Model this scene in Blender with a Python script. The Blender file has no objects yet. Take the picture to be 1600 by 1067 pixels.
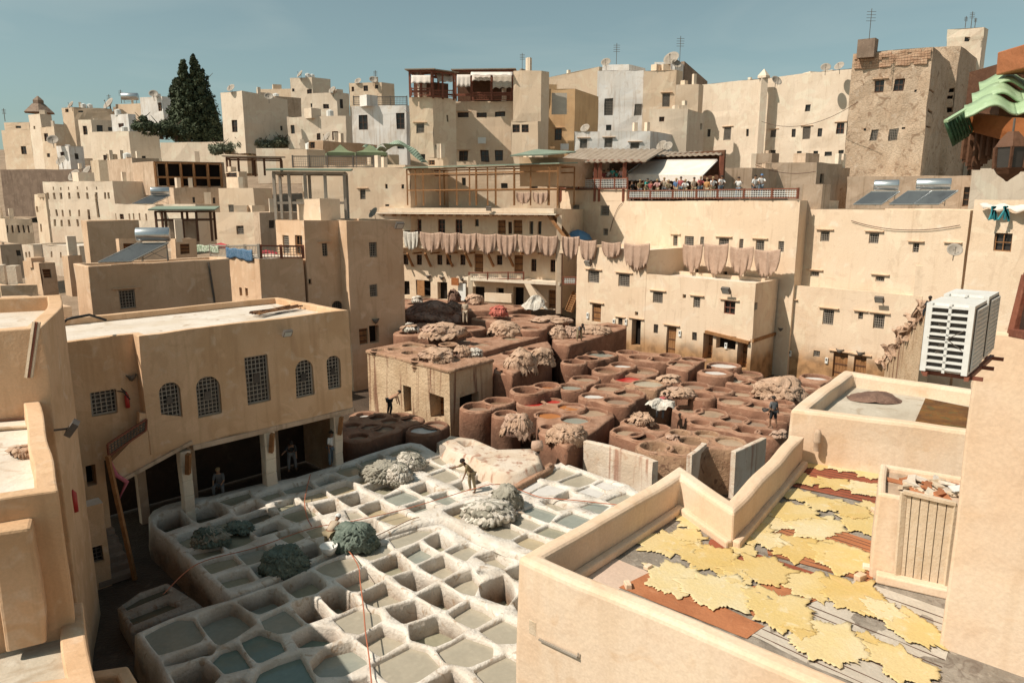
import bpy, bmesh, math, random
from mathutils import Vector, Matrix, noise, geometry
R = random.Random(7)
SC = bpy.context.scene
COL = SC.collection
# ------------------------------------------------------------------ camera, light
F = 1110.0; TH = math.radians(10.97); EYE = 12.5
cam = bpy.data.cameras.new('camera'); camo = bpy.data.objects.new('camera', cam); COL.objects.link(camo)
camo.location = (0, 0, EYE); camo.rotation_euler = (math.radians(90) - TH, 0, 0)
cam.sensor_width = 36; cam.lens = 36 * F / 1600; cam.clip_start = 0.1; cam.clip_end = 6000
SC.camera = camo
SUN = Vector((0.589, 0.258, -0.766)).normalized()
wd = bpy.data.worlds.new('World'); SC.world = wd; wd.use_nodes = True
wn = wd.node_tree.nodes; wl = wd.node_tree.links
wn.clear()
sky = wn.new('ShaderNodeTexSky'); sky.sky_type = 'NISHITA'; sky.sun_disc = False
sky.sun_elevation = math.asin(-SUN.z); sky.sun_rotation = math.atan2(-SUN.x, -SUN.y)
sky.air_density = 1.0; sky.dust_density = 2.2; sky.ozone_density = 1.0; sky.altitude = 400
tint = wn.new('ShaderNodeMixRGB'); tint.blend_type = 'MULTIPLY'; tint.inputs[0].default_value = 1; tint.inputs[2].default_value = (0.78, 0.95, 0.84, 1)
hs = wn.new('ShaderNodeHueSaturation'); hs.inputs['Saturation'].default_value = 0.6; hs.inputs['Value'].default_value = 0.8
tc = wn.new('ShaderNodeTexCoord'); mp = wn.new('ShaderNodeMapping'); mp.inputs['Scale'].default_value = (1.2, 1.6, 7)
nz = wn.new('ShaderNodeTexNoise'); nz.inputs['Scale'].default_value = 1.6; nz.inputs['Detail'].default_value = 7; nz.inputs['Distortion'].default_value = .6
rp = wn.new('ShaderNodeMapRange'); rp.inputs[1].default_value = .5; rp.inputs[2].default_value = .82; rp.inputs[3].default_value = 0; rp.inputs[4].default_value = .28
cl = wn.new('ShaderNodeMixRGB'); cl.inputs[2].default_value = (4.6, 5.0, 4.6, 1)
bg = wn.new('ShaderNodeBackground'); bg.inputs[1].default_value = 0.118; wo = wn.new('ShaderNodeOutputWorld')
wl.new(sky.outputs[0], hs.inputs['Color']); wl.new(hs.outputs[0], tint.inputs[1]); wl.new(tc.outputs['Generated'], mp.inputs[0]); wl.new(mp.outputs[0], nz.inputs[0])
wl.new(nz.outputs[0], rp.inputs[0]); wl.new(rp.outputs[0], cl.inputs[0]); wl.new(tint.outputs[0], cl.inputs[1]); wl.new(cl.outputs[0], bg.inputs[0]); wl.new(bg.outputs[0], wo.inputs[0])
sl = bpy.data.lights.new('sun', 'SUN'); sl.energy = 4.6; sl.angle = math.radians(.5); sl.color = (1, .91, .785)
so = bpy.data.objects.new('sun', sl); COL.objects.link(so); so.rotation_euler = SUN.to_track_quat('-Z', 'Y').to_euler(); so.location = (-20, -10, 60)
SC.view_settings.view_transform = 'Standard'; SC.view_settings.look = 'None'; SC.view_settings.gamma = 1; SC.view_settings.use_curve_mapping = False
SC.view_settings.exposure = 0.2
SC.render.engine = 'CYCLES'; SC.cycles.max_bounces = 5; SC.cycles.diffuse_bounces = 3

# ------------------------------------------------------------------ measuring
CT, ST = math.cos(TH), math.sin(TH)
def ray(px, py):
    x = (px - 800) / F; y = -(py - 533.5) / F
    return Vector((x, CT + y * ST, -ST + y * CT))
def P(px, py, z=0.0):
    r = ray(px, py); t = (z - EYE) / r.z
    return Vector((r.x * t, r.y * t, z))
def W(px, py, Y):
    r = ray(px, py); t = Y / r.y
    return Vector((r.x * t, Y, EYE + r.z * t))
def HIT(px, py, a, n):
    r = ray(px, py); o = Vector((0, 0, EYE)); t = (a - o).dot(n) / r.dot(n)
    return o + r * t
def ppm(p):
    d = p.y * CT - (p.z - EYE) * ST
    return F / d

# ------------------------------------------------------------------ materials
def s2l(c):
    return tuple(((v / 255) / 12.92 if v < 10.3 else (((v / 255) + .055) / 1.055) ** 2.4) for v in c)
MT = {}
def mat(name, c1, c2=None, c3=None, scale=.6, rough=.9, bump=.16, bscale=9, streak=0, band=None, metal=0, spec=.25, dirt=None, brick=None, objc=False, dirtlo=.55):
    if name in MT: return MT[name]
    m = bpy.data.materials.new(name); m.use_nodes = True; N = m.node_tree.nodes; L = m.node_tree.links
    b = N['Principled BSDF']; b.inputs['Roughness'].default_value = rough; b.inputs['Metallic'].default_value = metal
    b.inputs['Specular IOR Level'].default_value = spec
    c2 = c2 or tuple(v * .82 for v in c1); c3 = c3 or tuple(v * .7 for v in c1)
    if objc:
        t = N.new('ShaderNodeTexCoord'); src = t.outputs['Object']
    else:
        t = N.new('ShaderNodeNewGeometry'); src = t.outputs['Position']
    def nse(sc, det, dist=0, vec=None):
        n = N.new('ShaderNodeTexNoise'); n.inputs['Scale'].default_value = sc; n.inputs['Detail'].default_value = det; n.inputs['Distortion'].default_value = dist
        L.new(vec or src, n.inputs['Vector']); return n.outputs['Fac']
    def rng(v, a, bb, lo=0., hi=1.):
        n = N.new('ShaderNodeMapRange'); n.interpolation_type = 'SMOOTHSTEP'
        n.inputs[1].default_value = a; n.inputs[2].default_value = bb; n.inputs[3].default_value = lo; n.inputs[4].default_value = hi
        L.new(v, n.inputs[0]); return n.outputs[0]
    def mix(f, a, bb, mode='MIX'):
        n = N.new('ShaderNodeMixRGB'); n.blend_type = mode
        if isinstance(f, (int, float)): n.inputs[0].default_value = f
        else: L.new(f, n.inputs[0])
        for k, v in ((1, a), (2, bb)):
            if isinstance(v, tuple): n.inputs[k].default_value = (*v, 1)
            else: L.new(v, n.inputs[k])
        return n.outputs[0]
    col = mix(rng(nse(scale, 5, .4), .38, .62), c1, c2)
    col = mix(rng(nse(scale * 3.7, 8, .8), .56, .74, 0, .75), col, c3)
    if name in ('cream', 'cream_wall', 'ochre', 'ochre_near', 'pale', 'dusty', 'white_house', 'terrace_plaster', 'upper_floor', 'roof_white', 'tan_streak'):
        k_ = .5 if name == 'terrace_plaster' else 1
        col = mix(rng(nse(.42, 7, 1.2), .565, .60, 0, .32 * k_), col, tuple(min(.8, v * 1.17 + .035) for v in c1))
        col = mix(rng(nse(.8, 9, 1.6), .60, .635, 0, .28 * k_), col, tuple(v * w for v, w in zip(c1, (.72, .66, .62))))
        mz = N.new('ShaderNodeMapping'); mz.inputs['Scale'].default_value = (1.4, 1.4, .22); L.new(src, mz.inputs[0])
        col = mix(rng(nse(1.3, 9, .9, mz.outputs[0]), .6, .72, 0, .3 * k_), col, tuple(v * w for v, w in zip(c1, (.6, .52, .46))))
    fine = nse(bscale * 2.2, 6)
    col = mix(rng(fine, .3, .7, .0, .22), col, tuple(v * .62 for v in c1))
    if streak:
        mpn = N.new('ShaderNodeMapping'); mpn.inputs['Scale'].default_value = (1, 1, .07); L.new(src, mpn.inputs[0])
        col = mix(rng(nse(2.6, 6, .5, mpn.outputs[0]), .52, .68, 0, streak), col, dirt or tuple(v * .5 for v in c1))
    if dirt and not streak:
        col = mix(rng(nse(scale * 1.9 + .3, 9, 1.2), dirtlo, dirtlo + .13, 0, .8), col, dirt)
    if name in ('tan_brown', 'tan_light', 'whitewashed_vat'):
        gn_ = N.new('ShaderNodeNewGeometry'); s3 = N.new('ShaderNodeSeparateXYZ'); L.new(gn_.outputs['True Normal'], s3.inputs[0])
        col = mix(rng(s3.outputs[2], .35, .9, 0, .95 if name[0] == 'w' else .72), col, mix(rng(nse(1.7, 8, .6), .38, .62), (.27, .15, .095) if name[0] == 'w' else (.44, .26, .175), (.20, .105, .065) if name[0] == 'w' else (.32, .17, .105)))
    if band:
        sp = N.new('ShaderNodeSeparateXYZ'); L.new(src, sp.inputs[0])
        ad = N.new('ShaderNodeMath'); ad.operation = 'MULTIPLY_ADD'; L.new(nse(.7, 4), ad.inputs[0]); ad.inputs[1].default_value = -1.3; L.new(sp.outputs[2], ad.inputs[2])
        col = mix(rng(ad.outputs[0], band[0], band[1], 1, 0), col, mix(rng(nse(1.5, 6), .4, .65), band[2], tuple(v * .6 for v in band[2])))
    bh = nse(bscale, 8, .3)
    if brick:
        bt = N.new('ShaderNodeTexVoronoi'); bt.feature = 'DISTANCE_TO_EDGE'; bt.inputs['Scale'].default_value = 1
        mpn = N.new('ShaderNodeMapping'); mpn.inputs['Scale'].default_value = (brick, brick, brick * 3.2); L.new(src, mpn.inputs[0]); L.new(mpn.outputs[0], bt.inputs['Vector'])
        e = rng(bt.outputs[0], .0, .1); col = mix(rng(bt.outputs[0], 0, .12, .5, 0), col, tuple(v * .5 for v in c1))
        mm = N.new('ShaderNodeMath'); mm.operation = 'MULTIPLY_ADD'; L.new(e, mm.inputs[0]); mm.inputs[1].default_value = .6; L.new(bh, mm.inputs[2]); bh = mm.outputs[0]
    L.new(col, b.inputs['Base Color'])
    if bump:
        bp = N.new('ShaderNodeBump'); bp.inputs['Strength'].default_value = bump; bp.inputs['Distance'].default_value = .12
        L.new(bh, bp.inputs['Height']); L.new(bp.outputs[0], b.inputs['Normal'])
    MT[name] = m; return m
PA = (.60, .43, .265)
mat('ochre', (.65, .445, .295), (.58, .38, .24), (.70, .53, .39), scale=.35, streak=.18, dirt=(.34, .20, .10))
mat('ochre_near', (.66, .43, .265), (.58, .36, .205), (.70, .52, .37), scale=.45, streak=.2, dirt=(.30, .17, .075), bump=.14)
mat('cream', (.73, .565, .415), (.69, .52, .37), (.76, .64, .51), scale=.22, streak=.12, dirt=(.44, .29, .17))
mat('cream_wall', (.73, .56, .41), (.69, .515, .365), (.76, .64, .51), scale=.18, streak=.14, dirt=(.46, .31, .18), band=(-.6, 1.3, (.42, .235, .115)))
mat('pale', (.75, .62, .49), (.71, .575, .445), (.66, .52, .385), scale=.25, streak=.16, dirt=(.40, .28, .19))
mat('white_house', (.79, .75, .71), (.74, .68, .62), (.66, .56, .46), scale=.3, streak=.4, dirt=(.45, .34, .26))
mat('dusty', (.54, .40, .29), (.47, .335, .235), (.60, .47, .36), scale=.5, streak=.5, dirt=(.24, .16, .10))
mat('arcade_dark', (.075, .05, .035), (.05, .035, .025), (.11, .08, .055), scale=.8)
mat('grime', (.28, .20, .15), (.22, .155, .115), (.36, .27, .20), scale=.8, streak=.5, dirt=(.12, .08, .06))
mat('brickwork', (.58, .44, .32), (.50, .36, .25), (.64, .52, .41), scale=.45, bump=.45, bscale=5, brick=2.4, dirt=(.26, .16, .10))
mat('brick_dark', (.30, .20, .13), (.24, .155, .095), (.36, .26, .18), scale=.5, bump=.6, bscale=5, brick=2.4)
mat('roof_white', (.66, .58, .50), (.60, .50, .40), (.50, .39, .29), scale=.5, dirt=(.38, .26, .17), dirtlo=.6)
mat('terrace_plaster', (.70, .50, .345), (.72, .56, .42), (.64, .44, .285), scale=.45, streak=.14, dirt=(.48, .31, .17), bump=.1)
mat('terrace_floor', (.30, .255, .21), (.22, .185, .15), (.40, .34, .28), scale=1.6, dirt=(.16, .125, .10), bump=.4, dirtlo=.52)
mat('upper_floor', (.52, .45, .36), (.47, .40, .31), (.60, .53, .44), scale=.5, dirt=(.36, .28, .20))
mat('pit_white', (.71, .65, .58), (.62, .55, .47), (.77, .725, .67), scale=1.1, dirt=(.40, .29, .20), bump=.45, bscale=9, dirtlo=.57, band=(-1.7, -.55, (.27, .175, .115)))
mat('pit_grey', (.36, .30, .25), (.30, .24, .19), (.45, .38, .31), scale=.9, dirt=(.20, .12, .08), bump=.7, bscale=7)
mat('tan_brown', (.25, .125, .078), (.18, .085, .052), (.33, .19, .125), scale=.9, dirt=(.12, .06, .042), bump=.35, bscale=6, dirtlo=.6, band=(-1.4, .2, (.16, .085, .055)))
mat('tan_light', (.36, .225, .14), (.28, .165, .10), (.42, .30, .20), scale=.9, dirt=(.12, .06, .04), bump=.6, bscale=6)
mat('tan_streak', (.56, .41, .27), (.50, .35, .22), (.40, .25, .16), scale=.7, streak=.8, dirt=(.15, .055, .03), bump=.5, bscale=6)
mat('vat_white_wall', (.66, .56, .46), (.58, .46, .35), (.46, .28, .18), scale=.7, streak=.75, dirt=(.30, .13, .08), bump=.25)
mat('whitewashed_vat', (.66, .56, .46), (.56, .44, .33), (.40, .24, .15), scale=.9, streak=.85, dirt=(.26, .11, .07), bump=.5)
mat('mat_brick', (.50, .33, .22), (.42, .25, .16), (.58, .44, .32), scale=1.5, bump=.4, bscale=6)
mat('earth', (.30, .215, .15), (.24, .17, .115), (.38, .29, .21), scale=.5, bump=.6)
mat('pit_floor', (.10, .07, .05), (.07, .05, .036), (.15, .11, .08), scale=.7, rough=.6, bump=.6)
mat('wood', (.32, .155, .065), (.25, .115, .045), (.40, .22, .11), scale=3, bscale=20, bump=.3, rough=.7)
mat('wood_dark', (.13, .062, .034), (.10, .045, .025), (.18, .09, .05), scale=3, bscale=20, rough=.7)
mat('wood_pale', (.62, .49, .36), (.56, .43, .30), (.66, .56, .44), scale=3, streak=.6, dirt=(.30, .18, .09), bscale=20, rough=.8)
mat('wood_red', (.24, .085, .05), (.19, .065, .04), (.30, .13, .08), scale=3, bscale=20, rough=.6)
mat('glass_dark', (.035, .030, .028), (.05, .042, .036), (.03, .03, .03), rough=.25, bump=0, spec=.5)
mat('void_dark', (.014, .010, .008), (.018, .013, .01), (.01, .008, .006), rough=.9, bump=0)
mat('iron', (.16, .135, .115), (.12, .10, .085), rough=.6, bump=.1, metal=.2)
mat('iron_pale', (.36, .31, .26), (.30, .25, .20), rough=.7, bump=.1)
mat('steel', (.62, .63, .63), (.55, .56, .57), rough=.28, metal=.85, bump=.03)
mat('panel', (.07, .078, .085), (.09, .10, .105), rough=.55, bump=0, spec=.2)
mat('white_paint', (.74, .73, .70), (.70, .68, .64), (.66, .62, .56), rough=.5, bump=.03)
mat('white_fabric', (.72, .64, .58), (.66, .58, .51), rough=.85, bump=.15)
mat('hide_tan', (.50, .335, .235), (.42, .27, .18), (.58, .42, .31), scale=2.0, dirt=(.24, .13, .08), bump=.5, rough=.8, dirtlo=.6)
mat('hide_pink', (.46, .31, .23), (.39, .255, .185), (.53, .39, .30), scale=2.0, dirt=(.30, .18, .13), bump=.35, rough=.8, dirtlo=.62)
mat('hide_brown', (.21, .125, .09), (.14, .08, .06), (.30, .19, .14), scale=2.0, bump=.5)
mat('hide_damp', (.29, .185, .14), (.22, .13, .10), (.36, .25, .19), scale=2.0, bump=.4, rough=.6)
mat('hide_grey', (.36, .33, .27), (.28, .26, .21), (.46, .42, .36), scale=2.5, dirt=(.12, .11, .09), bump=.6, streak=.3)
mat('hide_teal', (.17, .205, .17), (.11, .14, .115), (.27, .30, .25), scale=3.0, bump=.6)
mat('hide_pale', (.62, .57, .50), (.52, .46, .39), (.70, .66, .6), scale=2.5, bump=.5)
mat('hide_red', (.50, .15, .11), (.42, .11, .08), (.56, .22, .17), scale=2, bump=.4)
mat('hide_yellow', (.60, .44, .185), (.62, .48, .25), (.68, .575, .39), scale=1.3, dirt=(.64, .46, .22), dirtlo=.6, bump=.15, bscale=14, rough=.75)
mat('hide_yellow_pale', (.63, .495, .26), (.64, .53, .33), (.69, .60, .44), scale=1.3, dirt=(.66, .48, .24), dirtlo=.6, bump=.15, bscale=14, rough=.75)
mat('hide_yellow_deep', (.57, .395, .145), (.59, .43, .19), (.65, .52, .31), scale=1.3, dirt=(.60, .40, .17), dirtlo=.58, bump=.15, bscale=14, rough=.75)
mat('mat_rust', (.42, .165, .075), (.36, .135, .06), (.46, .21, .11), scale=1.2, rough=.8, bump=.2)
mat('mat_red', (.30, .085, .045), (.25, .07, .035), (.34, .12, .07), scale=1.2, rough=.8, bump=.2)
mat('sheet_pale', (.52, .455, .38), (.47, .41, .34), (.57, .51, .44), scale=1.2, rough=.8, bump=.2)
mat('sheet_pink', (.60, .45, .36), (.55, .41, .32), rough=.8, bump=.15)
mat('cord_dark', (.13, .07, .05), rough=.8, bump=0)
mat('hose', (.50, .17, .09), (.42, .14, .08), rough=.55, bump=0)
mat('rope', (.30, .18, .12), rough=.9, bump=0)
mat('green_tile', (.36, .48, .29), (.32, .43, .25), (.45, .56, .38), scale=4, rough=.5, bump=.15, spec=.4)
mat('green_dark', (.045, .10, .05), (.035, .08, .04), scale=4, rough=.4, bump=.15)
mat('green_metal', (.24, .29, .22), (.20, .25, .19), (.30, .33, .26), rough=.7, bump=.1)
mat('tent_green', (.20, .23, .13), (.17, .20, .115), rough=.8, bump=.1)
mat('tent_stripe', (.42, .50, .38), (.30, .40, .30), rough=.8, bump=.1)
mat('eave_orange', (.36, .13, .045), (.29, .10, .035), scale=3, rough=.5, bump=.15)
mat('foliage', (.075, .092, .05), (.05, .065, .034), (.12, .135, .075), scale=1.3, rough=.8, bump=0)
mat('foliage_grey', (.17, .18, .12), (.13, .14, .09), (.23, .23, .17), scale=1.3, rough=.8, bump=0)
mat('bark', (.12, .085, .06), rough=.9)
mat('corrugate', (.34, .27, .21), (.28, .215, .16), (.42, .35, .28), scale=1, rough=.75, streak=.3)
mat('orange_plaster', (.64, .42, .23), (.58, .37, .2), (.5, .36, .24), scale=.6, streak=.3, dirt=(.36, .2, .1))
mat('blue_cloth', (.10, .24, .42), (.08, .19, .34), rough=.8)
mat('red_cloth', (.45, .05, .06), (.36, .04, .05), rough=.8)
mat('teal_cloth', (.05, .30, .33), (.04, .24, .28), rough=.8)
mat('pink_rope', (.55, .16, .20), (.48, .13, .17), rough=.8)
mat('red_paint', (.42, .035, .03), rough=.35, bump=0, spec=.5)
mat('black_rubber', (.03, .03, .03), rough=.6, bump=0)
mat('lamp_glass', (.62, .62, .58), rough=.2, bump=0, spec=.6)
def liquid(name, c, rough=.1, spot=.5):
    m = mat(name, c, tuple(v * .93 for v in c), tuple(min(1, v * 1.12) for v in c), scale=1.2, rough=rough, bump=.05, bscale=3, spec=.5); return m
liquid('liq_milk', (.40, .35, .27), .2); liquid('liq_green', (.31, .285, .205), .12); liquid('liq_blue', (.29, .295, .25), .12)
liquid('liq_ochre', (.43, .345, .225), .2); liquid('liq_dark', (.10, .09, .062), .1); liquid('liq_teal', (.16, .215, .185), .1)
liquid('liq_brown', (.22, .135, .085), .12); liquid('liq_tan', (.40, .29, .20), .2); liquid('liq_red', (.48, .035, .03), .15)
liquid('liq_orange', (.45, .17, .055), .15); liquid('liq_foam', (.62, .58, .54), .5); liquid('liq_mud', (.30, .21, .15), .35)
for nm, c in dict(skin=(.42, .24, .15), skin_dark=(.24, .13, .08), hair_dark=(.03, .022, .018), hair_fair=(.34, .24, .13), cloth_white=(.72, .70, .68), cloth_black=(.03, .03, .032), cloth_red=(.42, .10, .10), cloth_teal=(.06, .34, .30), cloth_blue=(.11, .20, .36), cloth_pink=(.62, .36, .34), cloth_khaki=(.34, .27, .17), cloth_grey=(.15, .15, .155), cloth_olive=(.23, .17, .09), cloth_jeans=(.14, .18, .22), cloth_orange=(.58, .3, .12), cloth_tan=(.5, .4, .3)).items():
    mat(nm, c, rough=.8, bump=.05, scale=3, bscale=12)

# ------------------------------------------------------------------ objects
def tag(o, label=None, cat=None, group=None, kind=None):
    for k, v in (('label', label), ('category', cat), ('group', group), ('kind', kind)):
        if v: o[k] = v
    return o
def empty(name, loc, label, cat, group=None, rz=0):
    o = bpy.data.objects.new(name, None); COL.objects.link(o); o.location = loc; o.rotation_euler = (0, 0, rz); o.empty_display_size = .3
    return tag(o, label, cat, group)
def wloc(o):
    v = Vector((0, 0, 0))
    while o: v += Vector(o.location); o = o.parent
    return v
def copy_tree(o, parent=None):
    c = o.copy(); COL.objects.link(c); c.parent = parent
    for ch in list(o.children): copy_tree(ch, c)
    return c
class MB:
    def __init__(s): s.v = []; s.f = []; s.m = []; s.k = {}
    def vert(s, p, share=False):
        if share:
            key = (round(p[0], 3), round(p[1], 3), round(p[2], 3))
            if key in s.k: return s.k[key]
            s.k[key] = len(s.v)
        s.v.append(Vector(p)); return len(s.v) - 1
    def face(s, pts, share=False, m=0):
        ids = [s.vert(p, share) for p in pts]
        if len(set(ids)) < 3: return
        s.f.append(ids); s.m.append(m)
    def box(s, c, sx, sy, sz, rz=0, rx=0, ry=0, m=0):          # c = centre
        M = Matrix.Rotation(rz, 3, 'Z') @ Matrix.Rotation(ry, 3, 'Y') @ Matrix.Rotation(rx, 3, 'X'); c = Vector(c)
        b = len(s.v)
        for x in (-.5, .5):
            for y in (-.5, .5):
                for z in (-.5, .5): s.v.append(c + M @ Vector((x * sx, y * sy, z * sz)))
        for q in ((0, 1, 3, 2), (4, 6, 7, 5), (0, 4, 5, 1), (2, 3, 7, 6), (0, 2, 6, 4), (1, 5, 7, 3)): s.f.append([b + i for i in q]); s.m.append(m)
        return s
    def bar(s, a, b, w, h=None, m=0):                            # square bar between two points
        a = Vector(a); b = Vector(b); h = h or w; d = (b - a); L = d.length
        if L < 1e-5: return s
        d /= L; up = Vector((0, 0, 1)) if abs(d.z) < .95 else Vector((0, 1, 0)); r = d.cross(up).normalized(); u = r.cross(d)
        n = len(s.v)
        for p in (a, b):
            for i, j in ((-1, -1), (1, -1), (1, 1), (-1, 1)): s.v.append(p + r * (i * w / 2) + u * (j * h / 2))
        for q in ((0, 1, 2, 3), (7, 6, 5, 4), (0, 4, 5, 1), (1, 5, 6, 2), (2, 6, 7, 3), (3, 7, 4, 0)): s.f.append([n + i for i in q]); s.m.append(m)
        return s
    def tube(s, pts, r, n=7, m=0, cap=True):
        pts = [Vector(p) for p in pts]; rr = r if isinstance(r, (list, tuple)) else [r] * len(pts)
        base = len(s.v)
        for i, p in enumerate(pts):
            d = (pts[min(i + 1, len(pts) - 1)] - pts[max(i - 1, 0)]).normalized()
            up = Vector((0, 0, 1)) if abs(d.z) < .9 else Vector((0, 1, 0)); a = d.cross(up).normalized(); b = a.cross(d)
            for k in range(n):
                t = 2 * math.pi * k / n; s.v.append(p + (a * math.cos(t) + b * math.sin(t)) * rr[i])
        for i in range(len(pts) - 1):
            for k in range(n):
                s.f.append([base + i * n + k, base + i * n + (k + 1) % n, base + (i + 1) * n + (k + 1) % n, base + (i + 1) * n + k]); s.m.append(m)
        if cap:
            s.f.append([base + k for k in range(n)]); s.m.append(m); s.f.append([base + (len(pts) - 1) * n + k for k in range(n)][::-1]); s.m.append(m)
        return s
    def lathe(s, c, prof, n=20, m=0, ax='Z'):
        c = Vector(c); base = len(s.v)
        for r, z in prof:
            for k in range(n):
                t = 2 * math.pi * k / n; q = (r * math.cos(t), r * math.sin(t), z)
                s.v.append(c + Vector(q if ax == 'Z' else ((q[2], q[0], q[1]) if ax == 'X' else (q[0], q[2], q[1]))))
        for i in range(len(prof) - 1):
            for k in range(n): s.f.append([base + i * n + k, base + i * n + (k + 1) % n, base + (i + 1) * n + (k + 1) % n, base + (i + 1) * n + k]); s.m.append(m)
        return s
    def sheet(s, fn, nu, nv, m=0):
        b = len(s.v)
        for i in range(nu + 1):
            for j in range(nv + 1): s.v.append(Vector(fn(i / nu, j / nv)))
        for i in range(nu):
            for j in range(nv): q = b + i * (nv + 1) + j; s.f.append([q, q + nv + 1, q + nv + 2, q + 1]); s.m.append(m)
        return s
    def wob(s, a=.03, f=.6, s2=0):
        for v in s.v:
            v += noise.noise_vector(v * f + Vector((s2, 0, 0))) * a
        return s
    def make(s, name, mats, parent=None, smooth=False, local=False, bevel=0, solid=0, loc=None, bseg=2):
        o0 = wloc(parent) if parent and not local else Vector((0, 0, 0))
        if loc is not None: o0 = o0 + Vector(loc) if local else Vector(loc)
        if parent is None and loc is None and not local and s.v:
            xs = [v.x for v in s.v]; ys = [v.y for v in s.v]; o0 = Vector(((min(xs) + max(xs)) / 2, (min(ys) + max(ys)) / 2, min(v.z for v in s.v)))
        me = bpy.data.meshes.new(name); me.from_pydata([tuple(v - (o0 if not local else Vector((0, 0, 0)))) for v in s.v], [], s.f)
        for mm in (mats if isinstance(mats, (list, tuple)) else [mats]): me.materials.append(MT[mm] if isinstance(mm, str) else mm)
        if isinstance(mats, (list, tuple)) and len(mats) > 1: me.polygons.foreach_set('material_index', s.m)
        bm = bmesh.new(); bm.from_mesh(me); bmesh.ops.recalc_face_normals(bm, faces=bm.faces) if smooth == 'fix' else None; bm.to_mesh(me); bm.free()
        if smooth: me.polygons.foreach_set('use_smooth', [True] * len(me.polygons))
        o = bpy.data.objects.new(name, me); COL.objects.link(o)
        if parent: o.parent = parent
        if not parent and not local: o.location = o0
        elif loc is not None and parent: o.location = Vector(loc) - wloc(parent) if not local else loc
        if bevel:
            b = o.modifiers.new('bevel', 'BEVEL'); b.width = bevel; b.segments = bseg; b.limit_method = 'ANGLE'; b.angle_limit = math.radians(40)
        if solid:
            b = o.modifiers.new('solid', 'SOLIDIFY'); b.thickness = solid; b.offset = 0
        me.update(); return o
def inst(src, parent, loc, rot=(0, 0, 0), sc=(1, 1, 1), material=None):
    o = src.copy(); COL.objects.link(o); o.parent = parent; o.location = loc; o.rotation_euler = rot; o.scale = sc
    if material:
        o.material_slots[0].link = 'OBJECT'; o.material_slots[0].material = MT[material]
    return o

# ------------------------------------------------------------------ buildings
def window(par, a, u, n, u0, u1, v0, v1, kind, dep, arch=False):
    """fill an opening of the wall that starts at a, runs along u and faces n"""
    def Q(x, z, d): return Vector((a.x + u.x * x - n.x * d, a.y + u.y * x - n.y * d, z))
    ang = math.atan2(u.y, u.x); w = u1 - u0; h = v1 - v0; c = Q((u0 + u1) / 2, v0, dep * .6)
    def poly(x0, x1, z0, z1, d, th, mb):
        mb.box(Q((x0 + x1) / 2, (z0 + z1) / 2, d), x1 - x0, th, z1 - z0, rz=ang)
    ov = .02
    if kind == 'd' or kind == 'D':
        mb = MB(); poly(u0 - ov, u1 + ov, v0 - ov, v1 + ov, dep * .95, .04, mb); o = mb.make('door', 'wood', par)
        nb = max(2, min(6, int(w / .2)))
        if kind == 'D': o['label'] = 'plank door'
        for i in range(nb):
            mb = MB(); x0 = u0 + w * i / nb + .008; poly(x0, x0 + w / nb - .016, v0 + .02, v1 - .03, dep * .95 - .045, .03, mb); mb.make('plank', 'wood', o)
        mb = MB()
        for t in (.18, .52, .85): poly(u0 + .03, u1 - .03, v0 + h * t - .05, v0 + h * t + .05, dep * .95 - .08, .025, mb)
        mb.make('batten', 'wood_dark', o); return o
    if kind == 'o':
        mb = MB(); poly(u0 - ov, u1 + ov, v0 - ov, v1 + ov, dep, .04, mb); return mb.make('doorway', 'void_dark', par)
    mb = MB(); poly(u0 - ov, u1 + ov, v0 - ov, v1 + ov, dep, .04, mb)
    if kind in 'h':
        return mb.make('opening', 'glass_dark', par)
    fr = MB(); t = min(.07, w * .1)
    fm = {'g': 'iron_pale', 'w': 'wood_dark', 'r': 'wood_red', 'b': 'wood', 'k': 'iron', 'm':'iron_pale'}[kind]
    for x0, x1, z0, z1 in ((u0, u0 + t, v0, v1), (u1 - t, u1, v0, v1), (u0 + t, u1 - t, v0, v0 + t), (u0 + t, u1 - t, v1 - t, v1)):
        poly(x0, x1, z0, z1, dep * .5, .05, fr)
    f = fr.make('window', fm, par)
    mb.make('pane', 'glass_dark', f)
    g = MB()
    nx = max(2, min(7, round(w / .17))); nz_ = max(2, min(11, round(h / .17)))
    if kind in 'wrb': nx = 2; nz_ = 2 if h < w * 1.6 else 3
    bw = .028 if kind in 'gkm' else .05
    for i in range(1, nx): x = u0 + w * i / nx; poly(x - bw / 2, x + bw / 2, v0, v1, dep * .42, bw, g)
    for i in range(1, nz_): z = v0 + h * i / nz_; poly(u0, u1, z - bw / 2, z + bw / 2, dep * .38, bw, g)
    g.make('grille' if kind in 'gkm' else 'sash_bars', fm, f)
    if kind == 'm':
        g = MB(); poly(u0 + w * .36, u1 - w * .36, v0 + h * .42, v0 + h * .62, dep * .3, .02, g); g.make('grille_plate', 'glass_dark', f)
    return f
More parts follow.
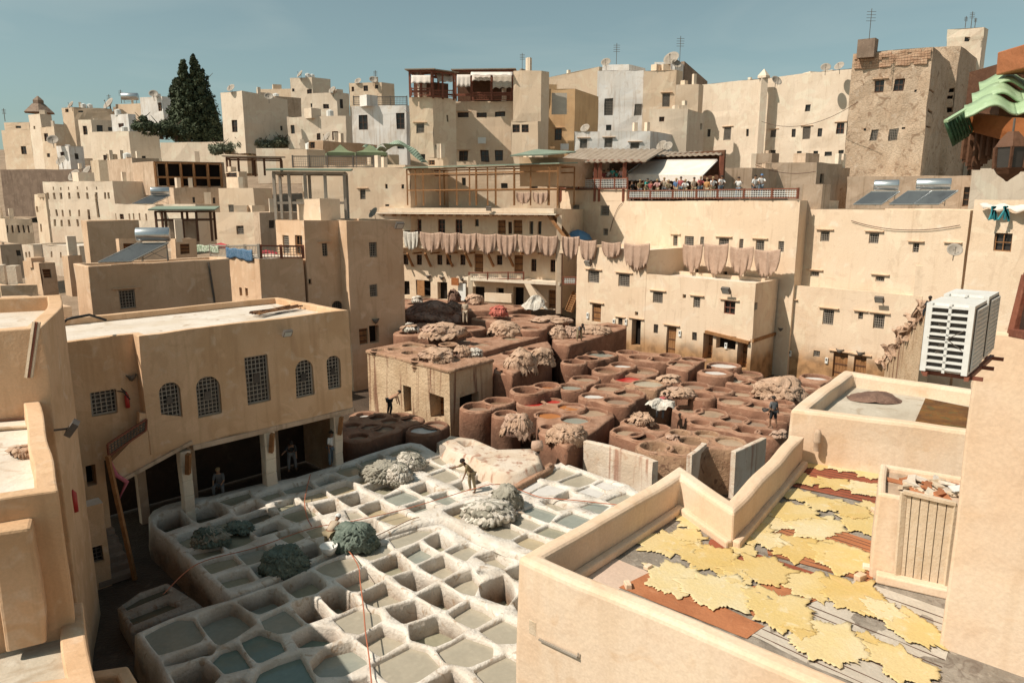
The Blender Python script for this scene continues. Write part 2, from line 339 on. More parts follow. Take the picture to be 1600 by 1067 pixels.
def facade(mb, par, a, b, zb, z1a, z1b, wins, step, dep=.28, winoff=True):
    u = Vector((b.x - a.x, b.y - a.y, 0)); L = u.length; u /= L; n = Vector((u.y, -u.x, 0)); A3 = Vector((a.x, a.y, 0))
    ops = []
    for wn_ in wins:
        x0, y0, x1, y1, kind = wn_[:5]; fl = wn_[5] if len(wn_) > 5 else ''
        xm = (x0 + x1) / 2; ym = (y0 + y1) / 2
        hl = HIT(x0, ym, A3, n); hr = HIT(x1, ym, A3, n); ht = HIT(xm, y0, A3, n); hb = HIT(xm, y1, A3, n)
        q0 = (hl - A3).dot(u); q1 = (hr - A3).dot(u)
        if q0 > q1: q0, q1 = q1, q0
        q0 = max(q0, .05); q1 = min(q1, L - .05); v0 = max(hb.z, zb + .02); v1 = min(ht.z, min(z1a, z1b) - .05)
        if q1 - q0 < .05 or v1 - v0 < .05: continue
        ops.append((q0, q1, v0, v1, kind, fl))
    zt = min(z1a, z1b)
    us = {0.0, L}; vs = {zb, zt}
    k = max(1, int(L / step)); us |= {L * i / k for i in range(k + 1)}
    k = max(1, int((zt - zb) / step)); vs |= {zb + (zt - zb) * i / k for i in range(k + 1)}
    for o in ops: us |= {o[0], o[1]}; vs |= {o[2], o[3]}
    def cl_(st):
        st = sorted(st); out = [st[0]]
        keep = set(round(x, 6) for o in ops for x in o[:4])
        for x in st[1:]:
            if x - out[-1] < 1e-4: continue
            out.append(x)
        return out
    us = cl_(us); vs = cl_(vs)
    def Q(x, z, d=0): return (a.x + u.x * x - n.x * d, a.y + u.y * x - n.y * d, z)
    for i in range(len(us) - 1):
        for j in range(len(vs) - 1):
            cx = (us[i] + us[i + 1]) / 2; cz = (vs[j] + vs[j + 1]) / 2
            if any(o[0] < cx < o[1] and o[2] < cz < o[3] for o in ops): continue
            mb.face([Q(us[i], vs[j]), Q(us[i + 1], vs[j]), Q(us[i + 1], vs[j + 1]), Q(us[i], vs[j + 1])], True)
        if abs(z1a - z1b) > 1e-4:
            za = z1a + (z1b - z1a) * us[i] / L; zc = z1a + (z1b - z1a) * us[i + 1] / L
            mb.face([Q(us[i], zt), Q(us[i + 1], zt), Q(us[i + 1], zc), Q(us[i], za)], True)
    for (q0, q1, v0, v1, kind, fl) in ops:
        D = dep if kind != 'o' else dep * 2.2
        if 'D' in fl: D = dep * 3.5
        mb.face([Q(q0, v0), Q(q0, v1), Q(q0, v1, D), Q(q0, v0, D)], True); mb.face([Q(q1, v1), Q(q1, v0), Q(q1, v0, D), Q(q1, v1, D)], True)
        mb.face([Q(q0, v1), Q(q1, v1), Q(q1, v1, D), Q(q0, v1, D)], True); mb.face([Q(q1, v0), Q(q0, v0), Q(q0, v0, D), Q(q1, v0, D)], True)
        if 'a' in fl:                                  # arched head
            r = (q1 - q0) / 2; cz = v1 - r; cx = (q0 + q1) / 2; K = 8
            for s_ in (-1, 1):
                arc = [(cx + s_ * r * math.cos(t * math.pi / 2 / K), cz + r * math.sin(t * math.pi / 2 / K)) for t in range(K + 1)]
                for t in range(K):
                    p, q = arc[t], arc[t + 1]; cor = (cx + s_ * r, v1)
                    tri = [Q(p[0], p[1], 0), Q(cor[0], cor[1], 0), Q(q[0], q[1], 0)]
                    if s_ < 0: tri = tri[::-1]
                    mb.face(tri)
                    mb.face([Q(p[0], p[1], 0), Q(q[0], q[1], 0), Q(q[0], q[1], dep * .55), Q(p[0], p[1], dep * .55)])
        window(par, A3, u, n, q0, q1, v0, v1, kind, D)
        if 'l' in fl:
            lb = MB(); lb.box(Vector(Q((q0 + q1) / 2, v1 + .12, -.07)), (q1 - q0) + .7, .18, .06, rz=math.atan2(u.y, u.x)); lb.make('ledge', 'ochre', par)
    return u, n
def building(name, label, cat, front, zt, zb, m, depth=8, wins=(), par=0, thick=.28, step=2.0, wob=.04, roofm=None, group=None, full=False, roof=True, bevel=0, back=None):
    """front: plan points left to right; wins: (edge index, px rect, kind, flags)"""
    f = [Vector((p[0], p[1], 0)) for p in front]
    if not full:
        if len(f) == 2:
            u = (f[1] - f[0]).normalized(); n = Vector((u.y, -u.x, 0)); f += [f[1] - n * depth, f[0] - n * depth]
        elif len(f) == 3: f.append(f[0] + f[2] - f[1])
    zs = zt if isinstance(zt, (list, tuple)) else [zt] * len(f)
    zs = list(zs) + [zs[-1]] * (len(f) - len(zs))
    cx = sum((p for p in f), Vector((0, 0, 0))) / len(f)
    root = empty(name, (cx.x, cx.y, zb), label, cat, group)
    mb = MB(); N_ = len(f)
    for i in range(N_):
        a, b = f[i], f[(i + 1) % N_]
        facade(mb, root, a, b, zb, zs[i], zs[(i + 1) % N_], [w[1:] for w in wins if w[0] == i], step)
    if roof:
        if par > 0:
            ins = []
            for i in range(N_):
                p0, p1, p2 = f[i - 1], f[i], f[(i + 1) % N_]; d1 = (p1 - p0).normalized(); d2 = (p2 - p1).normalized()
                n1 = Vector((-d1.y, d1.x, 0)); n2 = Vector((-d2.y, d2.x, 0)); bis = (n1 + n2); bis = bis / max(.3, bis.dot(n1))
                ins.append(p1 + bis * thick)
            for i in range(N_):
                j = (i + 1) % N_; k = max(1, int((f[j] - f[i]).length / step))
                for t in range(k):
                    s0, s1 = t / k, (t + 1) / k
                    o0 = f[i].lerp(f[j], s0); o1 = f[i].lerp(f[j], s1); q0 = ins[i].lerp(ins[j], s0); q1 = ins[i].lerp(ins[j], s1)
                    za = zs[i] + (zs[j] - zs[i]) * s0; zc = zs[i] + (zs[j] - zs[i]) * s1
                    mb.face([(o0.x, o0.y, za), (o1.x, o1.y, zc), (q1.x, q1.y, zc), (q0.x, q0.y, za)], True)
                    mb.face([(q0.x, q0.y, za), (q1.x, q1.y, zc), (q1.x, q1.y, zc - par), (q0.x, q0.y, za - par)], True)
            rf = MB(); zr = min(zs) - par + .01
            sub_poly(rf, [Vector((q.x, q.y, zr)) for q in ins], 1.2); rf.wob(wob, .6); rf.make('roof', roofm or 'roof_white', root)
        else:
            rf = MB(); rf.face([(f[i].x, f[i].y, zs[i]) for i in range(N_)]); rf.wob(wob, .6); rf.make('roof', roofm or 'roof_white', root)
    if roof and wob == .11 and name == 'house':
        rr = random.Random(int(cx.x * 13 + cx.y)); zr_ = min(zs) - par
        for _ in range(rr.choice((1, 2, 2, 3))):
            a_, b2 = rr.uniform(.2, .8), rr.uniform(.25, .75); p = f[0].lerp(f[1], a_).lerp(f[-1].lerp(f[2], a_), b2); kd = rr.random(); sz = min(1.0, (f[1] - f[0]).length * .12)
            q = MB()
            if kd > .7 and cx.y < 100: kd = .5
            if kd < .4: q.box((p.x, p.y, zr_ + sz * .8), sz * 2, sz * 1.8, sz * 1.6, rz=rr.random()); q.make('stair_box', m, root)
            elif kd < .7: q.box((p.x, p.y, zr_ + .8), .5, .5, 1.6, rz=rr.random()); q.make('chimney', 'pale', root)
            else: q.lathe((p.x, p.y, zr_), [(.55, 0), (.6, .1), (.6, 1.2), (.1, 1.4)], 10); q.make('water_tank', 'white_paint', root)
    mb.wob(wob, .6); o = mb.make('walls', m, root, bevel=bevel)
    return root
def sub_poly(mb, pts, step):
    """quad roof split into a grid (4 corners), else one face"""
    if len(pts) != 4: mb.face(pts); return
    a, b, c, d = pts; nu = max(1, min(12, int((b - a).length / step))); nv = max(1, min(12, int((d - a).length / step)))
    def fn(s, t): return a.lerp(b, s).lerp(d.lerp(c, s), t)
    mb.sheet(fn, nu, nv)
def strip_wall(mb, pts, th, z0, z1, side=1, step=.7, close_ends=True):
    """wall following plan points; pts = inner edge, th outward"""
    n_ = len(pts); off = []
    for i in range(n_):
        ds = []
        if i > 0: d = (pts[i] - pts[i - 1]); d.z = 0; ds.append(d.normalized())
        if i < n_ - 1: d = (pts[i + 1] - pts[i]); d.z = 0; ds.append(d.normalized())
        ns = [Vector((-d.y, d.x, 0)) * side for d in ds]; b = sum(ns, Vector((0, 0, 0))); b = b / max(.3, b.dot(ns[0])) if len(ns) == 2 else ns[0]
        off.append(pts[i] + b * th)
    K = max(1, int((z1 - z0) / step))
    for i in range(n_ - 1):
        L = (pts[i + 1] - pts[i]).length; k = max(1, int(L / step))
        for t in range(k):
            s0, s1 = t / k, (t + 1) / k; a0 = pts[i].lerp(pts[i + 1], s0); a1 = pts[i].lerp(pts[i + 1], s1); b0 = off[i].lerp(off[i + 1], s0); b1 = off[i].lerp(off[i + 1], s1)
            for j in range(K):
                za = z0 + (z1 - z0) * j / K; zc = z0 + (z1 - z0) * (j + 1) / K
                mb.face([(a0.x, a0.y, za), (a0.x, a0.y, zc), (a1.x, a1.y, zc), (a1.x, a1.y, za)], True)
                mb.face([(b0.x, b0.y, za), (b1.x, b1.y, za), (b1.x, b1.y, zc), (b0.x, b0.y, zc)], True)
            mb.face([(a0.x, a0.y, z1), (b0.x, b0.y, z1), (b1.x, b1.y, z1), (a1.x, a1.y, z1)], True)
    for i in (0, n_ - 1): mb.face([(pts[i].x, pts[i].y, z0), (off[i].x, off[i].y, z0), (off[i].x, off[i].y, z1), (pts[i].x, pts[i].y, z1)], True)
    return off

# ------------------------------------------------------------------ masonry slabs with vats
def inside(p, poly):
    c = False; j = len(poly) - 1
    for i in range(len(poly)):
        a, b = poly[i], poly[j]
        if (a.y > p.y) != (b.y > p.y) and p.x < (b.x - a.x) * (p.y - a.y) / (b.y - a.y) + a.x: c = not c
        j = i
    return c
def area(p): return sum(p[i - 1].x * p[i].y - p[i].x * p[i - 1].y for i in range(len(p))) / 2
def ccw(p): return p if area(p) > 0 else p[::-1]
def offset(p, d):
    out = []
    for i in range(len(p)):
        a, b, c = p[i - 1], p[i], p[(i + 1) % len(p)]; d1 = (b - a); d2 = (c - b)
        if d1.length < 1e-6 or d2.length < 1e-6: out.append(b.copy()); continue
        d1.normalize(); d2.normalize()
        n = Vector((d1.y + d2.y, -d1.x - d2.x))
        if n.length < 1e-4: n = Vector((d1.y, -d1.x))
        n.normalize(); k = max(.6, n.dot(Vector((d1.y, -d1.x)))); out.append(b + n * (d / k))
    return out
def soften(p, r=.2, seg=.45):
    out = []
    for i in range(len(p)):
        a, b, c = p[i - 1], p[i], p[(i + 1) % len(p)]; la = (a - b).length; lc = (c - b).length; ra = min(r, la * .3); rc = min(r, lc * .3)
        q0 = b + (a - b).normalized() * ra; q1 = b + (c - b).normalized() * rc; out += [q0, b.lerp((q0 + q1) / 2, .5), q1]
    res = []
    for i in range(len(out)):
        a, b = out[i], out[(i + 1) % len(out)]; k = max(1, int((b - a).length / seg + .5))
        for t in range(k): res.append(a.lerp(b, t / k))
    return res
def hull(pts):
    pts = sorted(set((round(p.x, 4), round(p.y, 4)) for p in pts))
    def half(ps):
        h = []
        for p in ps:
            while len(h) > 1 and (h[-1][0] - h[-2][0]) * (p[1] - h[-2][1]) - (h[-1][1] - h[-2][1]) * (p[0] - h[-2][0]) <= 0: h.pop()
            h.append(p)
        return h
    a = half(pts); b = half(pts[::-1]); return [Vector(p) for p in a[:-1] + b[:-1]]
def slab(name, label, cat, outline, holes, z, zb, m, rim=0, group=None, grid=.55, rough_a=.016, flare=.0, parent=None, liqname='liquid'):
    """holes: (loop 2d, depth to the liquid, liquid material)"""
    outline = ccw(outline); cx = sum((p for p in outline), Vector((0, 0))) / len(outline)
    if parent is None: root = empty(name, (cx.x, cx.y, zb), label, cat, group)
    else: root = parent
    vs = []; es = []
    def ring(loop):
        b = len(vs); vs.extend(loop); es.extend([(b + i, b + (i + 1) % len(loop)) for i in range(len(loop))]); return b
    oin = offset(outline, -.08); ring(oin)
    eo = .17 if rim else .035
    hin = []
    for h in holes:
        lp = ccw(h[0]); hin.append(offset(lp, eo)); ring(hin[-1])
    x0 = min(p.x for p in outline); x1 = max(p.x for p in outline); y0 = min(p.y for p in outline); y1 = max(p.y for p in outline)
    hb = [(min(p.x for p in h) - .1, max(p.x for p in h) + .1, min(p.y for p in h) - .1, max(p.y for p in h) + .1) for h in hin]
    gx = x0
    while gx < x1:
        gy = y0
        while gy < y1:
            p = Vector((gx + R.uniform(-.1, .1), gy + R.uniform(-.1, .1)))
            if inside(p, oin) and not any(b[0] < p.x < b[1] and b[2] < p.y < b[3] and inside(p, h) for h, b in zip(hin, hb)): vs.append(p)
            gy += grid
        gx += grid
    ov, oe, of, _, _, _ = geometry.delaunay_2d_cdt(vs, es, [], 0, 1e-4)
    mb = MB(); idx = [mb.vert((p.x, p.y, z), True) for p in ov]
    for t in of:
        c = (ov[t[0]] + ov[t[1]] + ov[t[2]]) / 3
        if not inside(c, oin): continue
        if any(b[0] < c.x < b[1] and b[2] < c.y < b[3] and inside(c, h) for h, b in zip(hin, hb)): continue
        ids = [idx[k] for k in t]; mb.f.append(ids); mb.m.append(0)
    def band(l0, z0, l1, z1_, flip=False):
        for i in range(len(l0)):
            j = (i + 1) % len(l0); q = [(l0[i].x, l0[i].y, z0), (l0[j].x, l0[j].y, z0), (l1[j].x, l1[j].y, z1_), (l1[i].x, l1[i].y, z1_)]
            mb.face(q if flip else q[::-1], True)
    band(oin, z, outline, z - .07)
    nb = max(1, int((z - zb) / .6)); pl, pz = outline, z - .07
    for k in range(nb):
        nl = offset(outline, flare * (k + 1) / nb); nzz = z - .07 + (zb - z + .07) * (k + 1) / nb; band(pl, pz, nl, nzz); pl, pz = nl, nzz
    for h, hi in zip(holes, hin):
        lp = ccw(h[0]); d = h[1]
        if rim:
            r1 = offset(lp, .11); r2 = offset(lp, .04); band(hi, z, r1, z + rim, True); band(r1, z + rim, r2, z + rim, True); band(r2, z + rim, lp, z - .02, True)
        else: band(hi, z, lp, z - .06, True)
        k = max(1, int(d / .35)); pz = z - (.02 if rim else .06); pl = lp
        for t in range(k + 1):
            nl = offset(lp, -.04 * (t + 1) / (k + 1)); q = z - .06 - (d + .2) * (t + 1) / (k + 1); band(pl, pz, nl, q, True); pl, pz = nl, q
    for v in mb.v:
        v += noise.noise_vector(v * .55) * .04 + noise.noise_vector(v * 2.3) * rough_a + noise.noise_vector(v * 6.0) * rough_a * .45
    for h in holes:
        lp = offset(ccw(h[0]), .06); q = MB(); q.face([(p.x, p.y, z - h[1]) for p in lp]); q.make(liqname, h[2], root)
    mb.make('masonry', m, root, smooth='fix')
    return root
# ------------------------------------------------------------------ ground and hill
def yaw(d): d = math.radians(d); return Vector((math.sin(d), math.cos(d), 0))
def HP(px, py, a, yd):
    d = yaw(yd); return HIT(px, py, Vector((a.x, a.y, 0)), Vector((d.y, -d.x, 0)))
def hill_h(x, y):
    t = max(0, min(1, (y - 66 - .12 * abs(x)) / 150)); return -.45 + 30 * t * t * (3 - 2 * t)
g = MB(); g.sheet(lambda s, t: ((s - .5) * 2 * 60, t * 80 - 2, -1.35), 30, 20); o = g.make('ground', 'pit_floor'); tag(o, kind='structure')
g = MB(); g.sheet(lambda s, t: ((s - .5) * 5000, 66 + 4900 * t ** 2.2, hill_h((s - .5) * 5000, 66 + 4900 * t ** 2.2) - .05), 60, 60); o = g.make('hillside', 'earth'); tag(o, kind='structure')
g = MB(); g.sheet(lambda s, t: ((s - .5) * 5000, 3000 * t - 1500, -1.42), 4, 4); o = g.make('terrain', 'earth'); tag(o, kind='structure')

# ------------------------------------------------------------------ lime pits: the white basins
A_ = [  # lower block: rim corner loops in photo pixels, drop to the liquid, liquid
 ([(228,989),(278,967),(300,965),(319,992),(309,1000),(248,1023),(236,1008)],.12,'b'),
 ([(308,962),(357,945),(370,948),(397,973),(372,992),(345,1008),(338,1003)],.45,'b'),
 ([(250,1031),(323,1006),(339,1010),(331,1023),(312,1025),(253,1045)],.35,'d'),
 ([(261,1050),(313,1029),(345,1053),(325,1072),(280,1080)],.8,'d'),
 ([(331,1029),(346,1014),(368,1008),(376,1021),(391,1040),(352,1052)],.18,'t'),
 ([(377,995),(405,983),(437,995),(442,1014),(408,1030),(394,1018)],.2,'t'),
 ([(374,938),(425,918),(449,938),(407,956),(394,950)],.6,'b'),
 ([(410,965),(442,950),(470,975),(452,985),(434,990),(414,984)],.15,'b'),
 ([(457,942),(487,930),(515,958),(483,971)],1.0,'t'),
 ([(461,992),(485,978),(515,984),(526,995),(505,1007),(472,1008)],.5,'t'),
 ([(412,1045),(466,1023),(480,1040),(487,1062),(468,1086),(440,1086),(405,1060)],.2,'t'),
 ([(486,1031),(505,1012),(547,1004),(568,1017),(568,1033),(535,1050),(502,1053),(489,1045)],.35,'b'),
 ([(441,911),(484,893),(506,914),(492,926),(467,932)],.5,'g'),
 ([(500,925),(525,916),(560,942),(529,955)],.85,'g'),
 ([(495,886),(530,872),(550,870),(568,881),(524,899)],.1,'m'),
 ([(558,864),(577,853),(601,849),(608,858),(601,867),(580,873)],.1,'m'),
 ([(528,904),(572,883),(599,904),(560,922),(550,919)],.5,'m'),
 ([(583,878),(619,866),(645,887),(611,899)],.55,'g'),
 ([(564,926),(602,908),(638,932),(591,945),(574,939)],.5,'m'),
 ([(526,965),(558,949),(587,957),(591,968),(560,988),(545,983)],.12,'m'),
 ([(561,997),(596,977),(628,987),(632,999),(595,1019),(580,1010)],.4,'m'),
 ([(590,1036),(642,1010),(662,1016),(686,1038),(650,1062),(620,1066)],.15,'m'),
 ([(608,950),(648,937),(674,956),(632,971)],.9,'g'),
 ([(642,975),(683,962),(722,985),(682,1005),(646,996)],.6,'g'),
 ([(615,901),(647,891),(674,906),(650,920)],.85,'g'),
 ([(633,862),(655,849),(680,863),(651,879)],.3,'b'),
 ([(604,841),(650,824),(683,826),(658,839),(620,855)],.1,'m'),
 ([(664,841),(685,832),(702,850),(689,860)],.6,'g'),
 ([(656,882),(693,867),(713,887),(692,900)],.5,'m'),
 ([(700,861),(733,848),(748,856),(731,865),(726,873)],.2,'m'),
 ([(656,928),(687,914),(718,935),(697,948)],.8,'g'),
 ([(700,907),(736,893),(747,906),(738,927),(723,922)],.4,'m'),
 ([(747,868),(775,858),(803,875),(787,887)],.35,'m'),
 ([(752,916),(787,898),(800,926),(790,944),(757,930)],1.0,'g'),
 ([(709,957),(733,942),(769,961),(741,978)],.25,'m'),
 ([(793,891),(818,879),(846,895),(825,909)],.5,'m'),
 ([(804,940),(820,928),(847,937),(838,957),(817,953)],.4,'m'),
 ([(691,1016),(727,995),(766,1008),(762,1022),(730,1034),(702,1032)],.12,'m'),
 ([(755,985),(787,970),(816,985),(798,999),(778,1002)],.12,'m'),
 ([(750,1046),(790,1025),(830,1050),(785,1076)],.15,'m'),
 ([(668,1068),(705,1050),(736,1080),(700,1098)],.7,'g'),
 ([(554,1063),(575,1057),(597,1075),(580,1091)],.5,'d'),
 ([(600,1082),(650,1072),(672,1098),(640,1118),(612,1108)],.2,'m'),
 ([(330,1082),(372,1062),(398,1090),(360,1112)],.4,'t'), ([(500,1078),(540,1066),(566,1094),(520,1112)],.3,'t'),
 ([(715,1102),(760,1086),(800,1112),(750,1136)],.3,'m'),
]
B_ = [  # upper block
 ([(240,812),(252,804),(276,798),(291,818),(260,830),(248,823)],.75,'d'),
 ([(291,796),(331,785),(339,789),(354,801),(314,814)],.7,'d'),
 ([(341,781),(386,769),(391,777),(364,788)],.15,'g'),
 ([(366,798),(398,784),(410,790),(373,804)],.5,'d'),
 ([(405,775),(434,765),(443,772),(419,781)],.2,'g'),
 ([(377,808),(415,796),(427,803),(390,818)],.3,'d'),
 ([(281,838),(315,826),(335,842),(299,854)],.3,'g'),
 ([(301,861),(341,853),(346,862),(314,871)],.2,'g'),
 ([(331,818),(357,811),(370,819),(395,841),(361,855),(350,846)],.2,'g'),
 ([(395,830),(430,816),(447,824),(406,836)],.4,'d'),
 ([(321,879),(363,867),(374,881),(334,893)],.2,'g'),
 ([(373,862),(409,853),(421,872),(390,881)],.2,'b'),
 ([(344,901),(383,891),(397,906),(358,916)],.3,'g'),
 ([(395,886),(424,878),(436,892),(409,902)],.25,'b'),
 ([(444,762),(477,753),(489,763),(450,770)],.2,'b'),
 ([(496,753),(516,743),(534,747),(502,758)],.35,'b'),
 ([(526,734),(555,725),(570,737),(546,743)],.15,'g'),
 ([(562,721),(590,711),(612,733),(582,741)],.2,'g'),
 ([(605,711),(620,703),(640,698),(659,705),(638,711)],.15,'g'),
 ([(513,762),(540,752),(549,757),(557,764),(526,772)],.3,'o'),
 ([(553,751),(582,743),(589,747),(567,755)],.2,'o'),
 ([(574,760),(603,750),(620,760),(601,770)],.4,'g'),
 ([(473,774),(501,765),(513,776),(481,783)],.2,'o'),
 ([(532,777),(560,768),(580,780),(552,789)],.7,'g'),
 ([(496,788),(523,780),(533,795),(507,803)],.6,'g'),
 ([(565,794),(593,783),(612,796),(580,806)],.45,'o'),
 ([(435,786),(455,779),(464,787),(440,796)],.3,'g'),
 ([(444,803),(476,793),(495,804),(465,814)],.15,'g'),
 ([(606,776),(632,767),(656,777),(623,788)],.15,'b'),
 ([(542,798),(558,798),(570,806),(549,811)],.15,'m'),
 ([(593,810),(622,799),(642,808),(617,818)],.15,'o'),
 ([(557,814),(582,813),(597,828),(580,834)],.6,'g'),
 ([(639,791),(663,782),(676,792),(651,799)],.4,'b'),
 ([(646,762),(664,755),(677,766),(663,773)],.45,'g'),
 ([(474,823),(500,814),(515,831),(490,840)],.3,'g'),
 ([(434,834),(465,826),(482,838),(456,847)],.2,'g'),
 ([(472,857),(493,850),(498,864),(477,874)],.9,'d'),
 ([(420,880),(436,876),(458,890),(428,902)],.3,'g'),
 ([(679,716),(697,711),(711,718),(691,725)],.12,'m'),
 ([(654,728),(670,722),(689,729),(670,737)],.12,'m'),
 ([(677,741),(697,733),(715,746),(698,752)],.12,'m'),
 ([(706,730),(720,725),(746,734),(738,741)],.2,'m'),
 ([(739,746),(755,739),(759,750),(746,755)],.6,'g'),
 ([(675,775),(698,769),(715,778),(699,786)],.25,'b'),
 ([(713,757),(722,753),(736,762),(725,766)],.4,'g'),
 ([(699,797),(724,788),(735,797),(717,809)],.4,'o'),
 ([(731,813),(752,805),(768,811),(749,818)],.5,'g'),
 ([(752,823),(779,815),(816,830),(798,842)],.2,'m'),
 ([(791,810),(808,805),(846,818),(831,827)],.15,'m'),
 ([(819,797),(834,791),(866,802),(857,814)],.12,'b'),
 ([(843,745),(877,731),(897,738),(867,750)],.12,'m'),
 ([(876,753),(911,741),(929,748),(903,760)],.12,'m'),
 ([(806,764),(832,750),(843,755),(823,767)],.08,'f'),
 ([(829,771),(857,758),(881,763),(862,772)],.08,'f'),
 ([(867,778),(888,768),(895,774),(877,781)],.4,'g'),
 ([(906,767),(922,760),(945,768),(932,775)],.1,'f'),
 ([(933,757),(944,752),(966,758),(948,765)],.1,'f'),
 ([(849,783),(860,779),(890,791),(873,796)],.25,'m'),
 ([(912,791),(931,785),(951,789),(935,799)],.1,'b'),
 ([(872,814),(897,802),(920,809),(894,824)],.12,'b'),
 ([(837,830),(858,821),(886,829),(870,840)],.15,'g'),
 ([(804,844),(825,835),(857,849),(838,859)],.2,'o'),
 ([(952,782),(979,771),(990,776),(961,788)],.12,'m'),
]
LQ = {'m': 'liq_milk', 'g': 'liq_green', 'b': 'liq_blue', 'o': 'liq_ochre', 'd': 'liq_dark', 't': 'liq_teal', 'f': 'liq_foam'}
def px2(poly, z=0, sh=0.0):
    w = [P(a, b, z).to_2d() for a, b in poly]; c = sum(w, Vector((0, 0))) / len(w); return [c + (p - c) * (1 - sh) for p in w]
def pseg(p, a, b):
    ab = b - a; t = max(0, min(1, (p - a).dot(ab) / max(1e-9, ab.dot(ab)))); return (p - a - ab * t).length
def fit(lst, z, outl, off=.2, gap=.09, r=.08):
    raw = []
    for p, d, c in lst:
        w = ccw(px2(p, z)); q = []
        for k in range(len(w)):
            a, b = w[k], w[(k + 1) % len(w)]; n_ = max(1, int((b - a).length / .45)); q += [a.lerp(b, t / n_) for t in range(n_)]
        raw.append(q)
    cs = [sum(p, Vector((0, 0))) / len(p) for p in raw]; rd = [max((q - c).length for q in p) for p, c in zip(raw, cs)]; res = []
    for i, p in enumerate(raw):
        near = [raw[j] for j in range(len(raw)) if j != i and (cs[i] - cs[j]).length < rd[i] + rd[j] + .7]; os_ = []
        for v in p:
            dmin = min([pseg(v, q[k - 1], q[k]) for q in near for k in range(len(q))] + [9]); do = min(pseg(v, outl[k - 1], outl[k]) for k in range(len(outl)))
            os_.append(min(off, (dmin - gap) / 2, do - .15))
        m_ = len(p); os_ = [min(os_[k], (os_[k - 1] + os_[(k + 1) % m_]) / 2 + .05) for k in range(m_)]
        u = offset(p, 1.0); res.append([v + (w - v).normalized() * o for v, w, o in zip(p, u, os_)])
    return [(soften(p, r), d, LQ[c]) for p, (q, d, c) in zip(res, lst)]
outA = px2([(211,988),(265,964),(310,948),(357,936),(440,907),(500,877),(552,857),(606,839),(655,823),(690,817),(740,845),(790,868),(835,880),(905,905),(1000,960),(1000,1250),(300,1250),(262,1067),(245,1035),(228,1010)])
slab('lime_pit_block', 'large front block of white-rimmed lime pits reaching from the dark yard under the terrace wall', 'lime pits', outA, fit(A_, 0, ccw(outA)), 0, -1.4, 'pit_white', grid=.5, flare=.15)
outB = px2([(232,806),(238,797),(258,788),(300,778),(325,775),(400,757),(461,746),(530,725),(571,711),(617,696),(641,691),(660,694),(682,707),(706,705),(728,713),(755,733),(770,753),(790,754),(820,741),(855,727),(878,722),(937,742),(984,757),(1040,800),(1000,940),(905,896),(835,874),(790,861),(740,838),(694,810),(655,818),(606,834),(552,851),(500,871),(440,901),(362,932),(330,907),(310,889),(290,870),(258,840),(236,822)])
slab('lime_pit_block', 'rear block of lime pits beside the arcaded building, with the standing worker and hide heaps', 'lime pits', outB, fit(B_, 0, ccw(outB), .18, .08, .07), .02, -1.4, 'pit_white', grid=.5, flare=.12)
outC = px2([(183,948),(215,925),(262,908),(305,935),(318,946),(262,963),(206,986)], -.5)
slab('low_basin', 'low dark two-chamber basin in the shaded yard corner by the front pit block', 'basin', outC, [(px2(p, -.5), .15, 'liq_dark') for p in ([(192,945),(218,930),(258,915),(266,925),(200,952)], [(200,962),(262,938),(285,945),(210,975)])], -.5, -1.4, 'pit_grey')

# ------------------------------------------------------------------ dye vats: brown round basins
def circ(c, r, n=18):
    return [Vector((c.x + r * math.cos(2 * math.pi * k / n) * (1 + .04 * math.sin(3 * k + c.x)), c.y + r * math.sin(2 * math.pi * k / n) * (1 + .04 * math.sin(2 * k + c.y)))) for k in range(n)]
def vats(label, z, vs, m='tan_brown', zb=-1.4, pad=.24, sq=False, outline=None, rim=.05, flare=.06, group='clusters of round dye vats'):
    hs_ = []; pts = []
    for v in vs:
        c = P(v[0], v[1], z); r = v[2] / ppm(c) * 1.1; d = (v[3] if len(v) > 3 else .2) * .9; lq = v[4] if len(v) > 4 else R.choice(['liq_brown', 'liq_tan', 'liq_mud', 'liq_tan', 'liq_mud'])
        hs_.append((circ(c, r), d, lq)); 
        if sq:
            d1 = yaw(41).to_2d() * (r + pad); d2 = yaw(-50).to_2d() * (r + pad); c2 = c.to_2d(); pts += [c2 + d1 + d2, c2 + d1 - d2, c2 - d1 - d2, c2 - d1 + d2]
        else: pts += circ(c, r + pad, 16)
    out = px2(outline, z) if outline else hull(pts)
    out2 = []
    for i in range(len(out)):
        a, b = out[i], out[(i + 1) % len(out)]; k = max(1, int((b - a).length / .35)); out2 += [a.lerp(b, t / k) for t in range(k)]
    if not outline and not sq:
        cr = [(P(v[0], v[1], z).to_2d(), v[2] / ppm(P(v[0], v[1], z)) * 1.1 + pad) for v in vs]
        for p in out2:
            c, r = min(cr, key=lambda q: (p - q[0]).length - q[1]); dd = (p - c).length - r
            if dd > .02: p -= (p - c).normalized() * min(dd * .8, .8)
    return slab('dye_vats', label, 'dye vats', out2, hs_, z, zb, m, rim=rim, group=group, flare=flare, grid=.6)
vats('pair of round brown vats nearest the doorway of the streaked vat house', 1.1, [(746,636,20,.3,'liq_mud'), (779,627,19,.3,'liq_brown')])
vats('single round vat right behind the hides draped by the white trough', 1.0, [(790,647,15,.25)])
vats('two brown vats on a stepped block in front of the big double hide heap', 1.5, [(823,610,20,.5,'liq_mud'), (855,603,17,.3,'liq_orange')])
vats('pair of vats, one with pale grey water, in the middle of the yard', 1.4, [(892,605,17,.15,'liq_blue'), (915,592,18,.2,'liq_tan')])
vats('four merged vats, one foaming white and one mustard, in the centre of the yard', 1.3, [(952,606,20,.2,'liq_tan'), (982,615,20,.2,'liq_tan'), (966,627,19,.15,'liq_mud'), (928,619,17,.15,'liq_foam')])
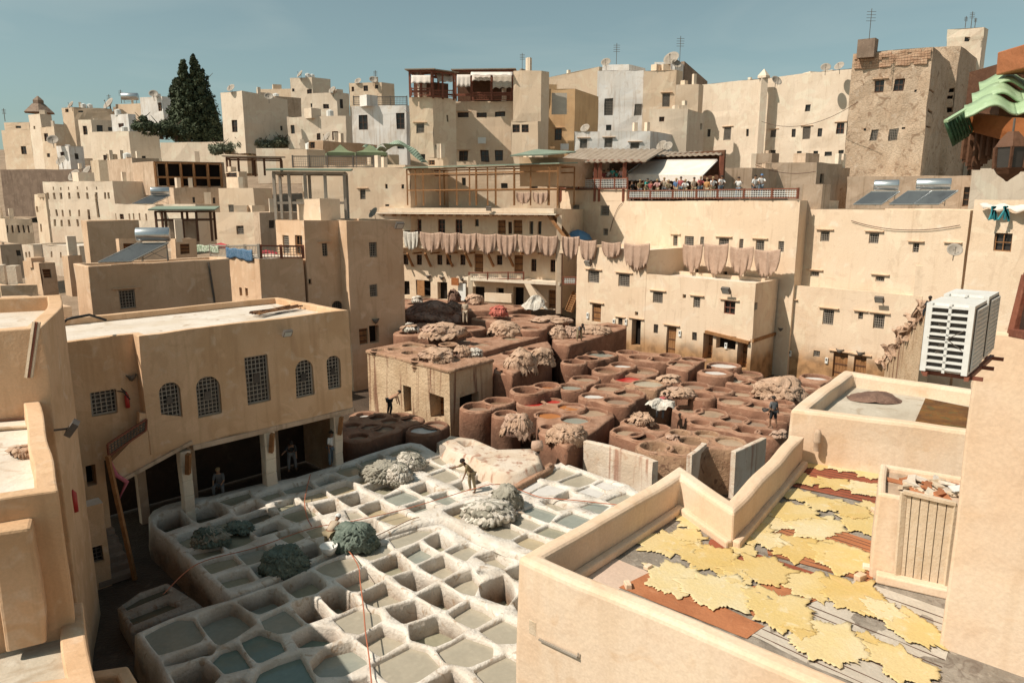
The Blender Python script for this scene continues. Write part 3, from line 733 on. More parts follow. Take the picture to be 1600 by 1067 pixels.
vats('three vats holding bright red and orange dye', 1.0, [(830,630,18,.12,'liq_red'), (863,627,13,.12,'liq_red'), (892,636,18,.12,'liq_orange')])
vats('block of four vats, one rust orange, with hides hanging over its near corner', .9, [(858,649,18,.12,'liq_orange'), (925,645,21,.12,'liq_tan'), (899,656,20,.15,'liq_blue'), (857,668,11,.3)], outline=[(838,642),(905,630),(958,638),(960,650),(905,690),(885,700),(840,676)])
vats('pair of vats just right of the deep rounded tank', 1.4, [(939,554,20,.15,'liq_blue'), (919,560,15,.4)])
vats('narrow brown vat below the worker on the high tank', 1.5, [(897,566,15,.6,'liq_brown')], pad=.25)
vats('two merged vats with tan liquor left of the flat red brown trough', 1.4, [(949,579,18,.2), (973,571,16,.2,'liq_foam')])
vats('shallow merged troughs of red brown liquor beside the square mud tank', 1.1, [(1004,580,20,.1,'liq_brown'), (982,593,20,.1,'liq_red')])
vats('square grey brown tank brimful of still liquor', 1.4, [(1014,600,21,.08,'liq_milk')], sq=True, m='tan_light', pad=.15)
vats('four small vats along the foot of the cream wall', 1.0, [(981,551,14,.3), (1000,559,15,.3), (1030,562,15,.3), (1046,556,14,.25)])
vats('tall square vat block with two openings in front of the red plank door', 1.7, [(1064,569,17,.12,'liq_tan'), (1083,562,15,.2)], outline=[(1041,573),(1070,556),(1101,563),(1075,580)])
vats('round vat of white suds beneath the jettied room', 1.2, [(1131,571,20,.15,'liq_foam')])
vats('chunky vat with pale suds left of the jettied room', 1.5, [(1118,582,18,.15,'liq_foam')], pad=.35)
vats('low vat by the step below the dark passage', .9, [(1170,585,16,.1,'liq_brown')])
vats('two vats of milky liquor left of the largest hide heap', 1.1, [(1150,595,16,.12,'liq_milk'), (1176,600,13,.12)])
vats('two big ringed vats of brown mud in the right middle of the yard', 1.4, [(1086,603,19,.2,'liq_mud'), (1123,610,17,.25)])
vats('single raised vat half covered by loosely thrown hides', 1.5, [(1098,619,14,.6)])
vats('row of shallow vats behind the worker in shorts', 1.05, [(1160,616,15,.1), (1190,622,14,.2), (1224,630,12,.2)])
vats('large raised vat of pale mud with two smaller ones at its right', 1.3, [(1147,627,20,.15,'liq_tan'), (1181,634,16,.2), (1222,642,13,.2)])
vats('broad terrace of eight vats at the feet of the worker in shorts', .95, [(1076,640,17,.2), (1111,646,21,.1,'liq_tan'), (1147,655,18,.2), (1130,665,16,.2), (1182,662,16,.12), (1165,672,17,.35), (1095,660,13,.3), (1201,677,15,.35)])
vats('cluster of vats with a small hide bundle behind the whitewashed wall', .85, [(981,675,20,.2,'liq_tan'), (1004,683,17,.2), (996,660,18,.2), (1028,669,14,.2,'liq_brown')])
vats('whitewashed cluster of vats, one with red liquor, next to the terrace parapet', .95, [(1024,699,21,.5,'liq_foam'), (1063,704,17,.5,'liq_foam'), (1083,690,19,.2,'liq_brown'), (1062,677,13,.2), (1104,679,16,.2), (1141,691,20,.1,'liq_tan')], m='tan_light')
vats('small vats in front of the rightmost plank doors', .9, [(1275,590,18,.2,'liq_foam'), (1262,604,14,.2)])
vats('brown vats hidden behind the upper terrace corner', .9, [(1215,655,10,.2), (1208,612,12,.3), (1240,605,12,.3)])
# high tanks at the back
vats('long high dark tank with a rounded end under the worker in the grey shirt', 2.3, [(884,524,13,.3), (930,516,16,.25), (958,510,13,.25)], outline=[(862,528),(866,522),(905,511),(950,503),(979,509),(978,513),(906,535),(888,540),(868,537)], rim=.03, m='tan_brown')
vats('long flat tank of still brown liquor between two hide heaps', 2.6, [(721,532,14,.1), (755,525,16,.1), (750,538,14,.1), (800,529,14,.1), (785,519,12,.1), (828,521,12,.1)], outline=[(703,540),(712,530),(760,519),(840,514),(858,522),(800,537),(757,549),(730,550)], rim=.03)
vats('long stepped tank carrying the double hide heap', 2.2, [(800,552,14,.3), (838,545,12,.3)], outline=[(758,555),(805,541),(856,533),(862,540),(862,552),(800,585),(772,570)], rim=.02)
vats('flat row of vats in front of the balcony of the gallery', 3.1, [(760,497,13,.2), (790,500,14,.2), (815,494,13,.2), (845,503,14,.2), (868,500,11,.2), (830,512,13,.2)], rim=.03, pad=.5)
vats('shadowed vats behind the heap of dark wet hides', 3.1, [(640,505,12,.3), (668,512,12,.3), (700,510,12,.3), (735,512,13,.3), (640,520,14,.3), (690,522,11,.3)], rim=.03, pad=.5)
vats('sunlit row of vats before the ground floor shops', 3.35, [(628,470,9,.2), (648,475,10,.2), (632,483,10,.2), (668,468,9,.2), (690,474,9,.2), (715,472,9,.2), (745,474,9,.2), (790,483,10,.2), (812,479,9,.2)], rim=.03, pad=.45)
vats('shaded low vats left of the streaked vat house', .35, [(590,652,12,.2), (609,658,12,.15,'liq_mud'), (626,650,11,.15), (570,648,12,.2,'liq_foam'), (640,655,12,.15), (578,667,13,.12,'liq_mud'), (600,670,15,.1,'liq_mud'), (560,682,14,.2), (552,665,12,.2)], rim=.03, pad=.4)
vats('two low vats full of wet wool under the doors of the vat house', .25, [(662,672,19,.1,'liq_foam'), (680,664,14,.12)], rim=.05)
# streaked vat house with doors
FC = P(702, 658, -.3); zt = 2.95
Lh = P(573, 546, zt); Fh = P(702, 577, zt); Rh = P(770, 560, zt)
vh = building('vat_house', 'streaked tan vat house with two dark doorways and vats sunk in its roof', 'building', [Lh, Fh, Rh], 2.80, -1.3, 'tan_streak', step=.8, roof=False,
    wins=[(0,631,603,643,645,'o'), (0,672,617,694,655,'d','D'), (1,718,616,748,655,'o')], wob=.06)
bk = Lh + Rh - Fh
hb = [Lh.to_2d(), Fh.to_2d(), Rh.to_2d(), bk.to_2d()]; cc = sum(hb, Vector((0, 0))) / 4; hb = [cc + (p - cc) * 1.02 for p in hb]
out2 = []
for i in range(4):
    a, b = hb[i], hb[(i + 1) % 4]; k = int((b - a).length / .5); out2 += [a.lerp(b, t / k) for t in range(k)]
hs_ = []
for (x, y, r, d, l) in [(592,547,11,.2,'liq_mud'),(616,546,12,.25,'liq_tan'),(645,540,16,.15,'liq_tan'),(641,552,13,.3,'liq_brown'),(669,541,10,.2,'liq_mud'),(655,562,12,.4,'liq_brown'),(690,567,13,.3,'liq_brown'),(706,553,13,.3,'liq_tan'),(734,557,14,.3,'liq_brown'),(700,538,12,.2,'liq_tan')]:
    c = P(x, y, zt); hs_.append((circ(c, r / ppm(c)), d, l))
slab('', '', '', out2, hs_, zt, 2.74, 'tan_light', rim=.04, parent=vh)
# big deep tank right of vat house
vats('deep brown tank wall curving in front of the double hide heap', 2.0, [(783,572,8,.7)], outline=[(771,562),(800,552),(806,575),(800,586),(772,582)], rim=.0)
# raised lime blocks
sl1 = px2([(688,690),(702,680),(742,686),(778,702),(830,700),(842,706),(845,722),(800,742),(770,735),(735,712),(706,705)], .55)
slab('washing_bench', 'whitewashed washing bench with scum stains behind the standing worker', 'washing trough', sl1, [(px2([(712,688),(735,688),(752,694),(726,699)], .55), .3, 'liq_mud')], .55, -.2, 'vat_white_wall', grid=.4, flare=.25, rough_a=.06)
sl2 = px2([(780,768),(800,757),(858,722),(868,724),(862,732),(800,765),(790,772)], .18)
slab('rubble_kerb', 'crumbling brown kerb along the edge of the rear lime pits', 'kerb', sl2, [], .2, -.2, 'tan_light', grid=.3, rough_a=.07)
sl3 = px2([(700,700),(688,698),(682,690),(700,683),(712,690),(712,702)], .5)
slab('stone_ramp', 'grey stone lump at the left end of the washing bench', 'stone', sl3, [], .5, -.6, 'pit_grey', grid=.3, rough_a=.06)
def low_wall(label, pts, z, zb, th, m):
    mb = MB(); strip_wall(mb, [P(a, b, z) for a, b in pts], th, zb, z, step=.5); mb.wob(.05, .8); o = mb.make('low_wall', m, None, bevel=.05); return tag(o, label, 'wall')
low_wall('whitewashed wall with brown stains closing off the lime pits at the back', [(912,688), (950,697), (1000,712), (1020,722)], 1.05, -1.2, .3, 'vat_white_wall')
low_wall('short stained white wall standing beside the red vat', [(1082,712), (1104,693)], 1.15, -1.2, .25, 'vat_white_wall')
low_wall('stained white wall next to the terrace parapet', [(1150,706), (1198,684)], 1.15, -1.2, .25, 'vat_white_wall')
low_wall('brown yard wall against the jettied room passage', [(1166,590), (1190,602), (1230,600)], 1.0, -1.2, .3, 'tan_light')

# ------------------------------------------------------------------ arcaded building on the left
Rc = W(545, 485, 33.4); z1 = Rc.z; Lc = P(216, 525, z1); d1 = (Rc - Lc).normalized(); nb = Vector((-d1.y, d1.x, 0))   # nb points into the building
Ll = Lc + nb * .6; Lf = Ll - d1 * 4.2
zb1 = 2.75
B1 = building('arcaded_building', 'ochre building with four arched windows and one tall window above a dark arcade', 'building',
    [Lf, Ll, Lc, Rc, Rc + nb * 7, Lf + nb * 6.4], z1, zb1, 'ochre_near', full=True, par=.32, thick=.32, step=.8, wob=.05, bevel=.04, roofm='roof_white',
    wins=[(0,142,609,184,648,'g'), (2,249,597,283,657,'m','a'), (2,307,588,345,650,'m','a'), (2,384,555,421,630,'m'), (2,461,562,490,620,'m','a'), (2,511,555,532,608,'m','a')])
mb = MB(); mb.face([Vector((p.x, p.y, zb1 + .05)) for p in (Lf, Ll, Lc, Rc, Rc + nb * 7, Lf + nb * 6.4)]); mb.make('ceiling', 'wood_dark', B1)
mb = MB(); a = Lf.copy(); b_ = Ll - d1 * 1.5
facade(mb, B1, Vector((a.x, a.y, 0)), Vector((b_.x, b_.y, 0)), -1.3, zb1, zb1, [(132,690,148,760,'o')], .8); mb.wob(.05, .6); mb.make('lower_wall', 'ochre_near', B1)
# beam under the facade and back wall of the arcade
bs = HIT(300, 688, Lc, Vector((d1.y, -d1.x, 0))); be = Rc.copy()
for k in range(2):
    mb = MB(); s0 = bs + nb * (.14 + .0 * k); s1 = be + nb * .14; zz = zb1 - .12
    if k == 0: mb.bar((s0.x, s0.y, zz), (s1.x, s1.y, zz), .4, .22); mb.wob(.03, 1.2); mb.make('beam', 'dusty', B1, bevel=.02)
bw0 = Lc + nb * 5 + d1 * -1; bw1 = Rc + nb * 5
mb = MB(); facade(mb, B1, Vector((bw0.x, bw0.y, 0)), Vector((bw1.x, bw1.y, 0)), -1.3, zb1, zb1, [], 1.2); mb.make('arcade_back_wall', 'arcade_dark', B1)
mb = MB(); facade(mb, B1, Vector((Rc.x, Rc.y, 0)) + nb * 2.2, Vector((Rc.x, Rc.y, 0)) + nb * 5, -1.3, zb1, zb1, [], 1.2); mb.make('arcade_end_wall', 'ochre_near', B1)
for (x, y, w) in ((297, 782, .42), (426, 752, .5), (532, 722, .42)):
    b0 = HIT(x, y, Lc, Vector((d1.y, -d1.x, 0))); b0 = Vector((b0.x, b0.y, 0)) + nb * .25
    mb = MB(); K = 6
    for k in range(K):
        mb.box((b0.x, b0.y, -1.35 + (zb1 + 1.15) * (k + .5) / K), w, w, (zb1 + 1.15) / K, rz=math.atan2(d1.y, d1.x))
    mb.wob(.04, 1.1); mb.make('pillar', 'pale', B1, bevel=.03)
    mb = MB(); q = b0 - nb * .3
    for s_ in (0,): mb.bar((q.x, q.y, zb1 - 1.15), (q.x - nb.x * .22, q.y - nb.y * .22, zb1 - .25), .18, .2)
    mb.make('bracket', 'wood', B1)
for (x, y) in ((262, 770), (345, 765), (480, 735)):
    b0 = HIT(x, y, Lc, Vector((d1.y, -d1.x, 0))); b0 = Vector((b0.x, b0.y, 0)) + nb * 3.2
    mb = MB(); mb.box((b0.x, b0.y, .7), .35, .35, 4.1, rz=math.atan2(d1.y, d1.x)); mb.wob(.03, 1); mb.make('pillar', 'dusty', B1)
# stair enclosure hanging below the facade
nf = Vector((d1.y, -d1.x, 0))
poly = [HIT(x, y, Lc + nb * .02, nf) for x, y in ((218, 645), (300, 652), (300, 689), (192, 749), (174, 722), (218, 676))]
mb = MB(); mb.face([p for p in poly][::-1]); mb.face([p + nb * .3 for p in poly])
for i in range(len(poly)):
    a, b_ = poly[i], poly[(i + 1) % len(poly)]; mb.face([a, b_, b_ + nb * .3, a + nb * .3])
mb.make('stair_enclosure', 'ochre_near', B1, bevel=.03)
mb = MB(); q = [HIT(x, y, Lc - nb * .04, nf) for x, y in ((170, 712), (228, 672), (229, 655), (168, 694))]
for i in range(4): mb.bar(q[i], q[(i + 1) % 4], .07)
rl = mb.make('stair_railing', 'wood_red', B1)
mb = MB()
for t in range(1, 12): a = q[0].lerp(q[1], t / 12); b_ = q[3].lerp(q[2], t / 12); mb.bar(a, b_, .03)
for t in range(1, 4): mb.bar(q[0].lerp(q[3], t / 4), q[1].lerp(q[2], t / 4), .03)
mb.make('lattice', 'iron', rl)
mb = MB(); q = [HIT(x, y, Lc - nb * .02, nf) + nb * .1 for x, y in ((300, 690), (190, 750))]; mb.bar(q[0], q[1], .35, .14); mb.make('string_beam', 'dusty', B1)
# yard stair
st = P(185, 905, -1.3)
t_ = empty('outdoor_stair', (st.x, st.y, -1.3), 'dark worn stair climbing to the arcaded building in the shaded yard corner', 'stairs')
for k in range(11):
    c = st + d1 * (-.1) + nb * (.38 * k); mb = MB(); mb.box((c.x, c.y, -1.3 + .11 + .22 * k), 1.2, .4, .22, rz=math.atan2(d1.y, d1.x)); mb.wob(.02, 2); mb.make('step', 'grime', t_)
a = P(211, 905, -1.3); mb = MB(); tp = HIT(168, 712, a, nf); mb.bar((a.x, a.y, -1.3), tp, .13); mb.make('rail_post', 'wood', t_)
# low ochre wall with a meter box beside the stair
w0 = P(136, 925, -1.3); w1 = P(176, 912, -1.3)
ww = building('yard_wall', 'short ochre wall with a hatch in the shaded yard corner', 'wall', [w0, w1], 1.9, -1.35, 'ochre_near', depth=.6, step=.7, wins=[(0,143,852,161,878,'k')], wob=.04, bevel=.04)

# ------------------------------------------------------------------ near left roofs
M_ = P(66, 512, 9.3); K_ = P(98, 480, 9.3); Lm = M_ - yaw(66) * 9
NL = building('tall_near_house', 'tall ochre house at the left edge of the photo with a shaded wall', 'building',
    [Lm, M_, K_, K_ + yaw(-33) * 3.7, K_ + yaw(-33) * 3.7 - yaw(66) * 9], 9.3, -1.4, 'ochre_near', full=True, par=.5, thick=.4, step=.9, wob=.05, bevel=.04)
M2 = P(60, 620, 7.3); N2 = P(92, 765, 7.3); M2 = M2 + (N2 - M2).normalized() * .1
Lm2 = M2 - yaw(66) * 8
NR = building('roof_terrace_house', 'low ochre house at the left edge whose white roof holds scraps and planks', 'building',
    [N2 - yaw(62) * 7, N2, M2, M2 - yaw(62) * 7], 7.3, 1.0, 'ochre_near', full=True, par=.45, thick=.36, step=.6, wob=.06, bevel=.04)
pl0 = P(52, 797, 7.0)
mb = MB(); a = N2 - yaw(62) * .66 + Vector((.12, -.22, 0))
bw_ = Vector((a.x - .1, a.y, 0)); bx, by = yaw(62) * .31, Vector((-.11, .21, 0)); fq = [bw_ - bx - by, bw_ + bx - by, bw_ + bx + by, bw_ - bx + by]
for i in range(4):
    for k in range(5):
        p_, q_ = fq[i], fq[(i + 1) % 4]; z0_, z1_ = 4.55 + .46 * k, 5.01 + .46 * k; mb.face([(p_.x, p_.y, z0_), (q_.x, q_.y, z0_), (q_.x, q_.y, z1_), (p_.x, p_.y, z1_)], True)
mb.face([(p.x, p.y, 6.85) for p in fq], True)
mb.wob(.05, .9); mb.make('buttress', 'ochre_near', NR, bevel=.06)
N3 = P(152, 1075, 4.6); K3 = P(128, 940, 4.6)
NB = building('lowest_near_house', 'lit flat roof in the bottom left corner with a cracked stained surface', 'building',
    [N3 - yaw(80) * 8, N3, K3, K3 - yaw(80) * 8], 4.6, -1.4, 'ochre_near', full=True, par=.28, thick=.4, step=.6, wob=.06, bevel=.04, roofm='upper_floor')
t0 = P(95, 1075, 4.9); t1 = P(218, 1064, 3.2)
NT = building('roof_hatch', 'small hollow ochre hatch box at the bottom edge left of the pits', 'hatch', [P(112, 1100, 3.6), P(232, 1090, 3.6), P(200, 1036, 3.6), P(88, 1056, 3.6)], 3.6, -1.4, 'ochre_near', full=True, par=.7, thick=.25, step=.6, wob=.05, bevel=.05)
# ------------------------------------------------------------------ right terrace with drying skins
ZT = 6.5; ZF = 5.7
o0 = P(817, 884, ZT); o1 = P(1061, 731, ZT); i0 = P(849, 871, ZT); i1 = P(1064, 744, ZT); i2 = P(1150, 798, ZT); i3 = P(1256, 684, ZT)
iF = P(1345, 1070, ZT); dF = (iF - i0).normalized(); iF2 = i0 + dF * 11
T = empty('drying_terrace', (5, 14, -1.4), 'big cream roof terrace in the right foreground where yellow skins dry', 'building')
TB = MB(); off = strip_wall(TB, [iF2, i0, i1, i2, i3], .34, -1.4, ZT, side=1, step=.45)
# body below, using the outer outline
ext = [off[1], off[0]]
Ux = P(1259, 700, ZF)
foot = [off[0], Vector((off[0].x + 3, off[0].y, 0)), Vector((i3.x + 9, i3.y + 1, 0)), off[4], off[3], off[2], off[1]]
for i in range(3):
    a, b_ = foot[i], foot[(i + 1) % len(foot)]; facade(TB, T, Vector((a.x, a.y, 0)), Vector((b_.x, b_.y, 0)), -1.4, ZF - .6, ZF - .6, [], .6)
TB.wob(.07, .5); TB.make('walls', 'terrace_plaster', T, smooth=False, bevel=.10, bseg=3)
mb = MB()
for a, b_ in ((i0, i1), (i1, i2), (i2, i3), (iF2, i0)):
    d = (b_ - a).normalized(); n = Vector((d.y, -d.x, 0)) * .07
    mb.bar(Vector((a.x, a.y, ZF + .08)) + n, Vector((b_.x, b_.y, ZF + .08)) + n, .16, .18)
mb.wob(.05, .7); mb.make('ledge', 'terrace_plaster', T, bevel=.04)
mb = MB(); mb.sheet(lambda s, t: (-1 + 16 * s, 6 + 16 * t, ZF), 40, 40)
keep = []; fp = [p.to_2d() for p in foot]
mb.f = [f for f in mb.f if inside(sum((mb.v[i] for i in f), Vector((0, 0, 0))).to_2d() / 4, offset(ccw(fp), -.3))]; mb.m = [0] * len(mb.f)
mb.make('floor', 'terrace_floor', T)
# meter plate and pipe on its outer wall
nrm = Vector((dF.y, -dF.x, 0))
c = HIT(833, 980, off[1], Vector((-dF.y, dF.x, 0)) * -1)
mb = MB(); mb.box((c.x, c.y, c.z), .16, .04, .26, rz=math.atan2(dF.y, dF.x)); mb.make('hatch_plate', 'wood_pale', T, bevel=.01)
c2 = HIT(845, 996, off[1], nrm); c3 = HIT(905, 1024, off[1], nrm); mb = MB(); mb.bar(c2 + nrm * .05, c3 + nrm * .05, .035); mb.bar(c3 + nrm * .03, c3 + nrm * .03 + Vector((0, 0, .07)), .02); mb.make('conduit', 'iron_pale', T)
# upper terrace
ZU = 7.15
u0 = P(1234, 638, ZU); u1 = P(1320, 578, ZU); u2 = P(1560, 622, ZU); u3 = P(1530, 676, ZU)
UP = building('upper_terrace', 'raised cream roof room behind the skins with a hide and a rusty board on top', 'building', [u0, u3, u2 + Vector((1, 0, 0)), u1], ZU, -1.4, 'terrace_plaster', full=True, par=.42, thick=.38, step=.6, wob=.06, bevel=.09, roofm='upper_floor')
# shed with plank door
s0 = P(1358, 902, ZF); sR = Vector((6.9, 11.6, 0)); sd = HP(1358, 902, s0, 0)
shp = [Vector((s0.x, s0.y, 0)), Vector((s0.x, s0.y, 0)) + yaw(118) * 2.6]
SH = building('roof_shed', 'cream stair shed on the terrace with a weathered plank door', 'building', shp, 7.35, ZF - .1, 'terrace_plaster', depth=1.75, par=.12, thick=.14, step=.5, wob=.04, bevel=.05, roofm='dusty')
# ------------------------------------------------------------------ the town behind
def BB(label, L, C, R_, Y, yt, yb, m='cream', wins=(), yl=-50, yr=42, dep=9, par=.35, name='house', cat='house', step=2.5, roofm=None, ytR=None, wob=.11, zb=None, thick=.3):
    c = W(C, yt, Y); zt = c.z; zb_ = W(C, yb, Y).z if zb is None else zb
    pts = []
    if L is not None:
        pl_ = HP(L, yt, c, yl); pts.append(pl_)
    pts.append(c)
    if R_ is not None: pts.append(HP(R_, yt, c, yr))
    full = False
    if len(pts) == 2:
        d = yaw(yr) * dep if L is not None else yaw(yl) * dep
        pts = [pts[0], pts[1], pts[1] + d, pts[0] + d]; full = True
    zs = zt; zl_ = pts[0].z
    if ytR is not None:
        zr = W(R_ if R_ is not None else C, ytR, pts[-1 if not full else 1].y).z
        zs = [zl_ if L is not None else zt, zr, zr, zl_ if L is not None else zt] if full else [zt, zt, zr, zr]
    return building(name, label, cat, pts, zs, zb_ - 1.0, m, wins=[w for w in wins], par=par, step=step, wob=wob, full=full, roofm=roofm, thick=thick)
def row(e, xs, y0, y1, w, k='h', fl=''): return [(e, x - w / 2, y0, x + w / 2, y1, k, fl) for x in xs]

# --- back wall of the yard
A5 = P(1012.6, 452.7, 5); B5 = P(1130.7, 469.3, 5); dL = -yaw(-42); A5 = HP(1012.6, 452.7, B5, -42); yL = math.degrees(math.atan2(dL.x, dL.y))
p0 = HP(901, 430, A5, yL); p1 = HP(1010, 430, A5, yL); p2 = HP(1181, 442, A5, yL)
zl1 = HP(1010, 428, A5, yL).z; zl0 = HP(960, 388, A5, yL).z
building('yard_wall_house', 'cream yard house with hides hung high on its wall, left of the jettied house', 'house', [p0, p1], zl0, -1.4, 'cream_wall', depth=6, par=.3, step=1.3,
    wins=[(0,919,423,936,442,'g','l'), (0,966,428,984,448,'g','l'), (0,925,475,939,503,'d','l'), (0,987,499.5,1001,540,'o','l'), (0,966,497,973,508,'k','l'), (0,992,487,997,493,'h')])
pe = HP(1214, 470, p2, 42)
building('jettied_house', 'cream house whose upper room juts out over doors beside a dark passage', 'house', [p1 + dL * .02, p2, pe], zl1, -1.4, 'cream_wall', par=.3, step=1.1,
    wins=[(0,1020,456,1035.4,474,'g','l'), (0,1083.5,464,1094,481,'g','l'), (0,1131,470.6,1148.6,491,'r','l'), (0,1066.4,460,1071.7,466,'h'), (0,1021,507,1028,521,'k'), (0,1041.5,510,1056,553,'d','l'),
          (0,1081.6,519,1089,532,'k'), (0,1098,521,1113.5,562,'d','D'), (0,1119,524,1150,546,'o'), (0,1152,532,1168,577,'d','D'), (1,1179,473,1183.5,484,'h')])
mb = MB(); a = HP(1104, 518, A5, yL); b_ = HP(1172, 535, A5, yL); nn = Vector((dL.y, -dL.x, 0)); mb.bar(a + nn * .12, b_ + nn * .12, .3, .22); o = mb.make('jetty_beam', 'wood', None); tag(o, 'orange brown beam under the jutting cream room above the doors', 'beam')
mb = MB(); mb.bar((p2.x, p2.y, a.z - .2), pe - Vector((0, 0, pe.z - a.z + .2)), .25, .25); o = mb.make('jetty_beam', 'wood', None); tag(o, 'brown beam at the side of the jutting room beside the passage', 'beam')
g0 = P(1208, 566, -.35); g1 = P(1350, 590, -.35); dR = (g1 - g0).normalized(); yR = math.degrees(math.atan2(dR.x, dR.y))
zl3 = HP(1240, 446, g0, yR).z; q1 = HP(1441, 470, g0, yR)
building('right_yard_house', 'long cream house right of the passage with two tall barred windows and wooden doors', 'house', [g0 - dR * .05, q1], zl3, -1.4, 'cream_wall', depth=6, par=.4, step=1.2,
    wins=[(0,1224.6,469.5,1239.6,482.7,'g','l'), (0,1285.8,483.5,1302.6,507.6,'g','l'), (0,1341,488,1348.5,499,'g','l'), (0,1364.5,491,1382,514,'g','l'), (0,1206,518,1228,563,'d','l'),
          (0,1270.6,548,1281,557.5,'g'), (0,1301,551,1324,590,'d','l'), (0,1333.5,556,1353,590,'d','l')])
T0 = W(1250, 315, 56); yT = -35; dT = yaw(yT) * -1   # dT points right and nearer
tl = HP(872, 300, T0, yT); zt1 = 12.75
zTB = 6
building('terrace_house', 'large cream house carrying the tourist terrace with its awning', 'house', [tl, T0, T0 + yaw(42) * 9], zt1, -1.4, 'cream', par=0, step=2.2,
    wins=[(0,894.5,319.7,905.5,338,'g','l'), (0,938,321.5,952,337,'g'), (0,942,357,950,368,'g'), (0,1052,368,1059,384,'g','l'), (0,1070,369,1084,384.5,'g'), (0,1094,370,1100,386,'g'),
          (0,1123,372,1138.6,388.4,'g','l'), (0,1155,373.5,1161,390.5,'g'), (0,1180.6,375,1194,391.6,'g','l'), (0,1216,377,1225,394,'g'), (0,1086,420,1091,430,'h'), (0,1130,424,1136,432,'h')])
S0 = W(1257, 327, 57.5); S1 = HP(1516, 330, S0, -35)
building('solar_house', 'cream house with two rows of small barred windows below the twin solar heaters', 'house', [S0, S1], S0.z, -1.4, 'cream', depth=12, par=.25, step=2.2,
    wins=[(0,1281.6,361,1296,377.6,'g','l'), (0,1358,364,1373,381,'g','l'), (0,1426,380,1435.5,394.7,'g','l'), (0,1483,382,1494,395.5,'g','l'), (0,1266,424,1280,432,'g','l'), (0,1368,431.5,1382,440,'g','l')])
S2 = HP(1515, 330, S0, -35); S3 = HP(1640, 330, S0, -35)
building('corner_house', 'cream house with one wooden grille window under white tarpaulin at the right', 'house', [S2 + Vector((.0, -.35, 0)), S3 + Vector((0, -.35, 0))], HP(1540, 312, S0, -35).z, 0, 'cream', depth=10, par=.3, step=2.2, wins=[(0,1553,364.5,1581,393,'b')])
BB('low cream roof block with a small satellite dish behind the air conditioners', 1432, 1600, None, 46, 424, 470, 'cream', yl=-50, zb=2, dep=5)
BB('thick cream pier standing between the terrace house and the solar heaters', 1254, 1285, None, 57, 288, 330, 'dusty', yl=-80, dep=2, par=0, name='roof_pier', cat='pier')
# --- gallery building
G0 = W(750, 400, 73); yG = -62
def GP(px, py, back=0): 
    n = Vector((yaw(yG).y, -yaw(yG).x, 0)); n = n if n.y > 0 else -n
    a = G0 + n * back; return HP(px, py, a, yG)
gn = Vector((yaw(yG).y, -yaw(yG).x, 0)); gn = gn if gn.y > 0 else -gn
ga, gb = GP(545, 336, 1.6), GP(870, 336, 1.6)
wg = row(0, [635, 653, 690, 717], 343, 366, 11, 'r') + [(0,742,343,748,354,'h'), (0,777,344,790,366,'d'), (0,794,347,800,366,'w'), (0,802,344,816,366,'d'), (0,827,346,833,366,'h'), (0,840,346,846,366,'h')]
wg += row(0, [634, 655, 687, 701, 723], 398, 414, 8, 'w') + [(0,741,397,755,425,'d'), (0,776,399,785,414,'w'), (0,803,399,817,428,'d'), (0,830,405,838,424,'w'), (0,860,406,868,425,'w')]
wg += [(0,626,439,640,461,'o'), (0,650,438,673,462,'o'), (0,684,441,699,468,'o'), (0,718,442,729,468,'w'), (0,739,448,757,470,'o'), (0,775,450,787,466,'o'), (0,802,449,818,479,'o'), (0,857,453,870,482,'d')]
gh = building('gallery_house', 'three storey cream house with open wooden galleries behind the row of hanging hides', 'building', [ga, gb], GP(700, 327, 1.6).z, 2.0, 'cream', depth=7, par=0, step=1.6, wins=wg, roofm='roof_white')
def band(name, x0, x1, y, h, back, front, m, bev=0):
    a = GP(x0, y, (back + front) / 2); b_ = GP(x1, y, (back + front) / 2); mb = MB(); z = GP((x0 + x1) / 2, y, front).z
    mb.bar((a.x, a.y, z), (b_.x, b_.y, z), abs(back - front), h); mb.wob(.03, .8); return mb.make(name, m, gh)
band('roof_slab', 560, 872, 329, .45, 1.5, -.5, 'cream'); band('eaves', 566, 871, 334, .12, .2, -.62, 'pale')
band('gallery_floor', 612, 905, 389, .35, 1.55, -.1, 'cream'); band('gallery_parapet', 612, 905, 380, .75, .05, -.1, 'cream')
band('balcony_floor', 731, 880, 440, .3, 1.55, -.1, 'pale')
for k in range(22):
    x = 570 + k * 14.3; a = GP(x, 336.5, -.4); mb = MB(); mb.bar(a, a + gn * .9, .16, .16); mb.make('rafter_end', 'wood', gh)
for x in range(618, 880, 28):
    a = GP(x, 396, .0); mb = MB(); mb.bar(a - gn * .1, a + gn * 1.5, .16, .16); mb.make('rafter_end', 'wood', gh)
for x in (636, 664, 698, 727, 762, 793):
    a = GP(x, 396, .05); b_ = GP(x + 9, 416, 1.5); mb = MB(); mb.bar(a, b_, .2, .2); mb.make('bracket', 'wood', gh)
for x, y0, y1 in ((874, 336, 490), (735, 430, 470), (872, 396, 440)):
    a = GP(x, y0, .1); b_ = GP(x, y1, .1); mb = MB(); mb.bar((a.x, a.y, a.z), (a.x, a.y, b_.z), .45); mb.wob(.03, .8); mb.make('column', 'cream', gh)
for x in (878.5, 870): a = GP(x, 396, -.1); b_ = GP(x, 490, -.1); mb = MB(); mb.bar((a.x, a.y, a.z), (a.x, a.y, b_.z), .12); mb.make('post', 'wood_dark', gh)
mb = MB(); a = GP(652, 438, 1.5); b_ = GP(663, 438, 1.1); b2 = GP(652, 461, 1.5); mb.face([a, b_, (b_.x, b_.y, b2.z), (a.x, a.y, b2.z)]); o = mb.make('open_door_leaf', 'wood', gh, solid=.06)
mb = MB(); a = GP(711, 440, .9); mb.box(a, .9, .1, .8, rz=math.radians(-28)); mb.make('signboard', 'eave_orange', gh)
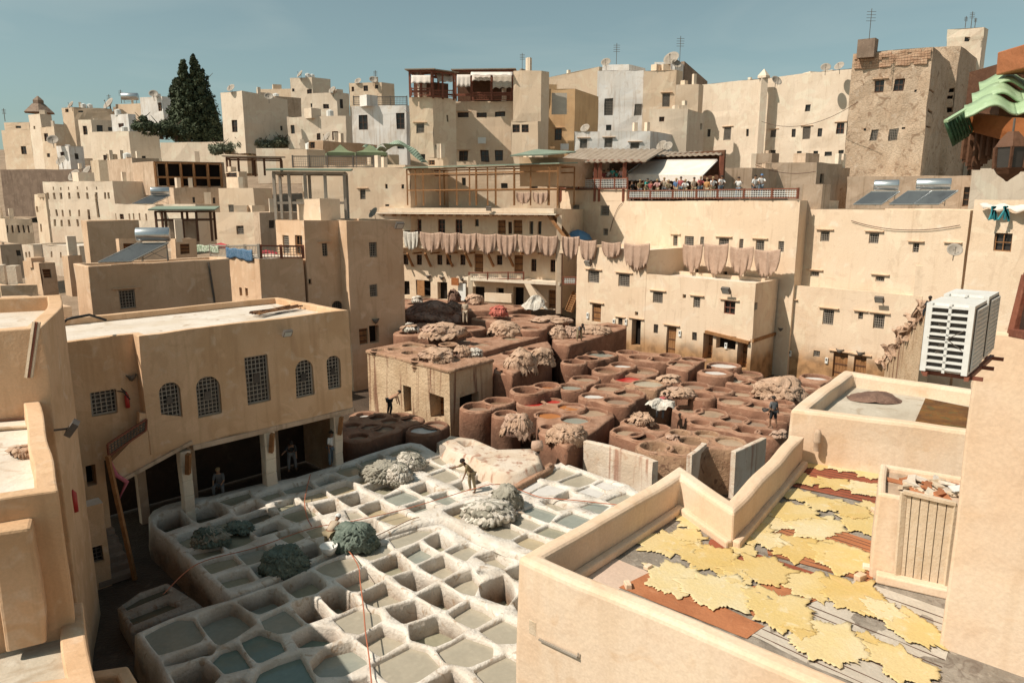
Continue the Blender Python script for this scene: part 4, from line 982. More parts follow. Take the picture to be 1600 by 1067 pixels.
mb = MB(); a = GP(722, 457, 1.3); mb.box((a.x, a.y, a.z), .95, .1, 1.9, rz=math.radians(-28)); mb.make('white_panel', 'white_paint', gh)
mb = MB(); a = GP(758, 464, .3); b_ = GP(800, 466, .3); mb.bar(a, b_, .3, .9); mb.wob(.02, 1); mb.make('low_parapet', 'cream', gh)
def lattice_rail(label, pts, h, posts=None, mp_='wood_red', ml='white_paint', name='railing', cat='railing', nx=16, parent=None, group=None):
    """pts: base points of the posts"""
    c = pts[0]; root = empty(name, c, label, cat, group) if parent is None else parent
    pm = None
    for p in pts:
        mb = MB(); mb.bar(p, p + Vector((0, 0, h * 1.06)), .16); mb.make('post', mp_, root)
    for a, b_ in zip(pts, pts[1:]):
        mb = MB(); up = Vector((0, 0, 1)); mb.bar(a + up * h * .97, b_ + up * h * .97, .09); mb.make('rail', mp_, root); mb = MB(); mb.bar(a + up * .08, b_ + up * .08, .08); mb.make('rail', mp_, root)
        mb = MB(); n_ = max(4, int((b_ - a).length / .22))
        for k in range(1, n_): q = a.lerp(b_, k / n_); mb.bar(q + up * .1, q + up * h * .93, .035, .035)
        for k in range(1, 5): mb.bar(a + up * h * (.1 + .2 * k), b_ + up * h * (.1 + .2 * k), .035)
        mb.make('lattice', ml, root)
    return root
lattice_rail('brown lattice railing of the gallery balcony above the ground floor shops', [GP(x, 437, -.05) for x in (733, 762, 794, 818)], .75, ml='iron_pale')
lattice_rail('short lattice railing on the balcony at the foot of the pale column', [GP(x, 445, -.05) for x in (880, 900)], .75, ml='white_paint')
def stairs(label, a, b_, w, n_, m='dusty', side=True):
    root = empty('stairs', a, label, 'stairs'); d = Vector((b_.x - a.x, b_.y - a.y, 0)); u = d.normalized(); ang = math.atan2(u.y, u.x); r = Vector((-u.y, u.x, 0))
    for k in range(n_):
        q = a.lerp(b_, (k + .5) / n_); mb = MB(); mb.box(q - Vector((0, 0, .1)), d.length / n_ * 1.1, w, .12, rz=ang); mb.make('step', m, root)
    for s_ in (-1, 1): mb = MB(); mb.bar(a + r * s_ * w / 2, b_ + r * s_ * w / 2, .08, .3); mb.make('stringer', 'wood', root)
    return root
stairs('wooden steps with orange stringers dropping from the pergola deck to the hides gallery', GP(887, 372, .2), GP(859, 335, .2), .9, 9, 'wood_dark')
q = [GP(816, 437, -.1), GP(824, 437, -.1), GP(849, 474, -.1), GP(838, 478, -.1), GP(828, 462, -.1)]
mb = MB(); mb.face(q[::-1]); mb.face([p + gn * .9 for p in q])
for i in range(5): a, b_ = q[i], q[(i + 1) % 5]; mb.face([a, b_, b_ + gn * .9, a + gn * .9])
mb.make('stair_flight', 'cream', gh)
stairs('orange edged steps beside the pale column', GP(889, 486, -.2), GP(901, 456, .6), .9, 9, 'wood')
# --- pergolas
def pergola(label, a0, yd, xs, yt, yb, dep, mids=(), roof=None, mw='wood', name='pergola', w=.14, xback=True, over=.5):
    pts = [HP(x, yb, a0, yd) for x in xs]; zt = HP(xs[0], yt, a0, yd).z; zb = min(p.z for p in pts)
    n = Vector((yaw(yd).y, -yaw(yd).x, 0)); n = n if n.y > 0 else -n
    root = empty(name, (pts[0].x, pts[0].y, zb), label, 'pergola')
    for k, off_ in ((0, 0), (1, dep)):
        for i, p in enumerate(pts):
            if k and i % 2: continue
            q = p + n * off_; mb = MB(); mb.bar((q.x, q.y, zb), (q.x, q.y, zt), w); mb.make('post', mw, root)
        a, b_ = pts[0] + n * off_, pts[-1] + n * off_
        for z in [zt] + [zb + (zt - zb) * t for t in mids]:
            mb = MB(); mb.bar((a.x, a.y, z), (b_.x, b_.y, z), w * .9); mb.make('beam', mw, root)
    for p in (pts[0], pts[-1]):
        mb = MB(); mb.bar((p.x, p.y, zt), (p.x + n.x * dep, p.y + n.y * dep, zt), w); mb.make('beam', mw, root)
    if roof:
        mb = MB(); a = pts[0] - n * over; b_ = pts[-1] - n * over; c = pts[-1] + n * (dep + over); d = pts[0] + n * (dep + over); z = zt + .18
        u = (b_ - a).normalized() * over
        mb.face([(a.x - u.x, a.y - u.y, z), (b_.x + u.x, b_.y + u.y, z), (c.x + u.x, c.y + u.y, z + .25), (d.x - u.x, d.y - u.y, z + .25)]); mb.make('roof_sheet', roof, root, solid=.12)
    return root
pergola('long brown post frame on the gallery roof with hides hung at its right end', GP(640, 320, .3), yG, [637, 650, 662, 688, 714, 734, 744, 762, 775, 803, 829, 858, 871], 265, 321, 4, mids=(.42, .86), roof='green_metal', over=.25)
# B2 tower and its low wing
C2 = Vector((-11.9, 51.7, 0)); 
BBt = HP(545, 345, C2, 50).z; r2 = HP(629, 350, C2, 50)
building('tower_house', 'tall plain ochre tower with three small blue framed windows left of the vats', 'house', [C2, r2, r2 + yaw(-40) * 7, C2 + yaw(-40) * 7], BBt, -1.4, 'ochre', full=True, par=.3, step=1.3,
    wins=[(0,577,378,589,401,'g'), (0,578,445,590,464,'g'), (0,577,508,592,536,'o'), (0,561,513,575,538,'d')], wob=.06, bevel=.05)
c3 = C2 + yaw(-40) * 1.2; c3.z = 0
w1_ = HP(475, 345, c3, 50); w2 = HP(430, 345, w1_, -45); w3 = HP(541, 345, c3, 50)
building('stair_tower', 'ochre stair tower with a lit orange door and one narrow window behind the cloth railing', 'house', [w2, w1_, w3], w1_.z, 4, 'ochre', par=.25, step=1.2, wins=[(0,442,368,452,396,'g'), (0,461,368,473,398,'b'), (1,504,380,512,400,'g','l'), (1,476,436,486,444,'h'), (1,519,470,535,487,'k','a')], wob=.05, bevel=.05)
c4 = HP(405, 405, c3, 50); c5 = HP(357, 402, c4, -45); c6 = HP(474, 405, c3, 50)
lw = building('low_wing', 'low ochre wing whose roof terrace has cloths drying on the rail', 'house', [c5, c4, c6], c4.z, 4, 'ochre', par=0, step=1.3, wins=[(0,374,450,378,463,'h'), (0,383,450,387,463,'h')], wob=.05, bevel=.04)
lattice_rail('dark red railing with wire mesh in front of the lit orange door', [HP(x, 404, c4, 50) for x in (408, 440, 474)], .9, ml='iron_pale')
lattice_rail('grey rail hung with a white and a blue patterned cloth', [HP(405, 402, c4, -45), HP(384, 402, c4, -45), HP(357, 402, c4, -45), HP(330, 400, c4, -45)], .85, mp_='iron_pale', ml='iron_pale')
pergola('tall frame of posts with a green sheet roof on top of the ochre stair tower', W(432, 340, 54), 80, [432, 455, 480, 511, 541], 270, 343, 3.2, mids=(.36,), roof='green_metal', mw='iron_pale', w=.2)
BB('small cream stair head under the green roofed post frame', 463, 500, 530, 53, 311, 345, 'cream', par=0, dep=3, name='roof_hut', cat='roof hut')
# B3 house with the solar heater
c = P(137, 416, 9.0); r_ = HP(358, 402, c, 44); l_ = HP(113, 404, c, -48)
building('heater_house', 'ochre house with one barred window and the large solar water heater on its roof', 'house', [l_, c, r_], 9.0, 0, 'ochre', par=.5, step=1.1, wins=[(1,187,453,212,482,'g','l')], wob=.06, bevel=.05, roofm='roof_white')
# --- left midground
BB('low cream block with a tiny door between the flat roofs at far left', 36, 62, 86, 50, 412, 440, 'ochre', wins=[(1,67,422,80,435,'d')], dep=3)
BB('flat roof with a hollow court at the left edge', None, 0, 58, 38, 448, 500, 'ochre', yr=72, dep=5, par=.6, thick=.4, wins=[])
BB('pale flat roof beyond the tall near house', None, -20, 112, 30, 485, 560, 'ochre', yr=70, dep=6, par=.35, roofm='roof_white', thick=.5)
BB('cream roof block behind the heater house', 97, 106, 128, 46, 400, 440, 'ochre', dep=4)
BB('ochre roof box with a shaded side and thick corner pier left of the heater', 126, 135, 218, 58, 345, 402, 'ochre', yr=60, par=.3)
BB('small roof hut with a brown door just behind the solar heater', 181, 186, 222, 50, 374, 402, 'ochre', wins=[(1,194,381,213,400,'d')], yr=65, par=.2)
BB('small roof hut with a brown door right of the solar heater', 264, 274, 306, 52, 374, 402, 'ochre', wins=[(1,282,382,296,397,'d')], yr=65, par=.2)
BB('long low whitewashed wall topped with loose stones', 33, 124, None, 75, 384, 418, 'pale', yl=-70, wins=row(0, [41, 46, 54, 59, 64, 80, 95], 394, 403, 2.6), par=.2, ytR=None)
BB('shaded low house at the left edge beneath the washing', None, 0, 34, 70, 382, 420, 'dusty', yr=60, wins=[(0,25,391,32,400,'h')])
BB('cream house with five slit windows at the left edge', None, 8, 50, 90, 342, 378, 'cream', yr=70, wins=row(0, [12, 20, 29, 37, 45], 352, 364, 3))
BB('narrow cream pier house left of the many-windowed house', 53, 70, 74, 86, 304, 385, 'cream', wins=row(0, [59], 323, 332, 3) + row(0, [64], 350, 362, 3), yl=-60)
BB('pale house with dozens of tiny slit windows', 66, 176, 245, 92, 283, 400, 'pale', yl=-72, yr=42, wins=row(0, [84, 94, 107, 121, 136, 151], 292, 297, 2) + row(0, [75, 85, 95, 108, 122, 136, 151, 164, 170], 301, 311, 3.6) + row(0, [77, 88, 98, 110, 124, 139], 328, 338, 3) + row(0, [77, 86, 96, 108, 122], 343, 354, 3.4) + [(0,150,304,154,340,'h'),(0,137,328,141,343,'w')])
BB('lit parapet wall with slit windows under the first water heater', 178, 305, None, 84, 319, 380, 'pale', yl=-76, wins=row(0, [181, 202, 209, 219, 229], 334, 345, 2.4) + [(0,187,335,193,343,'w')], par=.2, ytR=None)
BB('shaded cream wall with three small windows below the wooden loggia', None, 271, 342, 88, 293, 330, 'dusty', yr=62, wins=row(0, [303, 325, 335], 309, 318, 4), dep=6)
BB('cream block with one barred window right of the loggia', 341, 396, 425, 82, 294, 345, 'cream', yl=-76, wins=[(0,357,320,365,333,'g')])
BB('house with a slanting shadow and a small barred window', 335, 404, 450, 72, 332, 400, 'cream', yl=-72, wins=[(0,370,353,381,366,'g')])
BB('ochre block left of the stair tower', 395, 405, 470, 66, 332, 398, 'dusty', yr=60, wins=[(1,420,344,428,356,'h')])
pergola('small post frame with a green sheet roof and a brick panel behind the heater', W(246, 375, 66), 74, [247, 262, 288, 310, 332], 331, 377, 3, mids=(.72,), roof='green_metal', mw='wood_dark', w=.17)
BB('brick panel wall inside the small post frame', None, 265, 308, 67, 345, 372, 'dusty', yr=74, par=0, dep=1, name='brick_panel', cat='wall')
# loggia
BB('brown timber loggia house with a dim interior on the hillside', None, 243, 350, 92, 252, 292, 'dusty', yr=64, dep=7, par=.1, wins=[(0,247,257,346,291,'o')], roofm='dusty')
pergola('timber front of the loggia with chest-high rail', W(245, 292, 91.3), 64, [245, 263, 285, 305, 327, 347], 254, 292, 1.0, mids=(.4,), mw='wood', w=.25)
pergola('brown canopy on posts right of the loggia', W(356, 288, 88), 74, [356, 374, 396, 414, 440], 247, 274, 4, mids=(), roof='corrugate', mw='wood_dark', w=.2)
BB('tiny cream kiosk below the brown canopy', 352, 373, 386, 86, 268, 296, 'cream', dep=3, par=0, wins=[(0,353,270,370,277,'w')])
BB('grey brown long wall across the far left', 0, 214, None, 130, 264, 330, 'grime', yl=-84, dep=20)
BB('brick parapet right of the long grey wall', None, 153, 206, 120, 250, 285, 'wood_pale', yr=80, dep=3, par=0)
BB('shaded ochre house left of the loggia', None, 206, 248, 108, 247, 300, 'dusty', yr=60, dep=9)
# --- far left skyline
S = 'cream'
BB('far tan house at the left edge with a blue grey turret', 2, 47, None, 175, 203, 262, 'cream', yl=-76, wins=[(0,33,229,41,241,'w')])
BB('far low storey house behind the tan one', 6, 45, None, 185, 191, 215, 'cream', yl=-80, wins=[(0,24,197,33,201,'h')])
BB('slender white tower house with a dark pyramid roof', 44, 62, 80, 165, 178, 262, 'pale', wins=[(0,52,197,55,202,'h')], par=0, yl=-60)
rf = MB(); c = W(44, 179, 170); 
ct = W(62, 177, 172); rf.lathe((ct.x, ct.y, ct.z), [(3.4, 0), (1.4, 2.0), (1.2, 2.0), (1.2, 2.8), (.1, 3.8)], 6); o = rf.make('pyramid_roof', 'grime', None); tag(o, 'dark stepped pyramid roof crowning the slender white tower', 'roof')
BB('tan house right of the slender white tower', 63, 84, 100, 158, 198, 262, 'cream', wins=[(0,69,209,75,221,'w'), (0,73,240,78,246,'h')], yl=-70)
BB('tan four storey house with a flat dark eave', 96, 114, 175, 172, 168, 250, 'cream', yr=70, wins=[(0,102,170,107,176,'h'), (1,122,173,130,176,'h'), (1,106,205,110,217,'h')], yl=-70)
BB('pale block with a round water tank below the tan house', 88, 107, 130, 150, 228, 262, 'white_house', wins=[(0,95,238,101,250,'w'), (1,117,240,123,249,'h')], yl=-70)
BB('white stepped house with two dark windows near the cypresses', 122, 142, 182, 155, 187, 240, 'pale', wins=[(0,130,197,136,211,'w'), (1,151,196,161,206,'h'), (1,169,199,177,205,'h')], yl=-70, yr=60)
BB('house with a satellite dish on the ridge of the left hill', 128, 172, 215, 178, 174, 215, 'dusty', yl=-80, yr=70)
BB('large pale house with a lit left wall and darker right wall', 140, 201, 248, 140, 205, 265, 'pale', wins=[(0,161,242,169,250,'w'), (0,191,243,196,250,'w'), (1,222,244,228,248,'h'), (0,134,224,138,236,'h')], yl=-76, yr=62)
BB('white box house with red trimmed window left of the cypresses', 173, 200, 212, 150, 178, 208, 'white_house', wins=[(0,185,193,194,199,'r')], yl=-74)
BB('tan roof house carrying a grey water tank', 180, 219, None, 175, 162, 200, 'cream', yl=-76)
BB('white house with a wooden shutter touching the cypress crown', 218, 253, 270, 160, 151, 200, 'white_house', wins=[(0,247,161,253,174,'b')], yl=-76, yr=50)
BB('long pale retaining wall below the cypresses', 250, 384, None, 128, 221, 262, 'pale', yl=-80, dep=14, par=.2)
BB('big house with a sunlit end wall and long shaded side right of the cypresses', 344, 378, 448, 120, 142, 230, 'pale', wins=[(0,362,188,371,207,'w'), (1,438,197,442,204,'h')], yr=40, ytR=156, par=0, roofm='grime', yl=-62)
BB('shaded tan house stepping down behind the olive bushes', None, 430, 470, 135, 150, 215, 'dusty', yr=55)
BB('white cube house with two small windows on the ridge', 453, 487, 516, 170, 121, 180, 'pale', wins=[(0,456,139,460,144,'h'), (0,480,140,487,147,'w'), (0,485,162,489,168,'h')], yl=-80, yr=55)
BB('small pale house with a brown gable right of the white cube', 487, 526, 545, 160, 145, 178, 'pale', wins=[(0,505,163,514,170,'w'), (1,531,155,536,170,'w')], yl=-80, yr=60)
BB('tan flat roofed house left of the white cube', 400, 456, None, 180, 139, 170, 'cream', yl=-84)
BB('tan ridge house with three windows and an aerial', 545, 596, 616, 160, 129, 175, 'cream', wins=[(0,549,136,553,143,'w'), (0,568,134,575,143,'w'), (0,586,133,591,139,'w'), (0,575,153,579,158,'h')], yl=-82, yr=50)
BB('pale house with a long lower wall and dark doorway above the bushes', 448, 540, 552, 122, 181, 240, 'pale', wins=[(0,454,196,460,209,'h'), (0,495,208,501,219,'w'), (0,519,206,528,219,'r')], yl=-82, yr=60, ytR=None)
BB('white washed house with two tall shuttered windows', 549, 634, 640, 112, 165, 250, 'white_house', wins=[(0,560,180,574,203,'w'), (0,619,177,632,202,'w'), (0,620,224,632,233,'h')], yl=-84, yr=50, par=.1)
lattice_rail('iron balustrade on the roof of the white washed house', [W(x, 165, 113) for x in (553, 582, 610, 636)], 1.3, mp_='iron', ml='iron')
# --- central tall houses
zl = W(676, 108, 92).z
tw = BB('tall cream tower house with an open loggia under a flat roof', 639, 676, 712, 92, 152, 262, 'cream', wins=[(0,650,193,663,208,'g','l'), (0,655,241,664,250,'h'), (1,698,180,701,191,'h'), (1,681,227,685,234,'h')], yl=-84, yr=52, par=0, ytR=155)
mh = BB('massive cream house with an awning loggia and an outdoor air conditioner', 709, 805, 812, 98, 158, 262, 'cream', wins=[(0,715,176,732,184,'w','l'), (0,745,176,761,183,'w'), (0,773,175,789,183,'w'), (0,717,236,731,252,'w','l'), (0,751,235,764,253,'w'), (0,773,235,786,252,'w')], yl=-86, yr=42, par=0)
pergola('tower loggia with a cream blind and thin posts', W(641, 150, 92), -84, [641, 658, 675], 112, 152, 4, mids=(.22,), roof='corrugate', mw='wood_red', w=.25)
pergola('side gallery of the tower under drooping white awnings', W(676, 152, 92), 52, [677, 692, 709], 112, 154, 3.5, mids=(.2,), roof='corrugate', mw='wood_red', w=.22)
pergola('long top gallery with striped blinds on the massive house', W(712, 156, 98), -86, [712, 737, 768, 800], 112, 157, 5, mids=(.2,), roof='corrugate', mw='wood_red', w=.3)
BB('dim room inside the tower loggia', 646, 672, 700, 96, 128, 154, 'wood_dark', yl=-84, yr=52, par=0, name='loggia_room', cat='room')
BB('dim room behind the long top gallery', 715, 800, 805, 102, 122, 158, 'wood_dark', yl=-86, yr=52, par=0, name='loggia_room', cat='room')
def blind(label, x0, x1, y0, y1, Y, yd, bulge=.3, m='white_fabric'):
    a = W(x0, y0, Y); mb = MB(); a2 = HP(x1, y0, a, yd); h = a.z - HP(x0, y1, a, yd).z; n = Vector((yaw(yd).y, -yaw(yd).x, 0)); n = n if n.y < 0 else -n
    mb.sheet(lambda s, t: a.lerp(a2, s) + n * (bulge * t * (1 + .25 * math.sin(s * 19))) - Vector((0, 0, h * t * (1 - .12 * abs(math.sin(s * 9))))), 14, 4); o = mb.make('blind', m, None, smooth=True, solid=.03); return tag(o, label, 'blind')
blind('cream blind half lowered in the tower loggia', 643, 673, 118, 132, 91.5, -84); blind('white blind at the left end of the long top gallery', 714, 735, 117, 138, 97.5, -86)
blind('scalloped white blind in the middle of the long top gallery', 738, 767, 115, 128, 97.3, -86); blind('wide tan blind at the right end of the long top gallery', 770, 800, 116, 140, 97.3, -86, m='sheet_pale')
blind('white valance hanging over the long top gallery', 736, 801, 113, 120, 96.9, -86, .7); blind('drooping white awning over the tower side gallery', 682, 708, 117, 130, 93.5, 52, .5)
lattice_rail('red brown balustrade along the long top gallery', [HP(x, 157, W(739, 157, 97.6), -86) for x in (739, 768, 798)], 1.0, ml='wood_red', mp_='wood_red')
lattice_rail('red brown balustrade in the tower loggia', [HP(x, 150, W(643, 150, 91.7), -84) for x in (643, 672)], .9, ml='wood_red', mp_='wood_red')
lattice_rail('red brown balustrade on the side of the tower loggia', [HP(x, 153, W(677, 151, 91.7), 52) for x in (677, 692, 708)], .9, ml='wood_red', mp_='wood_red')
BB('narrow stacked balcony house with corrugated cladding', 802, 846, 858, 96, 110, 262, 'cream', wins=[(0,802,196,813,207,'w'), (0,815,195,826,207,'w'), (0,803,236,812,242,'h')], yl=-84, yr=50, par=0)
BB('jutting balcony room under a corrugated lean-to roof', 799, 841, 852, 92, 190, 232, 'cream', wins=[(0,801,195,812,207,'w'), (0,815,195,826,207,'w')], yl=-84, yr=50, par=0, name='balcony_room', cat='room', roofm='corrugate')
BB('patched orange plaster house with a rubble side wall', 818, 899, 935, 100, 139, 262, 'orange_plaster', wins=[(0,867,201,878,219,'w','l')], yl=-84, yr=46, par=0, ytR=152, roofm='corrugate')
BB('grey corrugated shed on top of the patched orange house', 812, 815, 853, 99, 107, 138, 'corrugate', yr=72, par=0, name='roof_shed', cat='shed', ytR=118)
mb = MB(); a = W(863, 146, 98.5); mb.box(a + Vector((.9, -.5, -1.4)), 2.0, .15, 2.7); o = mb.make('shutter', 'sheet_pale', None); tag(o, 'big pale shutter on the patched orange house', 'shutter')
BB('low stained white house with three barred windows behind the café roof', 898, 1016, None, 92, 205, 262, 'white_house', wins=[(0,906,217,918,232,'g','l'), (0,945,216,957,231,'g','l'), (0,985,223,999,233,'g','l')], yl=-86, par=.2)
BB('cream wall rising toward the white house', 845, 936, None, 128, 124, 240, 'cream', yl=-84, par=0, ytR=104, dep=5)
BB('tall white washed house with three barred windows', 934, 1006, None, 118, 110, 240, 'white_house', wins=[(0,944,154,958,181,'g'), (0,991,163,1003,181,'g'), (0,947,195,955,204,'h')], yl=-84, par=.2, dep=16)
BB('cream tower house joined to the right of the white washed house', 1006, 1057, 1067, 117, 110, 250, 'cream', wins=[(0,1035,146,1047,167,'g','l')], yl=-84, yr=50, par=0, dep=14)
BB('white roof box on the left of the white washed house', 941, 983, None, 122, 101, 112, 'white_house', yl=-84, par=.1, dep=5, name='roof_box', cat='roof box')
BB('white roof box with dishes at the right of the white washed house', 1023, 1055, None, 122, 97, 112, 'white_house', yl=-84, par=.1, dep=5, name='roof_box', cat='roof box')
BB('broken brown gable wall behind the cream tower house', 1064, 1070, 1107, 124, 96, 140, 'grime', yr=52, par=0, ytR=128, name='gable_wall', cat='wall')
BB('cream link house with a dark side strip', 1056, 1092, 1099, 114, 132, 260, 'cream', yl=-84, yr=42, par=0)
bw = BB('huge blank cream wall stretching to the brick tower with small barred windows', 1097, 1345, None, 108, 133, 320, 'pale', yl=-55, dep=14, par=.3, step=5, ytR=106,
   wins=[(0,1105,202,1110,214,'h'), (0,1131,199,1142,219,'g','l'), (0,1166,202,1170,213,'h'), (0,1204,203,1213,215,'g','l'), (0,1237,202,1243,214,'h'), (0,1254,198,1266,218,'g','l'), (0,1277,201,1284,214,'h'), (0,1258,164,1266,174,'h'), (0,1307,192,1319,210,'r','l'), (0,1245,236,1252,244,'h'), (0,1271,236,1278,244,'h'), (0,1288,237,1300,244,'h'), (0,1310,235,1318,241,'h'), (0,1202,235,1212,242,'h')])
# chimney pillar on it
c = HP(1196, 127, HP(1196, 127, W(1345, 106, 108), -55), -55) - Vector((.8, 1.5, 0))
mb = MB(); zb_ = c.z - 16; mb.bar((c.x, c.y, zb_), (c.x, c.y, c.z + .4), 1.0); mb.lathe((c.x, c.y, c.z + .4), [(.95, -.25), (.95, .1), (.05, 1.1)], 4); o = mb.make('wall_pillar', 'pale', None); tag(o, 'slender pillar with a pointed cap standing against the huge cream wall', 'pillar')
BB('plain cream box house with a sloping dark eave in front of the huge wall', 1015, 1075, 1101, 96, 170, 262, 'pale', yl=-86, yr=42, par=0, ytR=179, wins=[(0,1030,182,1038,190,'w'), (1,1094,193,1097,203,'h')])
BB('low weathered wall with arched niches beside the tourist terrace', 1176, 1277, 1316, 78, 254, 330, 'dusty', yl=-80, yr=50, wins=[(0,1177,273,1184,288,'h','a'), (0,1192,272,1201,289,'h','a'), (1,1281,272,1287,286,'h')], par=.2)
BB('small ruined annex left of the brick tower', 1277, 1312, 1328, 84, 262, 330, 'brickwork', yl=-70, yr=50, wins=[(0,1296,270,1303,287,'h')], par=0)
BB('shaded retaining wall with a corrugated fence right of the awning', 1125, 1176, None, 74, 262, 318, 'dusty', yl=-84, par=0)
BB('flat canopy hut on the slope below the chimney pillar', 1180, 1206, 1217, 88, 240, 258, 'dusty', yl=-80, yr=60, par=0, roofm='corrugate')
# brick tower
tb = BB('tall weathered brick tower house with four windows and a ragged top', 1334, 1458, 1492, 84, 74, 330, 'brickwork', yl=-62, yr=40, par=.5, step=3, wob=.18,
   wins=[(0,1367,125,1382,144,'w','l'), (0,1397,124,1412,142,'w'), (0,1360,202,1372,221,'g'), (0,1389,201,1403,221,'g'), (0,1430,140,1434,144,'h'), (0,1349,200,1353,204,'h'), (0,1408,200,1414,203,'h'), (1,1451,141,1460,145,'h'), (1,1450,172,1457,177,'h'), (1,1447,197,1454,200,'h')])
cq = W(1458, 74, 84); lq_ = HP(1334, 74, cq, -62)
for k in range(6):
    a = lq_.lerp(cq, .02); b_ = lq_.lerp(cq, .985); z = cq.z - .25 - .27 * k; o_ = Vector((0, -.03 + .02 * math.sin(k * 2.1), 0)); mb = MB(); n_ = 24
    for i in range(n_):
        if R.random() < .12: continue
        mb.bar(Vector((*(a.lerp(b_, i / n_)).to_2d(), z)) + o_, Vector((*(a.lerp(b_, (i + .94) / n_)).to_2d(), z)) + o_, .22, .23)
    mb.wob(.12, 1.3); q = mb.make('brick_course', 'mat_brick', tb); q['kind'] = 'stuff'
BB('second brick tower in shade and sun with gaping openings', 1462, 1500, 1532, 92, 72, 330, 'brickwork', yl=-70, yr=42, par=0, wins=[(0,1483,138,1496,145,'o'), (0,1482,150,1497,155,'o'), (0,1480,168,1497,176,'o')], wob=.2)
BB('leaning plastered tower topped with antennas', 1482, 1538, 1545, 100, 43, 330, 'pale', yl=-74, yr=46, par=.4, wins=[(0,1505,58,1514,65,'h'), (0,1495,104,1504,110,'h')], wob=.2)
BB('rubble wall dropping to the right of the leaning tower', 1536, 1580, None, 98, 125, 330, 'brickwork', yl=-80, par=0)
BB('weathered long wall in front of the brick tower', 1325, 1530, None, 76, 274, 340, 'dusty', yl=-72, par=.2, wins=[(0,1505,292,1525,322,'b')], wob=.1)
BB('cracked cream wall behind the heaters at the right', 1520, 1640, None, 70, 262, 340, 'pale', yl=-76, par=.1)
BB('black roof hut with a green edge on the brick tower', 1340, 1368, 1373, 86, 60, 75, 'grime', yl=-70, yr=42, par=0, name='roof_hut', cat='roof hut', roofm='green_dark')
# --- between: walls under the tents
BB('cream house with small windows right of the tall post frame', 470, 640, None, 78, 262, 345, 'cream', yl=-84, wins=[(0,472,299,478,308,'h'), (0,563,296,571,312,'g','l'), (0,602,288,606,295,'h'), (0,628,288,632,295,'h'), (0,602,320,608,323,'h')], par=.2)
BB('cream terrace house carrying the green tents', 505, 632, None, 86, 258, 300, 'cream', yl=-84, par=.2)
BB('pale low house with a white doorway left of the green tents', 430, 480, 508, 96, 233, 275, 'cream', yl=-84, yr=60, wins=[(0,439,222,447,232,'d')])
BB('ochre parapet block below the white washed house', 482, 505, None, 100, 220, 262, 'ochre', yl=-84, wins=[(0,483,222,492,232,'w')])
BB('long pale parapet behind the brown canopy', 400, 452, None, 100, 232, 275, 'pale', yl=-84)
BB('dusty hillside house behind the long post frame', 700, 870, None, 80, 258, 330, 'cream', yl=-86, wins=[(0,722,278,728,290,'h'), (0,783,286,793,294,'h'), (0,828,280,840,296,'h')], par=.2)
BB('pale storage block between tower and massive house', 668, 692, 700, 84, 246, 300, 'cream', yl=-84, yr=50, wins=[(0,669,250,679,258,'b')], par=.1)
# café roof, loggia and awning on the tourist terrace
def roofsheet(label, quad, m, name='roof', th=.12, n_=(18, 4), corr=.0, cat='roof'):
    a, b_, c, d = quad; mb = MB(); mb.sheet(lambda s, t: a.lerp(b_, s).lerp(d.lerp(c, s), t) + Vector((0, 0, corr * math.sin(s * 95))), n_[0] * (4 if corr else 1), n_[1]); mb.wob(.06, .5); o = mb.make(name, m, None, solid=th); return tag(o, label, cat)
nT = Vector((yaw(yT).y, -yaw(yT).x, 0)); nT = nT if nT.y > 0 else -nT
def TP(px, py, back=0): return HP(px, py, T0 + nT * back, yT)
roofsheet('sagging grey corrugated roof of the tourist café', [TP(866, 255, -.5), TP(1010, 252, -.5), TP(1040, 234, 5), TP(905, 233, 5)], 'corrugate', corr=.06)
roofsheet('ribbed tile roof above the cream awning', [TP(1000, 246, 4.6), TP(1127, 241, 4.6), TP(1128, 238, 8.5), TP(1010, 238, 8.5)], 'corrugate', corr=.05)
aw = empty('awning', TP(1005, 250), 'big cream retractable awning with a scalloped edge over the tourists', 'awning')
a, b_, c, d = TP(1006, 250, 4.6), TP(1121, 249, 4.6), TP(1098, 274, 1.3), TP(976, 273, 1.3)
mb = MB(); mb.sheet(lambda s, t: d.lerp(c, s).lerp(a.lerp(b_, s), t) + Vector((0, 0, -.12 * math.sin(t * math.pi))), 20, 8); mb.make('canopy', 'white_fabric', aw, smooth=True, solid=.03)
mb = MB(); mb.sheet(lambda s, t: d.lerp(c, s) - Vector((0, 0, (.5 + .1 * abs(math.sin(s * 60))) * t)), 80, 2); mb.make('valance', 'white_fabric', aw, solid=.02)
for q, r in ((a, d), (b_, c)): mb = MB(); mb.bar(q - Vector((0, 0, .1)), r, .08); mb.make('arm', 'white_paint', aw)
caf = empty('cafe_loggia', TP(872, 300), 'dark timber loggia of the café where tourists crowd behind a white lattice', 'loggia')
for x in (877, 930, 937, 975, 1003, 1125):
    bk_ = 4.7 if x > 1000 else .1; p = TP(x, 298, bk_); z = TP(x, 250 if x < 1100 else 244, bk_).z; mb = MB(); mb.bar((p.x, p.y, 12.7), (p.x, p.y, z), .35); mb.make('post', 'wood_red', caf)
p = TP(873, 298, 6.2); q = TP(1130, 298, 6.2); mb = MB(); mb.bar((p.x, p.y, 15), (q.x, q.y, 15), .2, 5); mb.make('back_wall', 'wood_dark', caf)
p = TP(873, 253, .1); q = TP(1003, 252, .1); mb = MB(); mb.bar(p, q, .25, .3); mb.make('beam', 'wood_red', caf)
mb = MB(); p = TP(873, 298, .3); q = TP(982, 298, .3); mb.bar((p.x, p.y, 13.25), (q.x, q.y, 13.25), .5, 1.3); mb.make('sill', 'cream', caf)
lattice_rail('white lattice balustrade of the café loggia', [TP(x, 296, -.15) for x in (881, 904, 929, 938, 960, 980)], 1.1)
